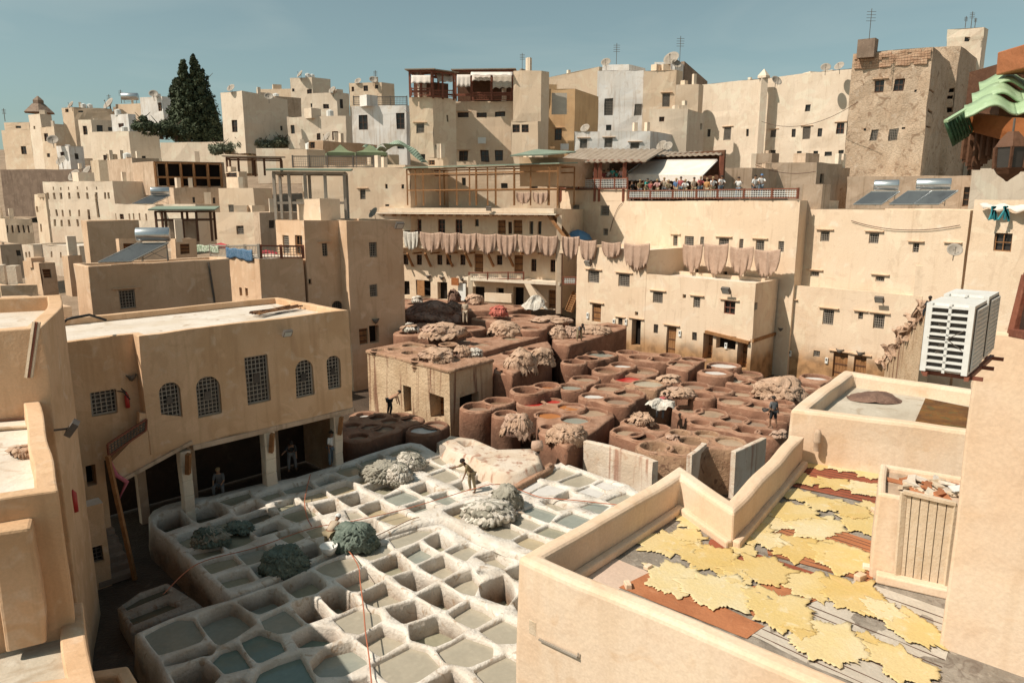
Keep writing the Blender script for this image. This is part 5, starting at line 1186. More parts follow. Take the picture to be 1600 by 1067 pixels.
lattice_rail('long white lattice balustrade with red brown posts along the open terrace', [TP(x, 311.5, -.1) + Vector((0, 0, .02)) for x in (982, 1016, 1051, 1088, 1121, 1162, 1206, 1246)], .8)
roofsheet('green edged roof of the neighbouring shed left of the café', [HP(797, 244, W(800, 244, 70), -80), HP(884, 240, W(800, 244, 70), -80), W(900, 238, 76), W(840, 234, 76)], 'green_metal')
BB('cream shed below the green edged roof', 812, 872, None, 73, 246, 275, 'ochre', yl=-82, par=0, name='shed', cat='shed')
# tents and striped sheets
def tent(label, cx, cy, w, h, Y, m='tent_green'):
    c = W(cx, cy, Y); k = Y / F; W2 = w * k / 2; H2 = h * k
    root = empty('tent', c - Vector((0, 0, 2.6)), label, 'tent'); mb = MB()
    for i in range(4):
        t0 = math.pi / 4 + i * math.pi / 2 + .3; t1 = t0 + math.pi / 2; q = 1.3
        a = c + Vector((math.cos(t0) * W2 * q, math.sin(t0) * W2 * q, 0)); b_ = c + Vector((math.cos(t1) * W2 * q, math.sin(t1) * W2 * q, 0)); top = c + Vector((0, 0, H2))
        m1 = (a + top) / 2 - Vector((0, 0, .25)); m2 = (b_ + top) / 2 - Vector((0, 0, .25)); mb.face([a, b_, m2, m1]); mb.face([m1, m2, top])
        mb.face([a, a - Vector((0, 0, .35)), b_ - Vector((0, 0, .35)), b_])
        pb = MB(); pb.bar(a, a - Vector((0, 0, 2.6)), .08); pb.make('pole', 'iron', root)
    mb.make('canopy', m, root, solid=.03); return root
tent('left green pyramid tent on the roof terrace', 532, 240, 46, 13, 88); tent('right green pyramid tent on the roof terrace', 578, 240, 50, 13, 88)
def drape(label, x0, y0, x1, y1, Y, w, sag, m='tent_stripe', name='striped_sheet'):
    a = W(x0, y0, Y); b_ = W(x1, y1, Y - 1); root = empty(name, a, label, 'canopy sheet')
    n_ = 22
    for k in range(n_):
        s0, s1 = k / n_, (k + .62) / n_; mb = MB()
        def f(s, t): return a.lerp(b_, s) + Vector((.6 * t, w * (t - .5), -sag * math.sin(s * math.pi) - .8 * abs(t - .5) + .12 * math.sin(s * 14 + t * 6)))
        mb.sheet(lambda s, t: f(s0 + (s1 - s0) * s, t), 1, 6); mb.make('stripe', m, root, solid=.02)
    mb = MB(); mb.sheet(lambda s, t: f(s, t) - Vector((0, 0, .03)), 22, 6); mb.make('backing', 'green_metal' if m == 'tent_stripe' else m, root)
drape('arched green and white striped sheet above the right tent', 595, 226, 662, 252, 90, 4, -1.2); drape('small striped sheet drooping behind the tents', 570, 226, 596, 228, 94, 3, .3)
lattice_rail('iron fence along the tent terrace', [W(x, 262, 84) for x in (458, 484, 512, 552, 584)], 1.3, mp_='iron', ml='iron_pale')
# ------------------------------------------------------------------ people
def skin_mesh(name, J, E_, root, sub=1):
    """J: name -> (co, radius)"""
    names = list(J); me = bpy.data.meshes.new(name)
    me.from_pydata([tuple(J[n][0]) for n in names], [(names.index(a), names.index(b)) for a, b in E_], [])
    o = bpy.data.objects.new(name, me); COL.objects.link(o); o.modifiers.new('skin', 'SKIN'); 
    if not me.skin_vertices: 
        bm = bmesh.new(); bm.from_mesh(me); bm.verts.layers.skin.verify(); bm.to_mesh(me); bm.free()
    for i, n in enumerate(names):
        r = J[n][1]; rx, ry = r if isinstance(r, tuple) else (r, r); me.skin_vertices[0].data[i].radius = (rx, ry); me.skin_vertices[0].data[i].use_root = (n == root)
    if sub: s = o.modifiers.new('sub', 'SUBSURF'); s.levels = sub; s.render_levels = sub
    dg = bpy.context.evaluated_depsgraph_get(); dg.update(); m2 = bpy.data.meshes.new_from_object(o.evaluated_get(dg)); m2.name = name
    bpy.data.objects.remove(o); bpy.data.meshes.remove(me)
    m2.polygons.foreach_set('use_smooth', [True] * len(m2.polygons)); return m2
def D(x, y, z): return Vector((x, y, z)).normalized()
POSES = {
 'stand': dict(lean=3, ua=(D(-.15, 0, -1), D(.15, 0, -1)), fa=(D(-.1, -.2, -1), D(.1, -.2, -1)), th=(D(-.08, 0, -1), D(.08, .05, -1)), sh=(D(-.02, .02, -1), D(.02, .1, -1))),
 'rail': dict(lean=18, ua=(D(-.35, -.6, -.8), D(.35, -.6, -.8)), fa=(D(.3, -1, -.1), D(-.3, -1, -.1)), th=(D(-.08, 0, -1), D(.08, 0, -1)), sh=(D(0, .05, -1), D(0, .1, -1))),
 'camera': dict(lean=2, ua=(D(-.45, -.6, -.5), D(.45, -.6, -.5)), fa=(D(.45, -.5, .9), D(-.45, -.5, .9)), th=(D(-.1, 0, -1), D(.1, 0, -1)), sh=(D(0, .05, -1), D(0, .05, -1))),
 'phone': dict(lean=5, ua=(D(-.2, 0, -1), D(.3, -.9, -.1)), fa=(D(.2, -.6, -.8), D(-.2, -.6, .7)), th=(D(-.1, 0, -1), D(.1, 0, -1)), sh=(D(0, .05, -1), D(0, .05, -1))),
 'reach': dict(lean=38, ua=(D(-.5, -.8, -.55), D(.1, -.3, -1)), fa=(D(-.6, -1, -.25), D(.05, -.5, -1)), th=(D(-.12, -.12, -1), D(.16, .1, -1)), sh=(D(-.02, .15, -1), D(.03, .12, -1))),
 'bend': dict(lean=66, ua=(D(-.1, -.25, -1), D(.1, -.25, -1)), fa=(D(.1, -.25, -1), D(-.1, -.2, -1)), th=(D(-.15, -.15, -1), D(.15, -.05, -1)), sh=(D(-.02, .25, -1), D(.04, .2, -1))),
 'carry': dict(lean=4, ua=(D(-.28, .05, -1), D(.22, 0, -1)), fa=(D(-.35, .0, -1), D(.12, -.1, -1)), th=(D(-.1, .12, -1), D(.1, -.15, -1)), sh=(D(-.08, .2, -1), D(.04, .05, -1))),
 'sit': dict(lean=14, ua=(D(-.2, -.35, -1), D(.2, -.35, -1)), fa=(D(.2, -1, -.3), D(-.2, -1, -.3)), th=(D(-.25, -1, .12), D(.25, -1, .12)), sh=(D(0, .1, -1), D(0, .1, -1))),
}
def build_pose(key, scale=1.0, shorts=False, fingers=False, bare=False):
    p = POSES[key]; a = math.radians(p['lean']); up = Vector((0, -math.sin(a), math.cos(a))); pel = Vector((0, 0, 0)); J = {}; E_ = []
    J['pel'] = (pel, (.15, .11)); J['waist'] = (pel + up * .17, (.135, .10)); J['chest'] = (pel + up * .36, (.165, .115)); J['neck'] = (pel + up * .53, .058)
    hd = (up + Vector((0, -.18 if p['lean'] < 60 else .1, .25))).normalized(); J['jaw'] = (pel + up * .53 + hd * .10, (.068, .075)); J['head'] = (pel + up * .53 + hd * .19, (.082, .098)); J['crown'] = (pel + up * .53 + hd * .26, (.055, .065))
    fw = Vector((0, -1, 0)); fw = (fw - hd * fw.dot(hd)).normalized()
    J['nose'] = (J['head'][0] + fw * .105 - hd * .03, .014)
    for s_, k in ((-1, 0), (1, 1)):
        J[f'ear{k}'] = (J['head'][0] + Vector((s_ * .088, 0, 0)) - hd * .02, .018); E_.append(('head', f'ear{k}'))
    E_ += [('pel', 'waist'), ('waist', 'chest'), ('chest', 'neck'), ('neck', 'jaw'), ('jaw', 'head'), ('head', 'crown'), ('head', 'nose')]
    for k, s_ in ((0, -1), (1, 1)):
        sh = pel + up * .46 + Vector((s_ * .17, 0, 0)); el = sh + p['ua'][k] * .28; wr = el + p['fa'][k] * .25; pa = wr + p['fa'][k] * .07
        J[f'sho{k}'] = (sh, .062); J[f'elb{k}'] = (el, .043); J[f'wri{k}'] = (wr, .029); J[f'pal{k}'] = (pa, (.036, .022)); E_ += [('chest', f'sho{k}'), (f'sho{k}', f'elb{k}'), (f'elb{k}', f'wri{k}'), (f'wri{k}', f'pal{k}')]
        if fingers:
            f = p['fa'][k]; side = f.cross(Vector((0, 1, .2))).normalized()
            for q, (o_, l_) in enumerate(((-.03, .07), (-.01, .085), (.011, .08), (.03, .06))):
                b1 = pa + side * o_ + f * .03; J[f'f{k}{q}'] = (b1, .010); J[f'g{k}{q}'] = (b1 + (f + Vector((0, -.25, 0))).normalized() * l_, .008); E_ += [(f'pal{k}', f'f{k}{q}'), (f'f{k}{q}', f'g{k}{q}')]
            J[f't{k}'] = (wr + f * .03 + side * -.05 * s_ + Vector((0, -.02, 0)), .010); E_.append((f'wri{k}', f't{k}'))
        hp = pel + Vector((s_ * .09, 0, -.05)); kn = hp + p['th'][k] * .42; an = kn + p['sh'][k] * .41; toe = an + Vector((s_ * .03, -.14, -.05))
        J[f'hip{k}'] = (hp, .088); J[f'kne{k}'] = (kn, .056); J[f'cal{k}'] = (kn.lerp(an, .3), .055); J[f'ank{k}'] = (an, .036); J[f'toe{k}'] = (toe, .033)
        E_ += [('pel', f'hip{k}'), (f'hip{k}', f'kne{k}'), (f'kne{k}', f'cal{k}'), (f'cal{k}', f'ank{k}'), (f'ank{k}', f'toe{k}')]
    low = min(J[f'ank{k}'][0].z for k in (0, 1)) - .07
    for n in J: J[n] = (J[n][0] - Vector((0, 0, low)), J[n][1])
    body = skin_mesh('body', J, E_, 'pel')
    def sub(names, grow, extra=()):
        q = {n: (J[n][0], tuple(v + grow for v in (J[n][1] if isinstance(J[n][1], tuple) else (J[n][1],) * 2))) for n in names}
        for n, co, r in extra: q[n] = (co, (r, r))
        return q, [e for e in E_ if e[0] in q and e[1] in q]
    out = {'body': body}
    if not bare:
        ex = []; q, e = sub(['pel', 'waist', 'chest', 'sho0', 'sho1', 'elb0', 'elb1'], .016)
        q['col'] = (J['chest'][0].lerp(J['neck'][0], .62), (.07, .07)); e.append(('chest', 'col')); out['shirt'] = skin_mesh('shirt', q, e, 'chest')
    q, e = sub(['pel', 'hip0', 'hip1', 'kne0', 'kne1'] + ([] if shorts else ['cal0', 'cal1', 'ank0', 'ank1']), .022)
    out['trousers'] = skin_mesh('trousers', q, e, 'pel')
    hc = J['head'][0]; mb = MB(); 
    for i in range(5):
        for j in range(10): pass
    rings = []
    for i in range(6):
        t = i / 5 * 1.75; r = .094 * math.sin(t) + .012; z = .112 * math.cos(t); rings.append((r, z))
    ax = hd; sx = Vector((1, 0, 0)); bk = ax.cross(sx).normalized(); b0 = 0; n = 12
    if bk.y < 0: bk = -bk
    for r, z in rings:
        for k in range(n):
            a_ = 2 * math.pi * k / n; q = hc + ax * (z + (-.035 if math.sin(a_) > .2 and z < .03 else .03) * (1 if z < .05 else 0)) + sx * math.cos(a_) * r + bk * (math.sin(a_) * r * 1.15 + .012); mb.v.append(q)
    for i in range(len(rings) - 1):
        for k in range(n): mb.f.append([i * n + k, i * n + (k + 1) % n, (i + 1) * n + (k + 1) % n, (i + 1) * n + k]); mb.m.append(0)
    o = mb.make('hair', 'hair_dark', None, smooth=True, local=True); out['hair'] = o.data; bpy.data.objects.remove(o)
    return out
PC = {}
def person(loc, rz, pose, label, shirt='cloth_white', trousers='cloth_grey', hair='hair_dark', skin='skin', s=1.0, shorts=False, fingers=False, bare=False, group=None, hat=None):
    key = (pose, shorts, fingers, bare)
    if key not in PC: PC[key] = build_pose(*[pose, 1, shorts, fingers, bare])
    root = empty('person', loc, label, 'person', group, rz); root.scale = (s, s, s)
    for part, m in (('body', skin), ('shirt', shirt), ('trousers', trousers), ('hair', hair)):
        if part not in PC[key]: continue
        me = PC[key][part]
        if not me.materials: me.materials.append(MT[m])
        o = bpy.data.objects.new(part, me); COL.objects.link(o); o.parent = root; o.material_slots[0].link = 'OBJECT'; o.material_slots[0].material = MT[m]
    if hat:
        me = PC[key]['hair']; zs = sum((v.co for v in me.vertices), Vector()) / len(me.vertices); mb = MB(); mb.lathe(zs + Vector((0, 0, .02)), [(.17, -.02), (.10, .02), (.095, .10), (.02, .13)], 12); o = mb.make('hat', hat, root, local=True, smooth=True)
    return root
tour = [
 (987, 'camera', 'tourist in black lifting a camera at the left end of the open terrace rail', 'cloth_black', 'hair_dark'), (999, 'phone', 'tourist in a green top beside the one in black at the terrace rail', 'cloth_olive', 'hair_fair'),
 (1009, 'rail', 'tourist in a teal top leaning on the terrace rail', 'cloth_teal', 'hair_dark'), (1016.5, 'phone', 'tourist in dark red with a phone next to the teal top', 'cloth_red', 'hair_dark'),
 (1027, 'rail', 'tourist in pink leaning on the rail left of centre under the awning', 'cloth_pink', 'hair_fair'), (1037, 'camera', 'tourist in pale tan photographing under the awning', 'cloth_tan', 'hair_fair'),
 (1044, 'rail', 'tourist in a khaki shirt crouched over the rail', 'cloth_khaki', 'hair_fair'), (1056, 'phone', 'tourist in a blue shirt and pale cap leaning sideways', 'cloth_blue', 'hair_fair'),
 (1063, 'stand', 'tourist in red standing tall behind the rail centre', 'cloth_red', 'hair_dark'), (1070, 'rail', 'tourist in white bending over the rail centre', 'cloth_white', 'hair_fair'),
 (1083, 'phone', 'tourist in grey white with dark hair right of the bending one', 'cloth_tan', 'hair_dark'), (1093, 'rail', 'tourist in dark red with a grey cap near the awning corner', 'cloth_red', 'hair_fair'),
 (1104, 'stand', 'blond tourist in an orange scarf standing at the awning corner', 'cloth_orange', 'hair_fair'), (1112.5, 'camera', 'bald looking tourist in white with a strap at the awning corner', 'cloth_white', 'hair_fair'),
 (1125, 'rail', 'tourist in white leaning far over the rail past the awning', 'cloth_white', 'hair_dark'), (1153, 'camera', 'lone tourist in a white shirt photographing from the sunny rail', 'cloth_white', 'hair_dark'),
 (1178, 'phone', 'tourist in white with dark sunglasses at the sunny right rail', 'cloth_white', 'hair_dark'), (1188, 'rail', 'tourist with a dark blue headscarf at the right end of the rail', 'cloth_white', 'cloth_blue')]
for i, (x, ps, lb, sh, hr) in enumerate(tour):
    q = TP(x, 305, .55 + .2 * (i % 2)); q.z = 12.78 + .1 * (i % 3)
    person(q, R.uniform(-.5, .5), ps, lb, sh, R.choice(['cloth_grey', 'cloth_jeans', 'cloth_khaki']), hr, group='tourists on the open terrace', s=1.1)
cols = ['cloth_black', 'cloth_white', 'cloth_pink', 'cloth_grey', 'cloth_tan', 'cloth_white', 'cloth_red', 'cloth_white', 'cloth_teal', 'cloth_teal', 'cloth_pink', 'cloth_grey']
words = ['in black at the left post', 'in white waving', 'in pink shirt', 'in dark grey', 'in tan looking down', 'in white beside the middle post', 'in red with arms raised', 'in white holding a phone', 'in turquoise lifting a camera', 'in turquoise looking down', 'in pale pink by the right post', 'in grey behind the right post']
for i, x in enumerate((887, 894, 902, 910, 919, 927, 943, 950, 957, 963, 970, 977)):
    q = TP(x, 290, .9 + .3 * (i % 2)); q.z = 14.15 + .12 * (i % 3)
    person(q, R.uniform(-.5, .5), ['rail', 'camera', 'phone', 'stand'][i % 4], 'tourist ' + words[i] + ' of the shaded café loggia', cols[i], 'cloth_grey', R.choice(['hair_dark', 'hair_fair']), group='tourists in the café loggia')
for x in (1014, 1072): pass
person(P(737, 768, 0), math.radians(-62), 'reach', 'worker in olive shirt and khaki trousers reaching out while standing on the lime pit rims', 'cloth_olive', 'cloth_khaki', skin='skin_dark', fingers=True)
person(P(516, 868, -.45), math.radians(160), 'bend', 'worker in a striped turban bent over in a pit beside a white bucket', 'cloth_tan', 'cloth_khaki', 'cloth_white', skin='skin_dark', fingers=True, s=1.02)
person(P(905, 533, 2.3), math.radians(15), 'bend', 'worker in a grey shirt bending over hides on the high dark tank', 'cloth_grey', 'cloth_khaki', skin='skin_dark', s=1.05)
person(W(727, 505, 52.5), math.radians(175), 'stand', 'man in pale grey seen from behind among the dark wet hides', 'cloth_tan', 'cloth_tan', skin='skin')
person(P(1207, 668, .97), math.radians(200), 'carry', 'worker in shorts carrying a black bucket across the brown vats', 'cloth_grey', 'cloth_black', skin='skin_dark', shorts=True, fingers=True, s=.97)
person(P(519, 727, 0), math.radians(60), 'stand', 'man in a white shirt and jeans standing by the right arcade pillar', 'cloth_white', 'cloth_jeans', skin='skin_dark', fingers=True)
person(P(470, 742, 0) + nb * .8, math.radians(20), 'reach', 'man in dark clothes working in the shade between two arcade pillars', 'cloth_black', 'cloth_grey', skin='skin_dark')
person(P(357, 778, -.2) + nb * .8, math.radians(10), 'sit', 'man in a pale cap sitting in the dark arcade', 'cloth_grey', 'cloth_grey', 'hair_fair', skin='skin')
person(P(609, 648, .6), math.radians(120), 'bend', 'bare backed man stooping in the shade beside the streaked vat house', 'skin', 'cloth_black', skin='skin', bare=True)
person(W(1452, 496, 41), math.radians(-50), 'sit', 'man in black sitting above the hides on the right hand wall', 'cloth_black', 'cloth_black', skin='skin_dark')
person(P(1031, 655, .9), math.radians(150), 'bend', 'figure half hidden under a blue white plastic sheet among the vats', 'cloth_red', 'cloth_grey', skin='skin_dark')
bc = P(1196, 641, 1.3); mb = MB(); mb.lathe((bc.x, bc.y, bc.z - .25), [(.02, 0), (.14, 0), (.19, .34), (.175, .34), (.13, .03)], 14); o = mb.make('bucket', 'black_rubber', None, smooth=True); tag(o, 'black bucket in the hand of the worker in shorts', 'bucket')
bc = P(514, 864, .1); mb = MB(); mb.lathe((bc.x, bc.y, bc.z), [(.02, 0), (.2, 0), (.33, .3), (.31, .3), (.18, .04), (.02, .04)], 16); o = mb.make('basin_bowl', 'white_paint', None, smooth=True); tag(o, 'white plastic basin beside the turbaned worker', 'basin')
bc = P(1018, 546, -.1); mb = MB(); mb.lathe((bc.x, bc.y, bc.z - .3), [(.02, 0), (.25, 0), (.27, .9), (.02, .92)], 14); o = mb.make('drum', 'blue_cloth', None, smooth=True); tag(o, 'blue plastic drum at the foot of the cream wall', 'drum')
def sheetlump(label, px, py, z, w, h, m, name='plastic_sheet', cat='sheet'):
    c = P(px, py, z); k = 1 / ppm(c); mb = MB(); mb.sheet(lambda s, t: c + Vector(((s - .5) * w * k, (t - .5) * w * k * .7, h * k * (max(0, 1 - (2 * s - 1) ** 2) * max(0, 1 - (2 * t - 1) ** 2)) ** .6 + .05 * noise.noise(Vector((s * 9, t * 9, px))))), 12, 10); mb.wob(.3, 1.6); mb.wob(.1, 4); o = mb.make(name, m, None, smooth=False, solid=.02); return tag(o, label, cat)
sheetlump('blue white plastic sheet spread over a stooping figure between the vats', 1034, 632, 1.9, 42, 9, 'hide_pale')
sheetlump('crumpled silver sheet shading the end of the gallery steps', 835, 480, 3.5, 36, 16, 'hide_pale')
um = W(903, 359, 74); mb = MB(); mb.lathe(um - Vector((0, 0, 1.0)), [(1.5, 0), (1.2, .5), (.6, .85), (.05, 1.0)], 8); mb.tube([um - Vector((0, 0, 2.4)), um], .04); o = mb.make('parasol', 'blue_cloth', None); tag(o, 'blue parasol behind the hanging hides', 'parasol')

# ------------------------------------------------------------------ hides
def fold_proto(seed, L=.62, Wd=.2, th=.1, nl=6, nc=8, droop=.5, pleat=.0):
    rr = random.Random(seed); mb = MB(); bend = rr.uniform(.6, 1.3) * droop; tw = rr.uniform(-.5, .5)
    for i in range(nl + 1):
        t = i / nl; x = (t - .5) * L; z = -bend * (t - .3) ** 2 * L; w = Wd * (.65 + .35 * math.sin(math.pi * min(1, t * 1.3 + .1))) * (1 + .15 * rr.uniform(-1, 1)); h = th * (.8 + .4 * rr.random()) * (1.0 if 0 < i < nl else .55); y0 = .07 * math.sin(t * 5 + seed) 
        for k in range(nc):
            a = 2 * math.pi * k / nc + tw * t; rad = 1 + .28 * math.sin(3 * a + seed + t * 2) + .1 * rr.uniform(-1, 1); mb.v.append(Vector((x, y0 + w * .5 * math.cos(a) * rad, z + h * .5 * math.sin(a) * rad + (pleat * h * (1 if k % 2 else -1) * (.6 + .4 * rr.random()) if math.sin(a) > -.2 else 0))))
    for i in range(nl):
        for k in range(nc): mb.f.append([i * nc + k, (i + 1) * nc + k, (i + 1) * nc + (k + 1) % nc, i * nc + (k + 1) % nc]); mb.m.append(0)
    mb.f.append([k for k in range(nc)]); mb.m.append(0); mb.f.append([nl * nc + k for k in range(nc)][::-1]); mb.m.append(0)
    return mb
FP = []
for s_ in range(6):
    o = fold_proto(s_, L=.6, Wd=.25, th=.085, nl=6, nc=12, droop=.75, pleat=.55).make('hide', 'hide_tan', None, smooth=False, local=True); FP.append(o.data); bpy.data.objects.remove(o)
SP = []
for s_ in range(4):
    o = fold_proto(s_ + 10, L=.8, Wd=.075, th=.06, nl=6, nc=6, droop=.9).make('fleece', 'hide_grey', None, smooth=True, local=True); SP.append(o.data); bpy.data.objects.remove(o)
MAL = {}
def mesh_as(me, m):
    k = (me.name, m)
    if k not in MAL:
        c = me.copy(); c.materials.clear(); c.materials.append(MT[m]); MAL[k] = c
    return MAL[k]
def drape_heap(root, c, rx, ry, rz, m, m2, n, seed, comb, fine=False):
    rr = random.Random(seed); off = Vector((seed % 97, seed % 31, 0)); nN = noise.noise
    def hide_patch(a0, t0, aw, tl, lift, mm):
        # one hide lying over the pile: a folded sheet with a ragged lower hem
        nu, nv = (34, 6) if fine else (16, 9); ph = rr.uniform(0, 6); kf = rr.uniform(6, 9) if fine else rr.uniform(2.5, 5.5); sk = rr.uniform(-.6, .6); mb = MB()
        def fn(s, t):
            hem = 1 + .11 * math.sin(s * 23 + ph) * t + .2 * nN(Vector((s * 5, ph, 0))) * t
            a = a0 + (s - .5) * aw * (1 - .25 * t * t) + sk * t * .4; tt = min(1.72, t0 + tl * t * hem)
            lump = 1 + .26 * nN(Vector((math.cos(a) * math.sin(tt), math.sin(a) * math.sin(tt), math.cos(tt))) * 1.7 + off)
            fold = (1 - abs(math.sin(s * math.pi * kf + ph + 1.6 * nN(Vector((s * 3, t * 2.2, ph)))))) ** 1.5
            r = lump + (lift + ((.085 if fine else .06) + .04 * t) * fold * (.4 + t)) / max(.45, (rx + rz) / 2)
            z = rz * math.cos(min(tt, 1.5708)) * r - (max(0, tt - 1.5708) * rz * 1.6)
            return (rx * math.sin(min(tt, 1.5708)) * math.cos(a) * r, ry * math.sin(min(tt, 1.5708)) * math.sin(a) * r, z)
        mb.sheet(fn, nu, nv); o = mb.make('fleece' if fine else 'hide', mm, root, smooth=True, local=True, solid=.02)
    mb = MB(); mb.sheet(lambda s, t: ((rx * .93 * math.sin(t * 1.5708) * math.cos(s * 6.2832)) * (1 + .26 * nN(Vector((math.cos(s * 6.2832) * math.sin(t * 1.57), math.sin(s * 6.2832) * math.sin(t * 1.57), math.cos(t * 1.57))) * 1.7 + off)), (ry * .93 * math.sin(t * 1.5708) * math.sin(s * 6.2832)) * (1 + .26 * nN(Vector((math.cos(s * 6.2832) * math.sin(t * 1.57), math.sin(s * 6.2832) * math.sin(t * 1.57), math.cos(t * 1.57))) * 1.7 + off)), rz * .9 * math.cos(t * 1.5708)), 24, 8)
    mb.make('heap_core', mesh_core.get(m, m), root, smooth=True, local=True)
    k = max(6, min(30, int(n * (.14 if fine else .34))))
    for i in range(k):
        u = 1 - (i + .5) / k; a = i * 2.39996 + rr.uniform(-.4, .4)
        hide_patch(a, max(0, 1.25 * u ** .8 - .15), rr.uniform(1.0, 1.8) * (1.6 if fine else 1.0) * (1.0 if u > .25 else 2.2), rr.uniform(.5, .85), .02 + .11 * (1 - u) * rr.uniform(.6, 1.3), m2 if (m2 and rr.random() < .4) else m)
    return root
def heap(label, px, py, z, w, h, m='hide_tan', n=34, proto=None, name='hide_heap', dr=.6, cat='hide heap', comb=None, m2=None, asp=.75, dk='hide_brown'):
    """px,py: middle of the base in the photo"""
    c = P(px, py, z); k = 1 / ppm(c); rx = w * k / 2 * 1.04; rz = h * k * .70; ry = rx * asp; c = c + Vector((0, ry * .4, 0))
    root = empty(name, c, label, cat); pr = proto or FP; n = min(290, int(n * (1.9 if pr is FP else 2.9)))
    return drape_heap(root, c, rx, ry, rz, m, m2, n, int(px * 7 + py), comb, pr is SP)
    mb = MB(); mb.lathe((0, 0, 0), [(rx * .84, 0), (rx * .8, rz * .25), (rx * .6, rz * .55), (rx * .3, rz * .74), (.02, rz * .78)], 14)
    for v in mb.v: v.y *= asp; lb_ = 1 + .3 * noise.noise(v * (1.6 / max(.4, rx)) + Vector((px, py, 0))); v.x *= lb_; v.y *= lb_; v.z *= lb_; v += noise.noise_vector((v + c) * 3) * .08
    mb.make('heap_core', mesh_core.get(m, m), root, smooth=True, local=True)
    rr = random.Random(int(px * 7 + py))
    sc0 = max(.7, min(1.4, (rx + rz) / 1.35)) if pr is FP else max(.55, min(1.15, (rx + rz) / 1.6))
    for i in range(n):
        u = (i + .5) / n; ph = math.acos(1 - u * .96) ; a = i * 2.39996 + rr.uniform(-.3, .3)
        d = Vector((math.cos(a) * math.sin(ph), math.sin(a) * math.sin(ph), math.cos(ph))); pos = Vector((d.x * rx * .88, d.y * ry * .92, max(.02, d.z * rz * .88 - .02)))
        lb_ = 1 + .3 * noise.noise(pos * (1.6 / max(.4, rx)) + Vector((px, py, 0))); pos = pos * lb_ * (1 + .14 * max(0, 1 - 3 * d.z))
        nrm = Vector((d.x / rx, d.y / ry, d.z / rz)).normalized()
        down = Vector((0, 0, -1)) - nrm * nrm.dot(Vector((0, 0, -1)))
        if comb is not None: down = Vector((math.cos(comb), math.sin(comb), -.35)) ; down = down - nrm * nrm.dot(down)
        if down.length < .1: down = Vector((math.cos(a), math.sin(a), 0)); down = down - nrm * nrm.dot(down)
        down.normalize(); q = rr.gauss(0, dr * (.35 if comb is not None else 1)); side = nrm.cross(down); ax = (down * math.cos(q) + side * math.sin(q)).normalized(); sd = nrm.cross(ax)
        me = mesh_as(rr.choice(pr), m2 if (m2 and rr.random() < .4) else m); o = bpy.data.objects.new('hide' if pr is FP else 'fleece', me); COL.objects.link(o); o.parent = root
        s = sc0 * rr.uniform(.75, 1.2); ro = rr.gauss(0, .38); sd, nrm = sd * math.cos(ro) + nrm * math.sin(ro), nrm * math.cos(ro) - sd * math.sin(ro); M = Matrix((ax, sd, nrm)).transposed().to_4x4(); M.translation = pos; o.matrix_local = M @ Matrix.Diagonal((s, s * rr.uniform(.9, 1.5), s, 1))
    return root
mesh_core = {'hide_tan': 'hide_brown', 'hide_grey': 'pit_grey', 'hide_teal': 'hide_teal', 'hide_pale': 'hide_grey'}
heap('largest heap of crumpled tan hides behind the worker in shorts', 1222, 622, 1.0, 74, 40, n=70, asp=.8)
heap('loose tan hides flung over a raised vat right of the centre', 1062, 622, 1.45, 44, 18, n=26, m2='hide_pink')
heap('small tan hide bundle hanging over the rim near the plastic sheet', 1004, 662, .95, 32, 18, n=16)
heap('tan hides dropped on the grey tank next to the tall vat block', 1047, 597, 1.4, 30, 12, n=14)
heap('little pinkish hide lump between the vats by the whitewashed wall', 1052, 690, .85, 20, 12, 'hide_pink', n=9)
heap('hides spilling next to the upper terrace corner', 1218, 684, .95, 24, 12, 'hide_pink', n=10)
heap('tan hides draped over the near left vat beside the washing bench', 809, 680, .8, 44, 40, n=34, m2='hide_pink')
heap('tan hides hanging in flaps over the corner of the orange vat block', 886, 692, .8, 56, 34, n=44, comb=-1.4)
heap('left and larger lobe of the double hide heap', 815, 580, 2.0, 46, 42, n=46, comb=-1.5)
heap('right lobe of the double hide heap', 846, 568, 2.1, 38, 28, n=34, comb=-1.0)
heap('round hide heap at the left end of the high dark tank', 872, 528, 2.35, 27, 20, n=20, comb=-1.5)
heap('pale hide heap under the bending worker on the high dark tank', 894, 527, 2.35, 26, 19, 'hide_pink', n=22)
heap('flat spread of folded hides along the high dark tank', 927, 520, 2.35, 52, 14, n=34)
heap('tan hides draped over a pedestal beside the shadowed vats', 691, 526, 3.2, 60, 26, n=38, m2='hide_pink')
heap('tan hide heap at the back edge of the long flat tank', 791, 524, 2.6, 52, 26, n=36)
heap('tan hide heap on the front roof edge of the streaked vat house', 682, 564, 2.98, 50, 24, n=34, m2='hide_pink')
heap('tan hide heap at the right corner of the vat house roof', 722, 558, 2.98, 24, 20, n=16)
heap('white bundle on the vat house roof beside the tan heap', 741, 557, 2.98, 20, 14, 'hide_pale', n=12)
heap('wide heap of dark wet hides in the shade', 672, 499, 3.2, 80, 32, 'hide_brown', n=64, m2='hide_damp')
heap('second heap of dark wet hides touching the man in grey', 708, 494, 3.3, 40, 26, 'hide_brown', n=40, m2='hide_damp')
heap('salmon red hide heap before the balcony', 779, 494, 3.3, 28, 18, 'hide_red', n=20)
heap('white cloth bundle on the sunlit vats by the shop doors', 651, 473, 3.4, 16, 11, 'hide_pale', n=10)
heap('tan hide bundle leaning by the balcony corner', 741, 475, 3.4, 26, 18, n=18)
heap('dark and tan hides hung in the shop doorway', 709, 472, 3.4, 18, 24, 'hide_brown', n=14)
heap('small pale bundle in the shade behind the tower', 640, 518, 3.2, 24, 13, 'hide_pale', n=12, m2='hide_tan')
heap('flat pile of tan scraps on the sunlit vats behind the high tank', 862, 503, 3.1, 56, 9, n=22, m2='hide_pink')
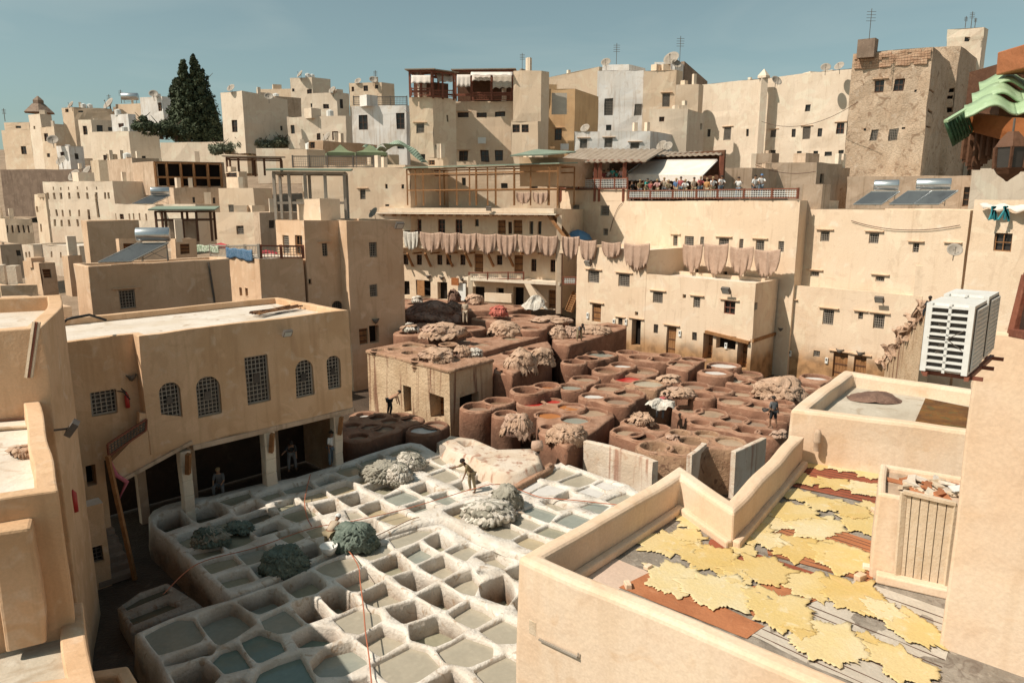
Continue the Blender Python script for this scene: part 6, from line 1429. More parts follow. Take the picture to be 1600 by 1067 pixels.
heap('grey hide heap on the gallery roof deck', 690, 320, 11.6, 46, 14, 'hide_pink', n=26)
heap('hides stuffed in the roof niche of the right yard house', 1366, 452, 5.6, 26, 13, n=14)
heap('wet grey fleeces combed over the upper pit rims', 602, 746, .1, 62, 24, 'hide_grey', n=60, proto=SP, name='fleece_heap', comb=-1.2, cat='fleece heap')
heap('pale fleece mound at the top of the rear pits', 640, 730, .1, 38, 22, 'hide_pale', n=40, proto=SP, name='fleece_heap', comb=-1.0, cat='fleece heap', m2='hide_grey')
heap('pale fleeces hanging straight down a rear pit wall', 622, 754, .0, 36, 28, 'hide_pale', n=44, proto=SP, name='fleece_heap', comb=-1.5, cat='fleece heap', m2='hide_grey')
heap('dark green fleece heap right of the turbaned worker', 553, 856, .05, 60, 40, 'hide_teal', n=80, proto=SP, name='fleece_heap', comb=-.7, cat='fleece heap')
heap('round teal fleece heap on the shaded pits', 441, 892, .0, 58, 40, 'hide_teal', n=80, proto=SP, name='fleece_heap', comb=-.4, cat='fleece heap')
heap('grey green fleeces slumped over a shaded rim', 326, 853, .0, 44, 30, 'hide_teal', n=44, proto=SP, name='fleece_heap', comb=-1.6, cat='fleece heap', m2='hide_grey')
heap('small teal fleece tail beside the slumped ones', 372, 830, .0, 34, 14, 'hide_teal', n=24, proto=SP, name='fleece_heap', comb=.1, cat='fleece heap')
heap('left half of the big heap of grey hides on the lit pits', 762, 812, .05, 70, 30, 'hide_grey', n=44, m2='hide_pale', comb=-1.2, cat='hide heap')
heap('right half of the big heap of grey hides drooping into a pit', 792, 795, .05, 44, 42, 'hide_grey', n=36, comb=-1.5, cat='hide heap')
hd0 = P(1366, 622, 6.78); mb = MB()
mb.lathe((hd0.x, hd0.y, hd0.z), [(.62, 0), (.55, .06), (.4, .1), (.2, .15), (.02, .16)], 26)
for v in mb.v: v.x = hd0.x + (v.x - hd0.x) * 1.25; v += noise.noise_vector(v * 3.2) * .09
o = mb.make('dried_hide', 'hide_brown', None, smooth=True); tag(o, 'dark shrivelled hide lying on the upper terrace floor', 'hide')
bq = [P(1446, 622, 7.0), P(1535, 640, 7.0), P(1525, 672, 7.0), P(1430, 658, 7.0)]; mb = MB()
mb.face(bq); mb.face([p - Vector((0, 0, .12)) for p in bq][::-1])
for i in range(4): a, b_ = bq[i], bq[(i + 1) % 4]; mb.face([a, a - Vector((0, 0, .12)), b_ - Vector((0, 0, .12)), b_])
mat('rust_board', (.20, .085, .02), (.12, .05, .015), (.30, .15, .035), scale=1.8, dirt=(.10, .09, .03), bump=.3, rough=.6)
o = mb.make('rusty_board', 'rust_board', None); tag(o, 'rusty orange brown board resting on the upper terrace', 'board')

def hung(label, a, b_, h, m='hide_pink', seed=0, group='hides hung in a row over the gallery rail', out=.0, cat='hide'):
    rr = random.Random(seed); n = Vector((0, -1, 0)); L = (b_ - a).length; nu = 18; nv = 12; mb = MB(); prof = [rr.uniform(.86, 1.0) for _ in range(nu + 1)]
    for i in range(nu + 1): prof[i] *= (.80 + .2 * math.sin(math.pi * i / nu)) * (.93 if i % 2 else 1.04)
    def fn(s, t):
        i = min(nu, int(round(s * nu))); w = 1 + .05 * math.sin(t * 3) - .26 * t * t; x = .5 + (s - .5) * w
        fo = .10 * math.sin(s * (17 + rr_k) + seed) * (.35 + t) + .05 * math.sin(s * 41 + t * 2); q = a.lerp(b_, x); sag = .12 * math.sin(math.pi * s) * L * .5
        return q + Vector((0, 0, -h * t * prof[i] - sag * (1 - t))) + n * (.12 + out + fo)
    rr_k = rr.uniform(-4, 4)
    mb.sheet(fn, nu, nv); o = mb.make('hanging_hide', m, None, smooth=True, solid=.025); return tag(o, label, cat, group)
words = ['whitish cloth', 'crumpled tan hide', 'tan hide with long fringe', 'broad tan hide', 'narrow tan hide', 'evenly folded tan hide', 'tan hide with ragged hem', 'pale tan hide', 'tan hide nearest the pale column']
where = ['at the left end of the gallery rail beside the tower', 'second from the tower on the gallery rail', 'third from the tower on the gallery rail', 'above the left end of the lattice balcony', 'above the middle of the lattice balcony', 'above the right end of the lattice balcony', 'left of the rafter by the plastered steps', 'third from the right end of the gallery rail', 'last before the cream yard house']
for i, (x0, x1) in enumerate(((632, 652), (658, 687), (690, 713), (717, 743), (747, 774), (778, 806), (811, 838), (842, 870), (879, 904))):
    a, b_ = GP(x0 - 1.5, 361 + (x0 - 632) * .03, -.25), GP(x1 + 1.5, 361 + (x1 - 632) * .03, -.25); hung(words[i] + ' hanging ' + where[i], a, b_, 2.15 + .12 * (i % 3), 'hide_pale' if i == 0 else 'hide_pink', i)
nL = Vector((dL.y, -dL.x, 0)); nL = -nL if nL.y > 0 else nL
for i, (x0, x1, y, yb_, w) in enumerate(((906, 932, 374, 410, 'leftmost hide on the cream yard house, beside the gallery'), (940, 970, 377, 405, 'short middle hide on the cream yard house'), (975, 1015, 379, 423, 'big wide hide with long fringes at the right corner of the yard house wall'))):
    a, b_ = HP(x0, y, A5 + nL * .25, yL), HP(x1, y + 1, A5 + nL * .25, yL); hung(w, a, b_, (yb_ - y) * (1 / ppm(a)), 'hide_pink', 20 + i, 'hides hung on the yard house wall')
for i, (x0, x1, y, yb_, w) in enumerate(((1067, 1098, 381, 427, 'leftmost of four hides on the line across the terrace house'), (1100, 1138, 380, 433, 'second and longest of four hides on the terrace house line'), (1140, 1177, 385, 432, 'third of four hides on the terrace house line'), (1178, 1219, 389, 434, 'rightmost of four hides on the line, by the recessed corner'))):
    a, b_ = HP(x0, y, T0 - nT * 1.5, yT), HP(x1, y, T0 - nT * 1.5, yT); hung(w, a, b_, (yb_ - y) * (1 / ppm(a)), 'hide_pink', 30 + i, 'hides on the line across the terrace house')
for i, (x0, x1) in enumerate(((806, 829), (832, 856))):
    a, b_ = GP(x0, 300, .25), GP(x1, 300, .25); hung(['left', 'right'][i] + ' of the two hides hung in the long post frame on the roof', a, b_, 1.25, 'hide_pink', 40 + i, 'hides in the roof post frame')
# ramp wall with hides at the right
ra, rb = P(1378, 592, -.3), W(1448, 470, 44); 
t0 = empty('ramp_wall', (ra.x, ra.y, -1.4), 'stained sloping wall of a stair on the right, heaped with folded hides', 'wall'); mb = MB()
v = [(ra.x, ra.y, -1.4), (rb.x, rb.y, -1.4), (rb.x, rb.y, rb.z - .7), (ra.x, ra.y, .4)]; dn = Vector((.8, .5, 0)); v2 = [Vector(p) + dn * 1.2 for p in v]; v = [Vector(p) for p in v]
mb.face(v); mb.face(v2[::-1])
for i in range(4): mb.face([v[i], v2[i], v2[(i + 1) % 4], v[(i + 1) % 4]])
mb.make('wall', 'tan_streak', t0)
for i in range(7):
    q = v[3].lerp(v[2], (i + .4) / 7) + dn * .3 + Vector((0, 0, .1)); nm = ['lowest', 'second lowest', 'third', 'middle', 'fifth', 'second highest', 'highest'][i]
    root = empty('hide_heap', q, nm + ' clump of stiff tan hides up the sloping wall on the right', 'hide heap', 'hide clumps on the sloping wall'); rr = random.Random(i)
    for k in range(9):
        me = mesh_as(rr.choice(FP), 'hide_tan'); o = bpy.data.objects.new('hide', me); COL.objects.link(o); o.parent = root; o.location = (rr.uniform(-.5, .5), rr.uniform(-.4, .4), rr.uniform(.05, .6)); o.rotation_euler = (rr.uniform(-.5, .5), rr.uniform(.3, 1.4), rr.uniform(0, 6)); s = rr.uniform(1.2, 2.0); o.scale = (s, s * 1.5, s)
# ------------------------------------------------------------------ yellow skins drying on the terrace
def matsheet(label, quad, m, z, name='drying_mat', stripes=0, group=None):
    q = [P(x, y, ZF) for x, y in quad]; root = None
    mb = MB(); mb.sheet(lambda s, t: q[0].lerp(q[1], s).lerp(q[3].lerp(q[2], s), t) + Vector((0, 0, z)), 16, 10)
    for v in mb.v: v.z += .012 * noise.noise(v * 3); v += noise.noise_vector(v * 1.3) * .03 * Vector((1, 1, 0)).length * .5; v.z = max(v.z, ZF + z - .01)
    o = mb.make(name, m, None, smooth=True); tag(o, label, 'mat', group)
    if stripes:
        for k in range(stripes):
            for e in (0, .07):
                t = (k + .5) / stripes + e; mb = MB(); pts = []
                for i in range(13): p = q[0].lerp(q[3], t).lerp(q[1].lerp(q[2], t), i / 12); pts.append(p + Vector((0, 0, z + .006 + .003 * math.sin(i))))
                for a, b_ in zip(pts, pts[1:]): mb.bar(a, b_, .012, .008)
                mb.make('stripe', 'cord_dark', o)
    return o
matsheet('big rust orange mat at the near edge of the terrace', [(966, 918), (1012, 896), (1195, 978), (1167, 999)], 'mat_rust', .012)
matsheet('pinkish sheet at the left corner of the terrace', [(907, 900), (945, 865), (1015, 895), (966, 921)], 'sheet_pink', .008)
matsheet('pale sheet with doubled dark stripes in the near right part', [(1340, 905), (1500, 960), (1445, 1120), (1170, 992)], 'sheet_pale', .006, stripes=5)
matsheet('dark red mat along the far parapet', [(1258, 712), (1385, 735), (1375, 790), (1235, 760)], 'mat_red', .010, stripes=7)
matsheet('rust red mat running down the middle of the terrace', [(1190, 790), (1375, 850), (1362, 912), (1200, 868)], 'mat_rust', .014, stripes=6)
matsheet('narrow dark red mat under the skins in the terrace centre', [(1110, 842), (1300, 905), (1270, 925), (1100, 870)], 'mat_red', .016)
matsheet('rust mat showing between skins above the striped sheet', [(1130, 925), (1240, 905), (1290, 935), (1180, 965)], 'mat_rust', .018)
ys = [(1100,812,118,46),(1047,850,135,50),(1109,873,130,56),(1054,905,125,62),(1161,833,130,52),(1233,801,110,40),(1187,892,130,60),(1122,925,150,74),(1217,954,140,82),(1265,915,120,66),(1243,857,120,56),(1275,824,120,48),(1314,873,120,62),(1350,820,90,48),(1334,931,130,76),(1291,1005,150,90),(1418,978,110,90),(1408,1040,110,84),(1272,726,84,22),(1318,730,80,22),(1358,740,60,24),(1250,750,76,24),(1300,757,90,24),(1350,765,76,28),(1245,775,80,26),(1290,790,90,30),(1330,800,80,32),(1210,815,90,36),(1362,795,50,30),(1385,900,40,40),(1350,1010,90,60),(1200,845,70,36),(1075,838,60,26),(1150,905,60,30),(1250,985,60,34),(1380,955,70,40),(1300,855,60,26),(1160,860,60,26)]
order = ['far', 'middle', 'near']
for i, (x, y, w, h) in enumerate(ys):
    c = P(x, y, ZF); k = 1 / ppm(c); a = w * k / 2 * .89; el = math.atan2(EYE - ZF, c.y); b_ = h * k / 2 / math.sin(el) * .86; rr = random.Random(i + 3); n = 112; mb = MB(); ph = rr.uniform(0, 6); legs = [rr.uniform(-.3, .3) + q for q in (.6, 1.7, 2.5, 3.9, 4.6, 5.6)]; z = .028 + .0025 * (i % 9)
    rad = []
    for j in range(n):
        t = 2 * math.pi * j / n; r = .79 + .05 * math.sin(2 * t + ph) + .26 * noise.noise(Vector((math.cos(t) * 1.9, math.sin(t) * 1.9, i))) + .14 * noise.noise(Vector((math.cos(t) * 6.5, math.sin(t) * 6.5, i + 9)))
        for l in legs: dlt = math.atan2(math.sin(t - l), math.cos(t - l)); r += (.14 + .16 * abs(math.sin(l * 9 + i))) * math.exp(-(dlt / .13) ** 2)
        r += (.06 if j % 2 else -.05) * rr.uniform(.0, 1.1); rad.append(r)
    cen = mb.vert((c.x, c.y, ZF + z)); prev = None; rot = rr.uniform(-.3, .3)
    for q, f in enumerate((.35, .65, .88, 1.0)):
        ring = []
        for j in range(n):
            t = 2 * math.pi * j / n; rj = rad[j] if f == 1 else (rad[j - 1] + rad[j] + rad[(j + 1) % n]) / 3; u_ = rj * f * math.cos(t) * a; v_ = rj * f * math.sin(t) * b_
            p = Vector((c.x + u_ * math.cos(rot) - v_ * math.sin(rot), c.y + u_ * math.sin(rot) + v_ * math.cos(rot), 0)); p.z = ZF + z + .007 * max(-.4, noise.noise(Vector((p.x * 2.6, p.y * 2.6, i)))) + (.008 * (1 if j % 5 == 0 else 0) if f == 1 else 0); ring.append(mb.vert(p))
        if prev is None:
            for j in range(n): mb.f.append([cen, ring[j], ring[(j + 1) % n]]); mb.m.append(0)
        else:
            for j in range(n): mb.f.append([prev[j], ring[j], ring[(j + 1) % n], prev[(j + 1) % n]]); mb.m.append(0)
        prev = ring
    o = mb.make('drying_skin', ['hide_yellow', 'hide_yellow_pale', 'hide_yellow_deep', 'hide_yellow'][(i * 7) % 4], None, smooth=True, solid=.005)
    lbs = ['yellow skin nearest the inner corner of the parapet', 'yellow skin with long legs at the left end by the grey floor', 'yellow skin in the second row, between the grey floor patches', 'yellow skin overlapping the left corner of the rust orange mat', 'yellow skin just below the two cream blocks', 'yellow skin to the right of the two cream blocks', 'yellow skin in the middle just above the dark red strip', 'yellow skin over the middle of the big rust mat', 'yellow skin covering the right corner of the big rust mat', 'yellow skin at the top of the striped sheet', 'yellow skin in the terrace middle, left of the red striped mat', 'yellow skin lying on the red striped mat', 'yellow skin on the right part of the rust mat, near the shed', 'yellow skin touching the left wall of the shed', 'yellow skin on the striped sheet directly below the doorstep end', 'largest yellow skin at the middle of the striped sheet', 'yellow skin below the shed door on the striped sheet', 'yellow skin nearest the bottom right corner', 'leftmost skin of the farthest row', 'middle skin of the farthest row below the clay pipe', 'rightmost skin of the farthest row', 'leftmost skin of the second farthest row', 'middle skin of the second farthest row', 'rightmost skin of the second farthest row', 'skin beside the small white stone on the ledge', 'skin in the third row, midway to the shed', 'skin in the fourth row, left of the shed corner', 'skin squeezed between the cream blocks and the parapet side', 'small skin just behind the shed corner', 'narrow skin at the foot of the doorstep', 'skin near the bottom edge beside the largest one', 'small skin between the dark red strip and the rust mat', 'small skin wedged between the two leftmost ones', 'small skin bridging the big rust mat and the dark red strip', 'small skin at the left edge of the striped sheet', 'small skin filling the striped sheet below the doorstep', 'small skin left of the one touching the shed', 'small skin just in front of the cream blocks row']
    px_ = 'left' if x < 1130 else ('right' if x > 1310 else 'middle'); py_ = 'far' if y < 800 else ('near' if y > 890 else 'central')
    tag(o, 'ragged ' + lbs[i], 'skin', 'yellow skins drying on the terrace')
# loose bricks on terrace
for i, (x, y, s_, lb) in enumerate([(1166,798,.26,'larger of the two cream blocks at the parapet corner'), (1172,785,.22,'smaller cream block leaning on the larger one'), (1203,765,.12,'small white stone on the parapet ledge'), (1210,773,.14,'pinkish stone under the white one'), (1018,784,.09,'brick chip at the shaded foot of the parapet'), (955,864,.10,'brick chip near the pinkish sheet'), (913,897,.12,'broken tile piece at the left terrace corner'), (1012,889,.10,'stone holding down the pinkish sheet'), (981,918,.12,'white stone on the rust mat corner'), (1356,890,.12,'round white stone beside the shed'), (1343,906,.14,'flat pale stone beside the shed'), (1368,803,.14,'pale stone on the rust mat by the shed')]):
    c = P(x, y, ZF); mb = MB(); mb.box((c.x, c.y, ZF + s_ * .45), s_ * 1.6, s_, s_ * .9, rz=i); mb.wob(s_ * .2, 5); o = mb.make('loose_stone', 'terrace_plaster' if i % 3 else 'pale', None, bevel=.015); tag(o, lb, 'stone')
# rubble on the shed roof
rr = random.Random(5); shn_ = Vector((yaw(118).y, -yaw(118).x, 0)); shn_ = shn_ if shn_.y > 0 else -shn_
ctr = (shp[0] + shp[1]) / 2 - yaw(118) * .2 + shn_ * .95 + Vector((0, 0, 7.25))
rub = MB()
for i in range(60):
    q = ctr + Vector((rr.uniform(-.75, .75), rr.uniform(-.45, .5), rr.uniform(.0, .08))); s_ = rr.uniform(.06, .17); rub.box(q, s_ * 2, s_ * .8, s_ * .35, rz=rr.uniform(0, 3), rx=rr.uniform(-.4, .4), m=rr.randrange(4))
rub.wob(.03, 6); o = rub.make('rubble', ['roof_white', 'pale', 'wood_pale', 'mat_rust'], None); tag(o, 'broken pale and rust shards heaped in the tray on the shed roof', 'rubble', None, 'stuff')
mb = MB(); c = ctr + Vector((.1, -.2, .15)); mb.box(c, .28, .16, .02, rz=.2, rx=.3); o = mb.make('paper_scrap', 'white_paint', None); tag(o, 'white printed scrap lying on the rubble of the shed roof', 'paper')
# ------------------------------------------------------------------ shed door, near wall, air conditioners
sn = Vector((yaw(118).y, -yaw(118).x, 0)); sn = sn if sn.y < 0 else -sn
def SP_(x, y, o_=0): return HP(x, y, shp[0] + sn * o_, 118)
dr = empty('plank_door', SP_(1400, 915), 'weathered pale plank door in the cream roof shed', 'door')
q = [SP_(1401, 905, .02), SP_(1476, 926, .02), SP_(1494, 787, .02), SP_(1412, 768, .02)]
for a, b_, w in ((0, 3, .1), (3, 2, .1), (2, 1, .08), (1, 0, .08)): mb = MB(); mb.bar(q[a], q[b_], w, .07); mb.make('frame', 'wood_pale', dr, bevel=.008)
for k in range(6):
    s0, s1 = (k + .06) / 6, (k + .94) / 6; mb = MB(); a, b_, c, d = q[0].lerp(q[1], s0), q[0].lerp(q[1], s1), q[3].lerp(q[2], s1), q[3].lerp(q[2], s0); o_ = -sn * .015 + sn * .004 * (k % 3)
    mb.face([a + o_, b_ + o_, c + o_, d + o_]); mb.make('plank', 'wood_pale', dr, solid=.03)
mb = MB(); mb.face([p - sn * .05 for p in q]); mb.make('backing', 'wood_dark', dr)
mb = MB(); a = SP_(1368, 902, .1); b_ = SP_(1500, 940, .1); mb.bar(Vector((a.x, a.y, ZF + .09)), Vector((b_.x, b_.y, ZF + .09)), .22, .18); mb.wob(.03, 1); o = mb.make('doorstep', 'terrace_plaster', SH, bevel=.03)
# clay spout
c = P(1277, 703, 6.2); tp = HP(1277, 686, u0 + (u0 - u1).normalized() * .06, math.degrees(math.atan2((u3 - u0).x, (u3 - u0).y)))
mb = MB(); tp = tp + Vector((-.04, -.1, 0)); mb.lathe(tp - Vector((0, 0, .28)), [(.075, 0), (.08, .2), (.095, .22), (.095, .27), (.085, .3), (.09, .46), (.06, .56), (.01, .58)], 14); o = mb.make('clay_pipe', 'dusty', None, smooth=True); tag(o, 'clay downpipe stub on the wall above the drying skins', 'pipe')
E0 = W(1518, 600, 10); yN = -48
NWb = [Vector((E0.x, E0.y, 0)), Vector((E0.x, E0.y, 0)) - yaw(yN) * 7]
NW = building('near_wall_house', 'plain cream house wall filling the right edge of the photo', 'building', [NWb[0], NWb[1], NWb[1] + yaw(42) * 1.3, NWb[0] + yaw(42) * 1.3], 10.72, ZF - .02, 'terrace_plaster', full=True, par=.05, thick=.3, step=.5, wob=.05, bevel=.14, roofm='roof_white')
def ac(label, c_top, yf, ys_, Wd, Dp, Hh, rows=9, cols_=2):
    """c_top: top of the near vertical edge; the front runs left from it, the side runs back"""
    f = yaw(yf); s_ = yaw(ys_); root = empty('air_conditioner', c_top - Vector((0, 0, Hh)), label, 'air conditioner', 'white air conditioner units at the right')
    ctr = c_top + f * (Wd / 2) + s_ * (Dp / 2) - Vector((0, 0, Hh / 2)); nf = -s_; 
    mb = MB(); t = .025
    fl = (f - s_ * f.dot(s_)).normalized()
    def Q(x, d, z): return c_top + f * x + s_ * d - Vector((0, 0, Hh - z))
    def quadbox(x0, x1, d0, d1, z0, z1, m_, nm, bev=.0):
        mb = MB(); pts = [Q(x, d, z) for z in (z0, z1) for d in (d0, d1) for x in (x0, x1)]
        for q in ((0, 1, 3, 2), (4, 6, 7, 5), (0, 4, 5, 1), (2, 3, 7, 6), (0, 2, 6, 4), (1, 5, 7, 3)): mb.face([pts[i] for i in q])
        return mb.make(nm, m_, root, bevel=bev)
    quadbox(.0, Wd, .06, Dp, .0, Hh, 'white_paint', 'casing', .012)
    quadbox(.045, Wd - .045, .045, .055, .05, Hh - .04, 'glass_dark', 'grille_back')
    ft = MB(); 
    def fb(x0, x1, z0, z1):
        pts = [Q(x, d, z) for z in (z0, z1) for d in (.0, .058) for x in (x0, x1)]
        for q in ((0, 1, 3, 2), (4, 6, 7, 5), (0, 4, 5, 1), (2, 3, 7, 6), (0, 2, 6, 4), (1, 5, 7, 3)): ft.face([pts[i] for i in q])
    fb(0, .05, 0, Hh); fb(Wd - .05, Wd, 0, Hh)
    for k in range(cols_ - 1): x = Wd * (k + 1) / cols_; fb(x - .012, x + .012, .0, Hh)
    for k in range(rows + 1): z = .04 + (Hh - .07) * k / rows; fb(.05, Wd - .05, z - .011, z + .011)
    ft.make('front_grille', 'white_paint', root)
    mb = MB(); fc = Q(Wd / 2, .05, Hh / 2); 
    for k in range(5):
        a_ = k * 1.257; dd = f * math.cos(a_) + Vector((0, 0, math.sin(a_))); mb.bar(fc, fc + dd * Wd * .42, .1, .008)
    mb.make('fan', 'iron', root)
    sg = MB(); nd = max(4, int(Dp / .06))
    for k in range(nd + 1): d = .08 + (Dp - .1) * k / nd; pa, pb = Q(-.012, d, .04), Q(-.012, d, Hh - .04); sg.bar(pa, pb, .012)
    for k in range(14): z = .05 + (Hh - .1) * k / 13; sg.bar(Q(-.014, .08, z), Q(-.014, Dp - .02, z), .014)
    sg.make('side_grille', 'white_paint', root)
    quadbox(-.006, .0, .07, Dp - .01, .03, Hh - .03, 'iron', 'side_coil')
    return root
ca = W(1524, 479, 6.6); hh = (589 - 479) / ppm(ca) * 1.02
ac('nearest white air conditioner with a two column louvre front', ca, -50, 42, .40, .62, hh)
ac('second white air conditioner tucked behind the nearest one', ca + yaw(42) * .72 + Vector((0, 0, .02)), -50, 42, .40, .6, hh * .98)
mb = MB(); b0 = ca - Vector((0, 0, hh + .03)); mb.bar(b0 + yaw(-50) * .35, b0 + yaw(42) * 1.4 + yaw(-50) * .35, .04); mb.bar(b0, b0 + yaw(42) * 1.4, .04)
for k in range(3): mb.bar(b0 + yaw(42) * (.1 + .6 * k) + yaw(-50) * .4, b0 + yaw(42) * (.1 + .6 * k) - yaw(-50) * .12, .035)
o = mb.make('support_frame', 'wood_red', None); tag(o, 'rusty bracket frame carrying the white air conditioners', 'bracket')
# reddish window frame at the right edge
wf = empty('window_frame', W(1585, 520, 6.4), 'dark red wooden window frame at the right edge above the near wall', 'window frame')
for (x0, y0, x1, y1, Y0, Y1) in ((1583, 522, 1606, 430, 6.4, 6.4), (1583, 520, 1640, 530, 6.4, 5.6), (1606, 432, 1640, 425, 6.4, 5.8), (1600, 508, 1626, 440, 6.7, 6.7), (1606, 470, 1640, 468, 6.4, 5.8)):
    mb = MB(); mb.bar(W(x0, y0, Y0), W(x1, y1, Y1), .075); mb.make('frame_bar', 'wood_red', wf, bevel=.008)
mb = MB(); mb.face([W(1587, 518, 6.45), W(1640, 526, 5.7), W(1640, 430, 5.8), W(1606, 436, 6.42)]); mb.make('pane', 'glass_dark', wf)
# green tiled eave with lantern
ev = empty('tiled_eave', W(1560, 200, 6), 'green glazed tile eave over carved orange wood in the upper right corner', 'roof')
def tile(parent, c, ax, out, up, L, Wd, m='green_tile', arch=1):
    mb = MB(); mb.sheet(lambda s, t: c + out * (L * t) + ax * (Wd * (s - .5)) + up * (arch * .085 * math.cos((s - .5) * 2 * math.pi) * .5), 14, 3); return mb.make('tile', m, parent, smooth=True, solid=.018)
A = W(1512, 158, 6.3); axd = Vector((.93, -.30, .02)).normalized(); outd = Vector((-.42, -.78, -.38)).normalized(); upd = Vector((0, -.3, 1)).normalized()
for r_ in range(3):
    for k in range(6):
        c = A + axd * (.17 + .36 * k + .06 * r_) - outd * (.26 * r_) + Vector((0, 0, .02 * r_)); tile(ev, c, axd, outd, upd, .30, .37)
B = W(1477, 190, 6.2)
for k in range(9):
    t = k / 8; c = W(1478, 189, 6.1).lerp(W(1516, 166, 6.45), t); tile(ev, c, (W(1516, 206, 6.6) - c).normalized() * .3 + Vector((.2, .6, 0)), Vector((.5, .2, -.75)).normalized(), Vector((0, 0, 1)), .22, .12, 'green_dark', .4)
mb = MB(); mb.bar(W(1478, 190, 6.05), W(1518, 166, 6.3), .035, .02); mb.make('edge_strip', 'green_tile', ev)
mb = MB(); a = W(1515, 176, 6.4); b_ = W(1640, 190, 5.7); mb.face([a, b_, b_ - Vector((0, 0, .22)), W(1518, 205, 6.4)]); mb.make('fascia', 'eave_orange', ev, solid=.04)
for k in range(12):
    t = k / 12; a = W(1514, 205, 6.5).lerp(W(1640, 196, 5.9), t); L = .24 + .06 * math.sin(k * 1.1) + .03 * k * .3; mb = MB(); mb.bar(a, a - Vector((0, 0, L)), .085, .03); mb.bar(a - Vector((0, 0, L)), a - Vector((0, 0, L + .03)), .05, .025); mb.make('carved_slat', 'wood_dark', ev)
mb = MB(); a = W(1556, 84, 6.2); c = a + Vector((.78, .1, .0)); mb.box(c, 1.15, .4, .19, rz=.02, ry=-.05); mb.make('ridge_box', 'mat_rust', ev, bevel=.01)
mb = MB(); mb.box((6.1, 6.2, 10.0), .9, .9, 8.7); mb.make('kiosk_wall', 'terrace_plaster', ev)
mb = MB(); mb.box(W(1612, 150, 6.9), .9, .5, .5); mb.make('upper_panel', 'wood_dark', ev)
mb = MB(); mb.box(W(1655, 225, 7.0), .65, .3, .5, rz=-.3); mb.make('carved_panel', 'wood_dark', ev)
ln = empty('lantern', W(1578, 262, 5.2), 'iron and glass lantern hanging below the green eave', 'lantern'); lc = W(1578, 238, 5.2)
mb = MB(); mb.lathe(lc, [(.05, .235), (.11, .17), (.15, .10), (.155, .085)], 6); mb.make('cap', 'wood_dark', ln); mb = MB(); mb.lathe(lc, [(.14, -.11), (.10, -.17), (.03, -.22), (.01, -.24)], 6); mb.make('base', 'wood_dark', ln)
mb = MB(); mb.lathe(lc, [(.14, .085), (.13, -.11)], 6); mb.make('glass', 'glass_dark', ln)
for k in range(6):
    a_ = k * math.pi / 3; mb = MB(); mb.bar(lc + Vector((.148 * math.cos(a_), .148 * math.sin(a_), .09)), lc + Vector((.138 * math.cos(a_), .138 * math.sin(a_), -.115)), .022); mb.make('rib', 'wood_dark', ln)
mb = MB(); mb.tube([lc + Vector((0, 0, .23)), lc + Vector((0, 0, .36))], .01); mb.make('chain', 'iron', ln)
mb = MB(); mb.lathe(lc - Vector((0, 0, .05)), [(.012, -.04), (.03, .0), (.03, .05), (.01, .08)], 8); mb.make('bulb', 'lamp_glass', ln)
ln.scale = (.72, .72, .72)
# ------------------------------------------------------------------ solar heaters
def heater(label, c, rz, L=1.7, r=.32, panel=True, lean=1, tw=2.2, shear=1.1):
    root = empty('solar_heater', c, label, 'solar water heater', 'solar water heaters', rz); zt_ = 1.55
    mb = MB(); mb.lathe((-L / 2, 0, zt_), [(.02, -.01), (r * .93, 0), (r, .05), (r, L - .05), (r * .93, L), (.02, L + .01)], 22, ax='X'); mb.make('tank', 'steel', root, smooth=True, local=True, bevel=0)
    mb = MB(); mb.lathe((-L / 2 - .015, 0, zt_), [(.02, -.01), (r * .8, -.005), (r * .8, 0)], 22, ax='X'); mb.make('tank_end', 'white_paint', root, local=True)
    mb = MB()
    for x in (-L * .38, L * .38):
        mb.bar((x, -.25, 0), (x, 0, zt_ - r), .045); mb.bar((x, .25, 0), (x, 0, zt_ - r), .045); mb.bar((x, -.25, .05), (x, .25, .6), .03)
    mb.bar((-L * .38, -.2, .1), (L * .38, -.05, .8), .03); mb.bar((L * .38, -.2, .1), (-L * .38, -.05, .8), .03); mb.make('stand', 'iron_pale', root, local=True)
    if panel:
        for k in range(int(panel)):
            x0 = -tw / 2 + tw / panel * k + .03; x1 = x0 + tw / panel - .06; mb = MB(); mb.face([(x0 - shear, -1.5, .1), (x1 - shear, -1.5, .1), (x1, -.3, 1.05), (x0, -.3, 1.05)]); p = mb.make('panel', 'panel', root, local=True, solid=.06)
            mb = MB(); q = [(x0 - shear, -1.5, .13), (x1 - shear, -1.5, .13), (x1, -.3, 1.09), (x0, -.3, 1.09)]
            for i in range(4): mb.bar(q[i], q[(i + 1) % 4], .05)
            mb.make('panel_frame', 'steel', p, local=True)
    return root
hh1 = heater('large cylindrical solar heater on the ochre heater house with a dark sloping panel', W(243, 408, 42.3), math.radians(20), 1.8, .42, 1, tw=1.7, shear=1.9)
heater('small solar heater further back on the lit parapet house', W(252, 320, 86), math.radians(25), 2.0, .5, 1, shear=1.9)
heater('left solar heater with a single panel on the cream solar house', W(1382, 322, 56), math.radians(-30), 1.7, .42, 1, tw=2.0)
heater('right solar heater with a double panel on the cream solar house', W(1455, 322, 53), math.radians(-30), 2.2, .42, 2, tw=3.2)
heater('tiny solar heater on the far white house', W(204, 162, 172), math.radians(10), 3.5, .8, 0)
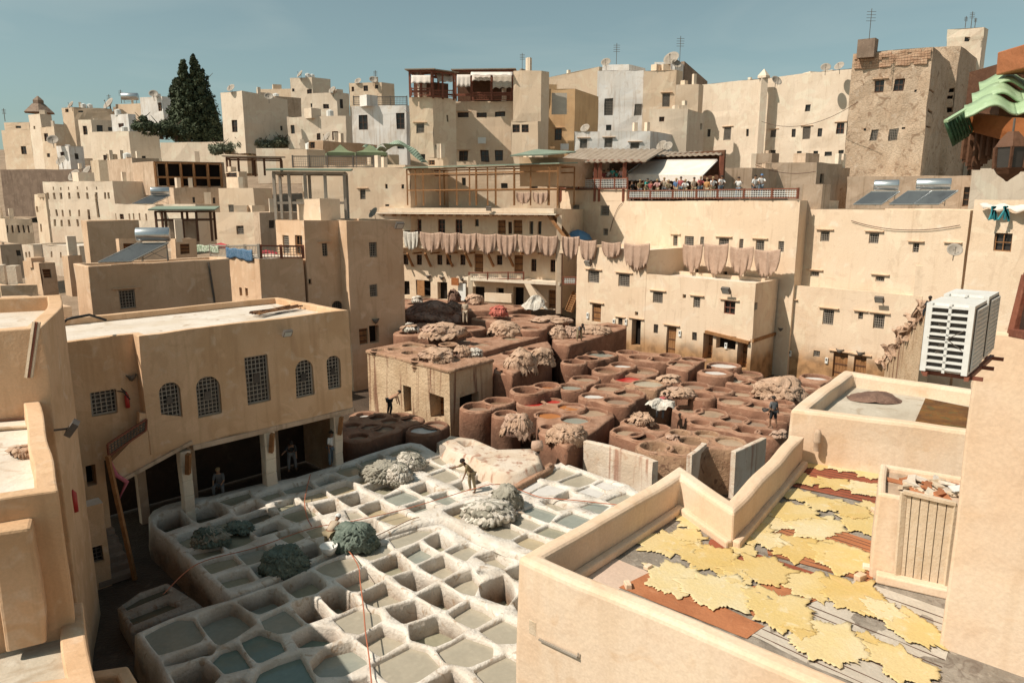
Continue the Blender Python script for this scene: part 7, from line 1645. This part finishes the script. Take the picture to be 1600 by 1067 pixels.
# ------------------------------------------------------------------ lamps, dishes, aerials
def flood(label, c, n, k=1.0):
    root = empty('floodlight', c, label, 'floodlight', 'grey floodlights on the walls'); n = n.normalized(); s_ = Vector((-n.y, n.x, 0)); u = Vector((0, 0, 1)); dn = (n * .8 - u * .6).normalized(); v = dn.cross(s_)
    mb = MB(); b0 = c + n * .35 * k
    pts = [b0 + s_ * (a * .2 * k) + v * (b * .16 * k) + dn * (d * .07 * k) for d in (-1, 1) for b in (-1, 1) for a in (-1, 1)]
    for q in ((0, 1, 3, 2), (4, 6, 7, 5), (0, 4, 5, 1), (2, 3, 7, 6), (0, 2, 6, 4), (1, 5, 7, 3)): mb.face([pts[i] for i in q])
    mb.make('lamp_housing', 'iron', root, bevel=.01)
    mb = MB(); mb.face([b0 + dn * .075 * k + s_ * (a * .17 * k) + v * (b * .13 * k) for a, b in ((-1, -1), (1, -1), (1, 1), (-1, 1))]); mb.make('lamp_glass', 'lamp_glass', root)
    mb = MB(); mb.bar(c, b0, .04 * k); mb.make('arm', 'iron', root); return root
fB = Vector((d1.y, -d1.x, 0))
flood('square floodlight above the tall window of the arcaded building', HIT(443, 519, Rc, fB), fB); flood('floodlight on a bracket sticking out of the tall near house', HIT(84, 672, M_, Vector(((K_ - M_).y, -(K_ - M_).x, 0))), Vector(((K_ - M_).y, -(K_ - M_).x, 0)), 1.2)
flood('double floodlight at the top right corner of the plain tower', HP(618, 352, C2, 50), Vector((.64, -.77, 0)), 1.6); flood('floodlight on the parapet of the gallery roof', GP(764, 326, -.5), Vector((0, -1, 0)), 1.3)
flood('floodlight above the red barred window of the jettied house', HP(1141, 453, A5, yL), nL, 1.7); flood('floodlight below the roof niche of the right yard house', HP(1378, 467, g0, yR), Vector((-.7, -.7, 0)), 1.5); flood('floodlight under the shortest hide on the yard house', HP(925, 411, A5, yL), nL, 1.6)
def sconce(label, c, n, k=1.0):
    n = n.normalized(); mb = MB(); c = c + n * .08; mb.lathe(c - Vector((0, 0, .1 * k)), [(.01, -.12 * k), (.08 * k, -.06 * k), (.17 * k, .1 * k), (.15 * k, .1 * k)], 10); o = mb.make('wall_lamp', 'iron', None, smooth=True); return tag(o, label, 'wall lamp', 'iron bowl lamps on the walls')
sconce('iron bowl lamp above the extinguisher on the arcaded building', HIT(204, 585, Ll, fB), fB, 1.2); sconce('iron bowl lamp over the plank door of the right yard house', HP(1222, 512, g0, yR), Vector((-.7, -.7, 0)), 1.8)
sconce('iron bowl lamp over the first of the low brown doors', HP(1313, 545, g0, yR), Vector((-.7, -.7, 0)), 1.8); sconce('iron bowl lamp over the second of the low brown doors', HP(1345, 549, g0, yR), Vector((-.7, -.7, 0)), 1.8); sconce('iron bowl lamp above the dark doorway of the plain tower', HP(586, 498, C2, 50), Vector((.64, -.77, 0)), 1.8)
for i, x in enumerate((669, 690, 722)): sconce(['bowl lamp above the open orange shop door', 'bowl lamp above the dark shop door', 'bowl lamp left of the lattice balcony'][i], GP(x, 430 + 2 * i, 1.5), Vector((0, -1, 0)), 1.8)
# extinguisher
c = HIT(197, 625, Ll, fB) + fB * .12; mb = MB(); mb.lathe(c - Vector((0, 0, .3)), [(.01, 0), (.085, .02), (.085, .5), (.03, .58), (.03, .64), (.01, .65)], 12); ex = empty('fire_extinguisher', c, 'red fire extinguisher beside the barred window of the arcaded building', 'fire extinguisher'); mb.make('cylinder', 'red_paint', ex, smooth=True)
mb = MB(); mb.tube([c + Vector((0, 0, .33)), c + Vector((-.25, 0, .55)), c + Vector((-.35, -.1, .42)), c + Vector((-.05, -.1, .38)), c + Vector((.2, -.15, .1))], .025); mb.make('hose', 'black_rubber', ex, smooth=True)
c = P(118, 800, 3.5); mb = MB(); mb.lathe(c, [(.01, 0), (.09, .02), (.09, .6), (.03, .68), (.01, .72)], 12); o = mb.make('fire_extinguisher', 'red_paint', None, smooth=True); o['label'] = 'red extinguisher in the gap behind the tall near house'; o['category'] = 'fire extinguisher'
def dish(label, px, py, Y, r, az=200, el=35):
    r = r * .78; c = W(px, py, Y); root = empty('satellite_dish', c - Vector((0, 0, r * 1.2)), label, 'satellite dish', 'satellite dishes on the roofs'); a = math.radians(az); d = Vector((math.sin(a) * math.cos(math.radians(el)), math.cos(a) * math.cos(math.radians(el)), math.sin(math.radians(el))))
    s_ = d.cross(Vector((0, 0, 1))).normalized(); u = s_.cross(d); mb = MB(); n = 16
    for q in range(5):
        for k in range(n): t = 2 * math.pi * k / n; rr_ = r * q / 4 + .01; mb.v.append(c + (s_ * math.cos(t) + u * math.sin(t)) * rr_ + d * (.35 * rr_ * rr_ / r))
    for q in range(4):
        for k in range(n): mb.f.append([q * n + k, q * n + (k + 1) % n, (q + 1) * n + (k + 1) % n, (q + 1) * n + k]); mb.m.append(0)
    mb.make('reflector', 'iron_pale', root, smooth=True, solid=.02)
    mb = MB(); mb.bar(c - d * .05, c - Vector((0, 0, r * 1.3)) - d * .1, r * .08); mb.make('mast', 'iron', root); mb = MB(); mb.bar(c - u * r * .9, c + d * r * .9, r * .05); mb.bar(c + d * r * .9, c + d * r * .98, r * .16); mb.make('feed_arm', 'iron', root)
for i, (x, y, Y, r, w) in enumerate([(137, 270, 128, 1.5, 'leftmost dish on the long grey brown wall'), (158, 269, 128, 1.5, 'grey dish right of the leftmost one on the long wall'), (118, 276, 127, 1.5, 'dish sunk behind the long grey wall'), (174, 246, 138, 1.3, 'dish beside the windows of the large pale house'), (172, 164, 175, 2.0, 'dish on the ridge of the left hill'), (83, 220, 150, 1.4, 'dish on the tan house by the slender tower'), (97, 252, 147, 1.4, 'dish in front of the pale block'), (512, 216, 118, 1.2, 'dish above the bushes near the small red parapets'), (1050, 94, 118, 1.6, 'big tilted dish on the white roof box'), (1056, 102, 117, 1.1, 'small dish below the big tilted one'), (947, 99, 120, 1.0, 'dish on the left white roof box'), (1035, 229, 90, .9, 'left dish behind the café roof'), (1044, 230, 89, .8, 'right dish behind the café roof'), (1212, 128, 104, 1.0, 'dish beside the pointed wall pillar'), (1491, 392, 44, .55, 'tan dish on a stand on the low cream roof block'), (585, 334, 58, .6, 'coil like dark dish on the plain tower roof')]):
    dish(w, x, y, Y, r, az=[215, 160, 200, 230][i % 4])
for i, (x, y, Y, r, w) in enumerate([(112, 165, 171, 1.2, 'dish on the tan four storey house'), (240, 148, 160, 1.2, 'dish on the white house beside the cypress crown'), (362, 139, 121, .9, 'dish on the sunlit end wall house'), (470, 117, 170, 1.2, 'dish on top of the white cube house'), (520, 142, 160, 1.1, 'dish on the small pale house by the white cube'), (583, 126, 160, 1.1, 'dish on the tan ridge house'), (1290, 107, 108, .9, 'left dish on the huge cream wall'), (1312, 105, 108, .9, 'right dish on the huge cream wall'), (915, 202, 93, .8, 'dish on the low stained white house'), (420, 152, 121, .9, 'dish on the long shaded house'), (560, 128, 161, 1.0, 'small dish left on the tan ridge house')]):
    dish(w, x, y, Y, r, az=[215, 160, 200, 230][i % 4])
def aerial(label, px, py, Y, h, arms=4):
    c = W(px, py, Y); mb = MB(); t = max(.035, Y * .0006); mb.bar(c, c + Vector((0, 0, h)), t)
    for k in range(arms): z = h * (.6 + .1 * k); w = h * .16; mb.bar(c + Vector((-w, 0, z)), c + Vector((w, 0, z)), t * .7)
    o = mb.make('aerial', 'iron', None); tag(o, label, 'aerial', 'aerials on the roofs'); o['kind'] = 'stuff' if False else ''
    del o['kind']; return o
for x, y, Y, h, w in [(1358, 62, 84, 3.2, 'tall aerial on the black roof hut'), (1508, 44, 98, 1.4, 'leftmost aerial on the leaning tower'), (1517, 44, 99, 2.0, 'tilted aerial on the leaning tower'), (1523, 44, 97, 1.2, 'short aerial on the leaning tower'), (587, 130, 162, 2.6, 'aerial on the tan ridge house'), (172, 170, 176, 3.2, 'thin aerial beside the ridge dish'), (8, 190, 180, 3.0, 'aerial on the far tan house'), (963, 101, 120, 3.2, 'tall pole aerial on the white washed house'), (1062, 96, 121, 3.8, 'tall pole aerial by the big dish'), (816, 108, 100, 2.0, 'short aerial on the corrugated shed'), (190, 162, 172, 3.0, 'aerial by the tiny solar heater')]: aerial(w, x, y, Y, h)
def acbox(label, px, py, Y, w):
    c = W(px, py, Y); root = empty('air_conditioner', c - Vector((0, 0, w * .35)), label, 'air conditioner'); mb = MB(); mb.box(c, w, .5, w * .75); mb.make('casing', 'white_paint', root, bevel=.03); mb = MB(); mb.lathe(c + Vector((-w * .12, -.27, 0)), [(w * .3, 0), (w * .3, .02), (.05, .03)], 18, ax='Y'); mb.make('fan_grille', 'iron', root)
acbox('white air conditioner on the shaded wall of the massive house', 753, 220, 97.2, 1.05); acbox('white air conditioner in front of the patched orange house', 882, 230, 98.5, 1.1); acbox('white air conditioner on the plain cream box house', 1034, 229, 91, .9)
# ------------------------------------------------------------------ cloths
def cloth(label, a, b_, h, m, seed=0, drop=.12):
    mb = MB(); mb.sheet(lambda s, t: a.lerp(b_, s) + Vector((0, -.12 - .05 * math.sin(s * 25 + seed), -h * t * (1 + .1 * math.sin(s * 7 + seed)) - drop * math.sin(s * math.pi * 3) ** 2 * .5)), 20, 5); o = mb.make('hanging_cloth', m, None, smooth=True, solid=.02); return tag(o, label, 'cloth')
mat('cloth_pattern', (.50, .52, .42), (.16, .22, .13), (.62, .60, .52), scale=5, rough=.9); mat('cloth_bluepat', (.10, .17, .27), (.05, .12, .2), (.45, .42, .45), scale=5, rough=.9)
cloth('pale green and white rug draped over the grey terrace rail', HP(300, 381, c4, -45), HP(342, 384, c4, -45), .55, 'cloth_pattern'); cloth('blue patterned rug draped over the grey terrace rail', HP(354, 386, c4, -45), HP(395, 390, c4, -45), .75, 'cloth_bluepat', 2)
cc_ = W(340, 386, 54); mb = MB(); mb.tube([cc_ + Vector((-.3, 0, .0)), cc_ + Vector((.2, .1, .06)), cc_ + Vector((.7, 0, .0))], [.16, .26, .18]); o = mb.make('red_bundle', 'red_cloth', None, smooth=True); tag(o, 'red bundle lying behind the draped rugs', 'bundle')
heap('red and white laundry behind the wire mesh railing', 421, 402, 8.2, 34, 12, 'red_cloth', n=14, name='laundry_heap', cat='laundry', m2='hide_pale')
heap('blue and grey junk heap at the far left below the long wall', 32, 326, 10.9, 44, 14, 'hide_teal', n=26, name='junk_heap', cat='junk', m2='blue_cloth')
heap('scrap of dried hides on the white roof at the left edge', 30, 712, 6.9, 30, 16, n=12, name='scrap_heap', cat='scraps')
for i, (x, y, a_, l_, lb) in enumerate([(18, 655, .3, 1.1, 'dark plank on the white roof at the left edge'), (22, 668, .25, 1.0, 'pale plank below the dark one on the white roof')]):
    c = P(x, y, 6.92); mb = MB(); mb.box(c, l_, .16, .05, rz=a_); o = mb.make('plank_piece', 'wood_dark' if i == 0 else 'wood_pale', None); tag(o, lb, 'plank')
ld = empty('leaning_planks', P(45, 590, 7.3), 'bundle of planks leaning on the shaded wall of the tall near house', 'planks')
for k in range(3):
    a = HP(41 + 4 * k, 590, M_ + Vector((.1, -.15, 0)), 66); b_ = HP(53 + 4 * k, 503, M_ + Vector((.1, -.1, 0)), 66); mb = MB(); mb.bar(a, b_, .07, .05); mb.make('plank', 'wood_pale' if k != 1 else 'wood_red', ld)
for i, (x0, x1, y, lb) in enumerate([(388, 470, 486, 'bundle of dry reeds along the back edge of the arcaded roof')]):
    root = empty('reed_bundle', P(x0, y, z1 + .1), lb, 'reeds'); rr = random.Random(3)
    for k in range(14):
        a = P(x0 + rr.uniform(-4, 20), 489 + rr.uniform(-2, 2), z1 - .1); b_ = P(x1 + rr.uniform(-20, 3), 478 + rr.uniform(-2, 2), z1 - .1); mb = MB(); mb.bar(a, b_, .06); mb.make('reed', 'wood' if k % 2 else 'wood_dark', root)
pts = [P(98, 505, 8.2), P(112, 497, 8.4), P(140, 492, 8.4), P(165, 500, 8.0)]; mb = MB(); mb.tube([pts[0], pts[0].lerp(pts[1], .5) + Vector((0, 0, .05)), pts[1], pts[2], pts[3]], .05); o = mb.make('black_pipe', 'black_rubber', None, smooth=True); tag(o, 'black hose curving over the roof beside the tall near house', 'hose')
c_ = P(137, 416, 9.0); a = HP(325, 410, c_, 44); n44 = Vector((yaw(44).y, -yaw(44).x, 0)); mb = MB(); mb.bar(a + n44 * .08, HP(336, 480, c_, 44) + n44 * .08, .1); o = mb.make('drain_pipe', 'iron', None); tag(o, 'dark drain pipe down the shaded heater house wall', 'pipe')
# tarpaulin with teal rope
mb = MB(); a = HP(1530, 318, S0 + Vector((0, -1, 0)), -35); b_ = HP(1640, 322, S0 + Vector((0, -1, 0)), -35); mb.sheet(lambda s, t: a.lerp(b_, s) + Vector((0, -.5 * t, -.35 * t + .08 * math.sin(s * 22))), 20, 3); mb.wob(.1, 1.5); o = mb.make('tarpaulin', 'white_fabric', None, smooth=True, solid=.03); tag(o, 'white tarpaulin along the roof edge of the corner house', 'tarpaulin')
for i, x in enumerate((1552, 1572)):
    a = HP(x, 325, S0 + Vector((0, -1.4, 0)), -35); mb = MB(); rr = random.Random(i)
    for k in range(5): mb.bar(a + Vector((rr.uniform(-.15, .15), 0, .1)), a + Vector((rr.uniform(-.4, .4), 0, -.6 - .3 * rr.random())), .1)
    o = mb.make('teal_tassel', 'teal_cloth', None); tag(o, ['left', 'right'][i] + ' teal rag tied under the white tarpaulin', 'rag'); o['kind'] = 'stuff'
mb = MB(); a = P(200, 735, 2.6); 
pk = [HIT(168, 716, Lc, fB), HIT(180, 740, Lc, fB), HIT(196, 752, Lc, fB), HIT(184, 778, Lc, fB)]; mb = MB(); mb.tube([p + fB * .15 for p in pk], [.05, .09, .1, .04]); mb.wob(.05, 6); o = mb.make('pink_cloth', 'pink_rope', None, smooth=True); tag(o, 'twisted pink cloth tied along the outdoor stair rail', 'cloth')
# ------------------------------------------------------------------ hoses and ropes
def line(label, pts, r, m, name='hose', cat='hose'):
    P3 = [P(x, y, z) for x, y, z in pts]; out = []
    for i in range(len(P3) - 1):
        a, b_ = P3[i], P3[i + 1]; p_ = P3[max(0, i - 1)]; n_ = P3[min(len(P3) - 1, i + 2)]
        for k in range(8):
            t = k / 8; out.append(.5 * ((2 * a) + (b_ - p_) * t + (2 * p_ - 5 * a + 4 * b_ - n_) * t * t + (-p_ + 3 * a - 3 * b_ + n_) * t ** 3))
    out.append(P3[-1]); mb = MB(); mb.tube(out, r, 6); o = mb.make(name, m, None, smooth=True); return tag(o, label, cat)
line('orange hose running from the turbaned worker toward the bottom edge', [(537,860,.1),(546,862,.14),(560,885,.12),(563,910,.12),(568,950,.14),(571,985,.16),(577,1030,.16),(582,1085,.16)], .02, 'hose')
line('red hose hanging down across the rear pits by the arcade', [(485,741,.14),(479,765,.12),(476,785,.12),(480,808,.14),(487,822,.14)], .02, 'hose')
line('thin red rope stretched over the pits from the dark yard to the grey hides', [(255,928,.15),(310,880,.15),(400,855,.15),(487,825,.16),(560,812,.18),(640,793,.2),(727,767,.3),(768,756,.9)], .016, 'hose', 'rope', 'rope')
line('orange hose from the grey hides to the terrace parapet', [(768,757,.7),(788,757,.6),(812,765,.2),(842,776,.12),(868,779,.1),(905,782,.1),(970,789,.1)], .02, 'hose')
line('brown rope lying along the seam between the two pit blocks', [(540,855,.12),(585,838,.12),(640,812,.14),(655,808,.12)], .018, 'rope', 'rope', 'rope')
# ------------------------------------------------------------------ trees
def tree(label, c, H_, Rr, kind='cypress', m='foliage', name='cypress_tree', n=5200, leaf=.35, group=None):
    root = empty(name, c, label, 'tree' if kind != 'bush' else 'bush', group); rr = random.Random(int(c.x * 10)); 
    mb = MB(); mb.tube([(0, 0, 0), (.1, 0, H_ * .4), (0, .1, H_ * .9)], [Rr * .09 + .1, Rr * .06, .04], 7)
    for k in range(9):
        a_ = k * 2.4; z = H_ * (.15 + .07 * k); mb.tube([(0, 0, z), (math.cos(a_) * Rr * .6, math.sin(a_) * Rr * .6, z + Rr * .6)], [.12, .03], 5)
    mb.make('trunk', 'bark', root, local=True)
    vs = []; fs = []; blobs = []
    nb_ = 46 if kind == 'cypress' else 16
    for i in range(nb_):
        t = (i + .5) / nb_
        if kind == 'cypress': rz_ = Rr * (1.0 - t) ** .55 * (.72 + .28 * math.sin(min(1, t * 5) * 1.57)); z = H_ * (.04 + .93 * t); a_ = i * 2.4; rad = rz_ * rr.uniform(.35, .8); s_ = max(.35, rz_ * .42) * rr.uniform(.7, 1.2); blobs.append((Vector((math.cos(a_) * rad, math.sin(a_) * rad, z)), s_, 1.5))
        else: a_ = rr.uniform(0, 6.28); rad = Rr * math.sqrt(rr.random()) * .8; blobs.append((Vector((math.cos(a_) * rad, math.sin(a_) * rad * .8, H_ * rr.uniform(.3, .85) * (1 - .3 * rad / Rr))), Rr * rr.uniform(.22, .42), .9))
    for i in range(n):
        b_, s_, el = rr.choice(blobs); d = Vector((rr.gauss(0, 1), rr.gauss(0, 1), rr.gauss(0, 1))); d.normalize(); p = b_ + Vector((d.x * s_, d.y * s_, d.z * s_ * el)) * rr.uniform(.55, 1.12)
        L = leaf * rr.uniform(.5, 1.3); u = Vector((rr.gauss(0, 1), rr.gauss(0, 1), rr.gauss(0, .8))).normalized(); v = u.cross(d); 
        if v.length < .1: continue
        v.normalize(); k = len(vs); vs += [p - u * L * .5, p + v * L * .28, p + u * L * .5, p - v * L * .28]; fs.append((k, k + 1, k + 2, k + 3))
    me = bpy.data.meshes.new('crown'); me.from_pydata(vs, [], fs); me.materials.append(MT[m]); o = bpy.data.objects.new('crown', me); COL.objects.link(o); o.parent = root; return root
for i, (x, yb_, yt_, w, lb) in enumerate([(296, 222, 92, 34, 'left and tall cypress with a pointed crown on the hill'), (312, 222, 83, 36, 'tallest cypress in the hilltop group'), (334, 222, 155, 32, 'short cypress at the right of the hilltop group'), (283, 222, 122, 38, 'stocky cypress at the left of the hilltop group'), (318, 222, 100, 58, 'broad cypress filling the middle of the hilltop group')]):
    c = W(x, yb_, 134 + i); t = W(x, yt_, 134 + i); tree(lb, c, t.z - c.z, w / ppm(c) / 2 * 1.22, n=9000, leaf=.55, group='cypress group on the hill')
for i, (x, yb_, yt_, w, m, lb) in enumerate([(225, 210, 178, 40, 'foliage', 'dark round bush left of the cypresses'), (252, 218, 186, 50, 'foliage', 'wide dark bush at the foot of the cypresses'), (275, 222, 190, 40, 'foliage', 'dark bush under the left cypress'),
        (345, 240, 226, 44, 'foliage_grey', 'grey olive bush below the long retaining wall'), (378, 238, 222, 40, 'foliage_grey', 'grey olive bush right of the retaining wall'), (410, 236, 218, 44, 'foliage_grey', 'grey olive bush in front of the long shaded house'), (442, 234, 214, 44, 'foliage_grey', 'grey olive bush left of the doorway house'), (470, 232, 212, 36, 'foliage_grey', 'grey olive bush under the doorway house')]):
    c = W(x, yb_, 118 + i); t = W(x, yt_, 118 + i); tree(lb, c, t.z - c.z, w / ppm(c) / 2, 'bush', m, 'bush', n=3200, leaf=.42, group='bushes on the hill')

def meterbox(label, px, py, a, yd):
    c = HP(px, py, a, yd); n = Vector((yaw(yd).y, -yaw(yd).x, 0)); n = n if n.y < 0 else -n; k = 1 / ppm(c); root = empty('meter_box', c, label, 'meter box', 'white meter boxes on the yard walls'); mb = MB(); mb.box(c + n * .06, 4.2 * k, .12, 9 * k, rz=math.radians(90 - yd)); mb.make('case', 'white_paint', root); mb = MB(); mb.box(c + n * .13 + Vector((0, 0, 1.5 * k)), 2 * k, .03, 3 * k, rz=math.radians(90 - yd)); mb.make('window', 'iron', root)
for x, y, w in ((919, 493, 'meter box left of the short orange door'), (960, 503, 'meter box left of the small barred window near the open doorway'), (979, 503, 'meter box just left of the dark open doorway'), (1063, 521, 'meter box right of the half open plank door'), (1135, 540, 'meter box inside the recess below the jutting room')):
    meterbox(w, x, y, A5, yL)
for x, y, w in ((1235, 552, 'meter box right of the plank door of the right yard house'), (1292, 563, 'meter box left of the two low brown doors')): meterbox(w, x, y, g0, yR)
c = P(838, 696, 1.0); mb = MB(); mb.lathe((c.x - .25, c.y, c.z), [(.02, 0), (.24, .02), (.26, .3), (.24, .55), (.02, .57)], 14, ax='X'); mb.wob(.04, 3); o = mb.make('rolled_hide', 'hide_pink', None, smooth=True); tag(o, 'rolled pinkish hide lying between the two draped vats', 'hide')

# cables slung between the houses
def cable(label, a, b_, sag=.6, r=.02):
    mb = MB(); mb.tube([a.lerp(b_, k / 12) - Vector((0, 0, sag * 4 * (k / 12) * (1 - k / 12))) for k in range(13)], r, 4); o = mb.make('cable', 'cord_dark', None); tag(o, label, 'cable')
cable('cable slung from the tall cream tower to the white washed house', W(690, 170, 93), W(632, 172, 111), 1.2, .035)
cable('cable hanging down the cream tourist terrace wall', HP(972, 318, T0 - nT * .1, yT), HP(953, 362, T0 - nT * .1, yT), -.6, .03)
cable('cable along the low weathered wall with arched niches', W(1180, 258, 77), W(1275, 268, 77), .5, .03)
cable('cable across the solar house to the corner house', HP(1330, 345, S0 - Vector((.0, .2, 0)), -35), HP(1500, 352, S0 - Vector((.0, .2, 0)), -35), .5, .025)
cable('cable from the brick tower down to the huge cream wall', W(1340, 160, 84), W(1190, 190, 98), 1.5, .03)
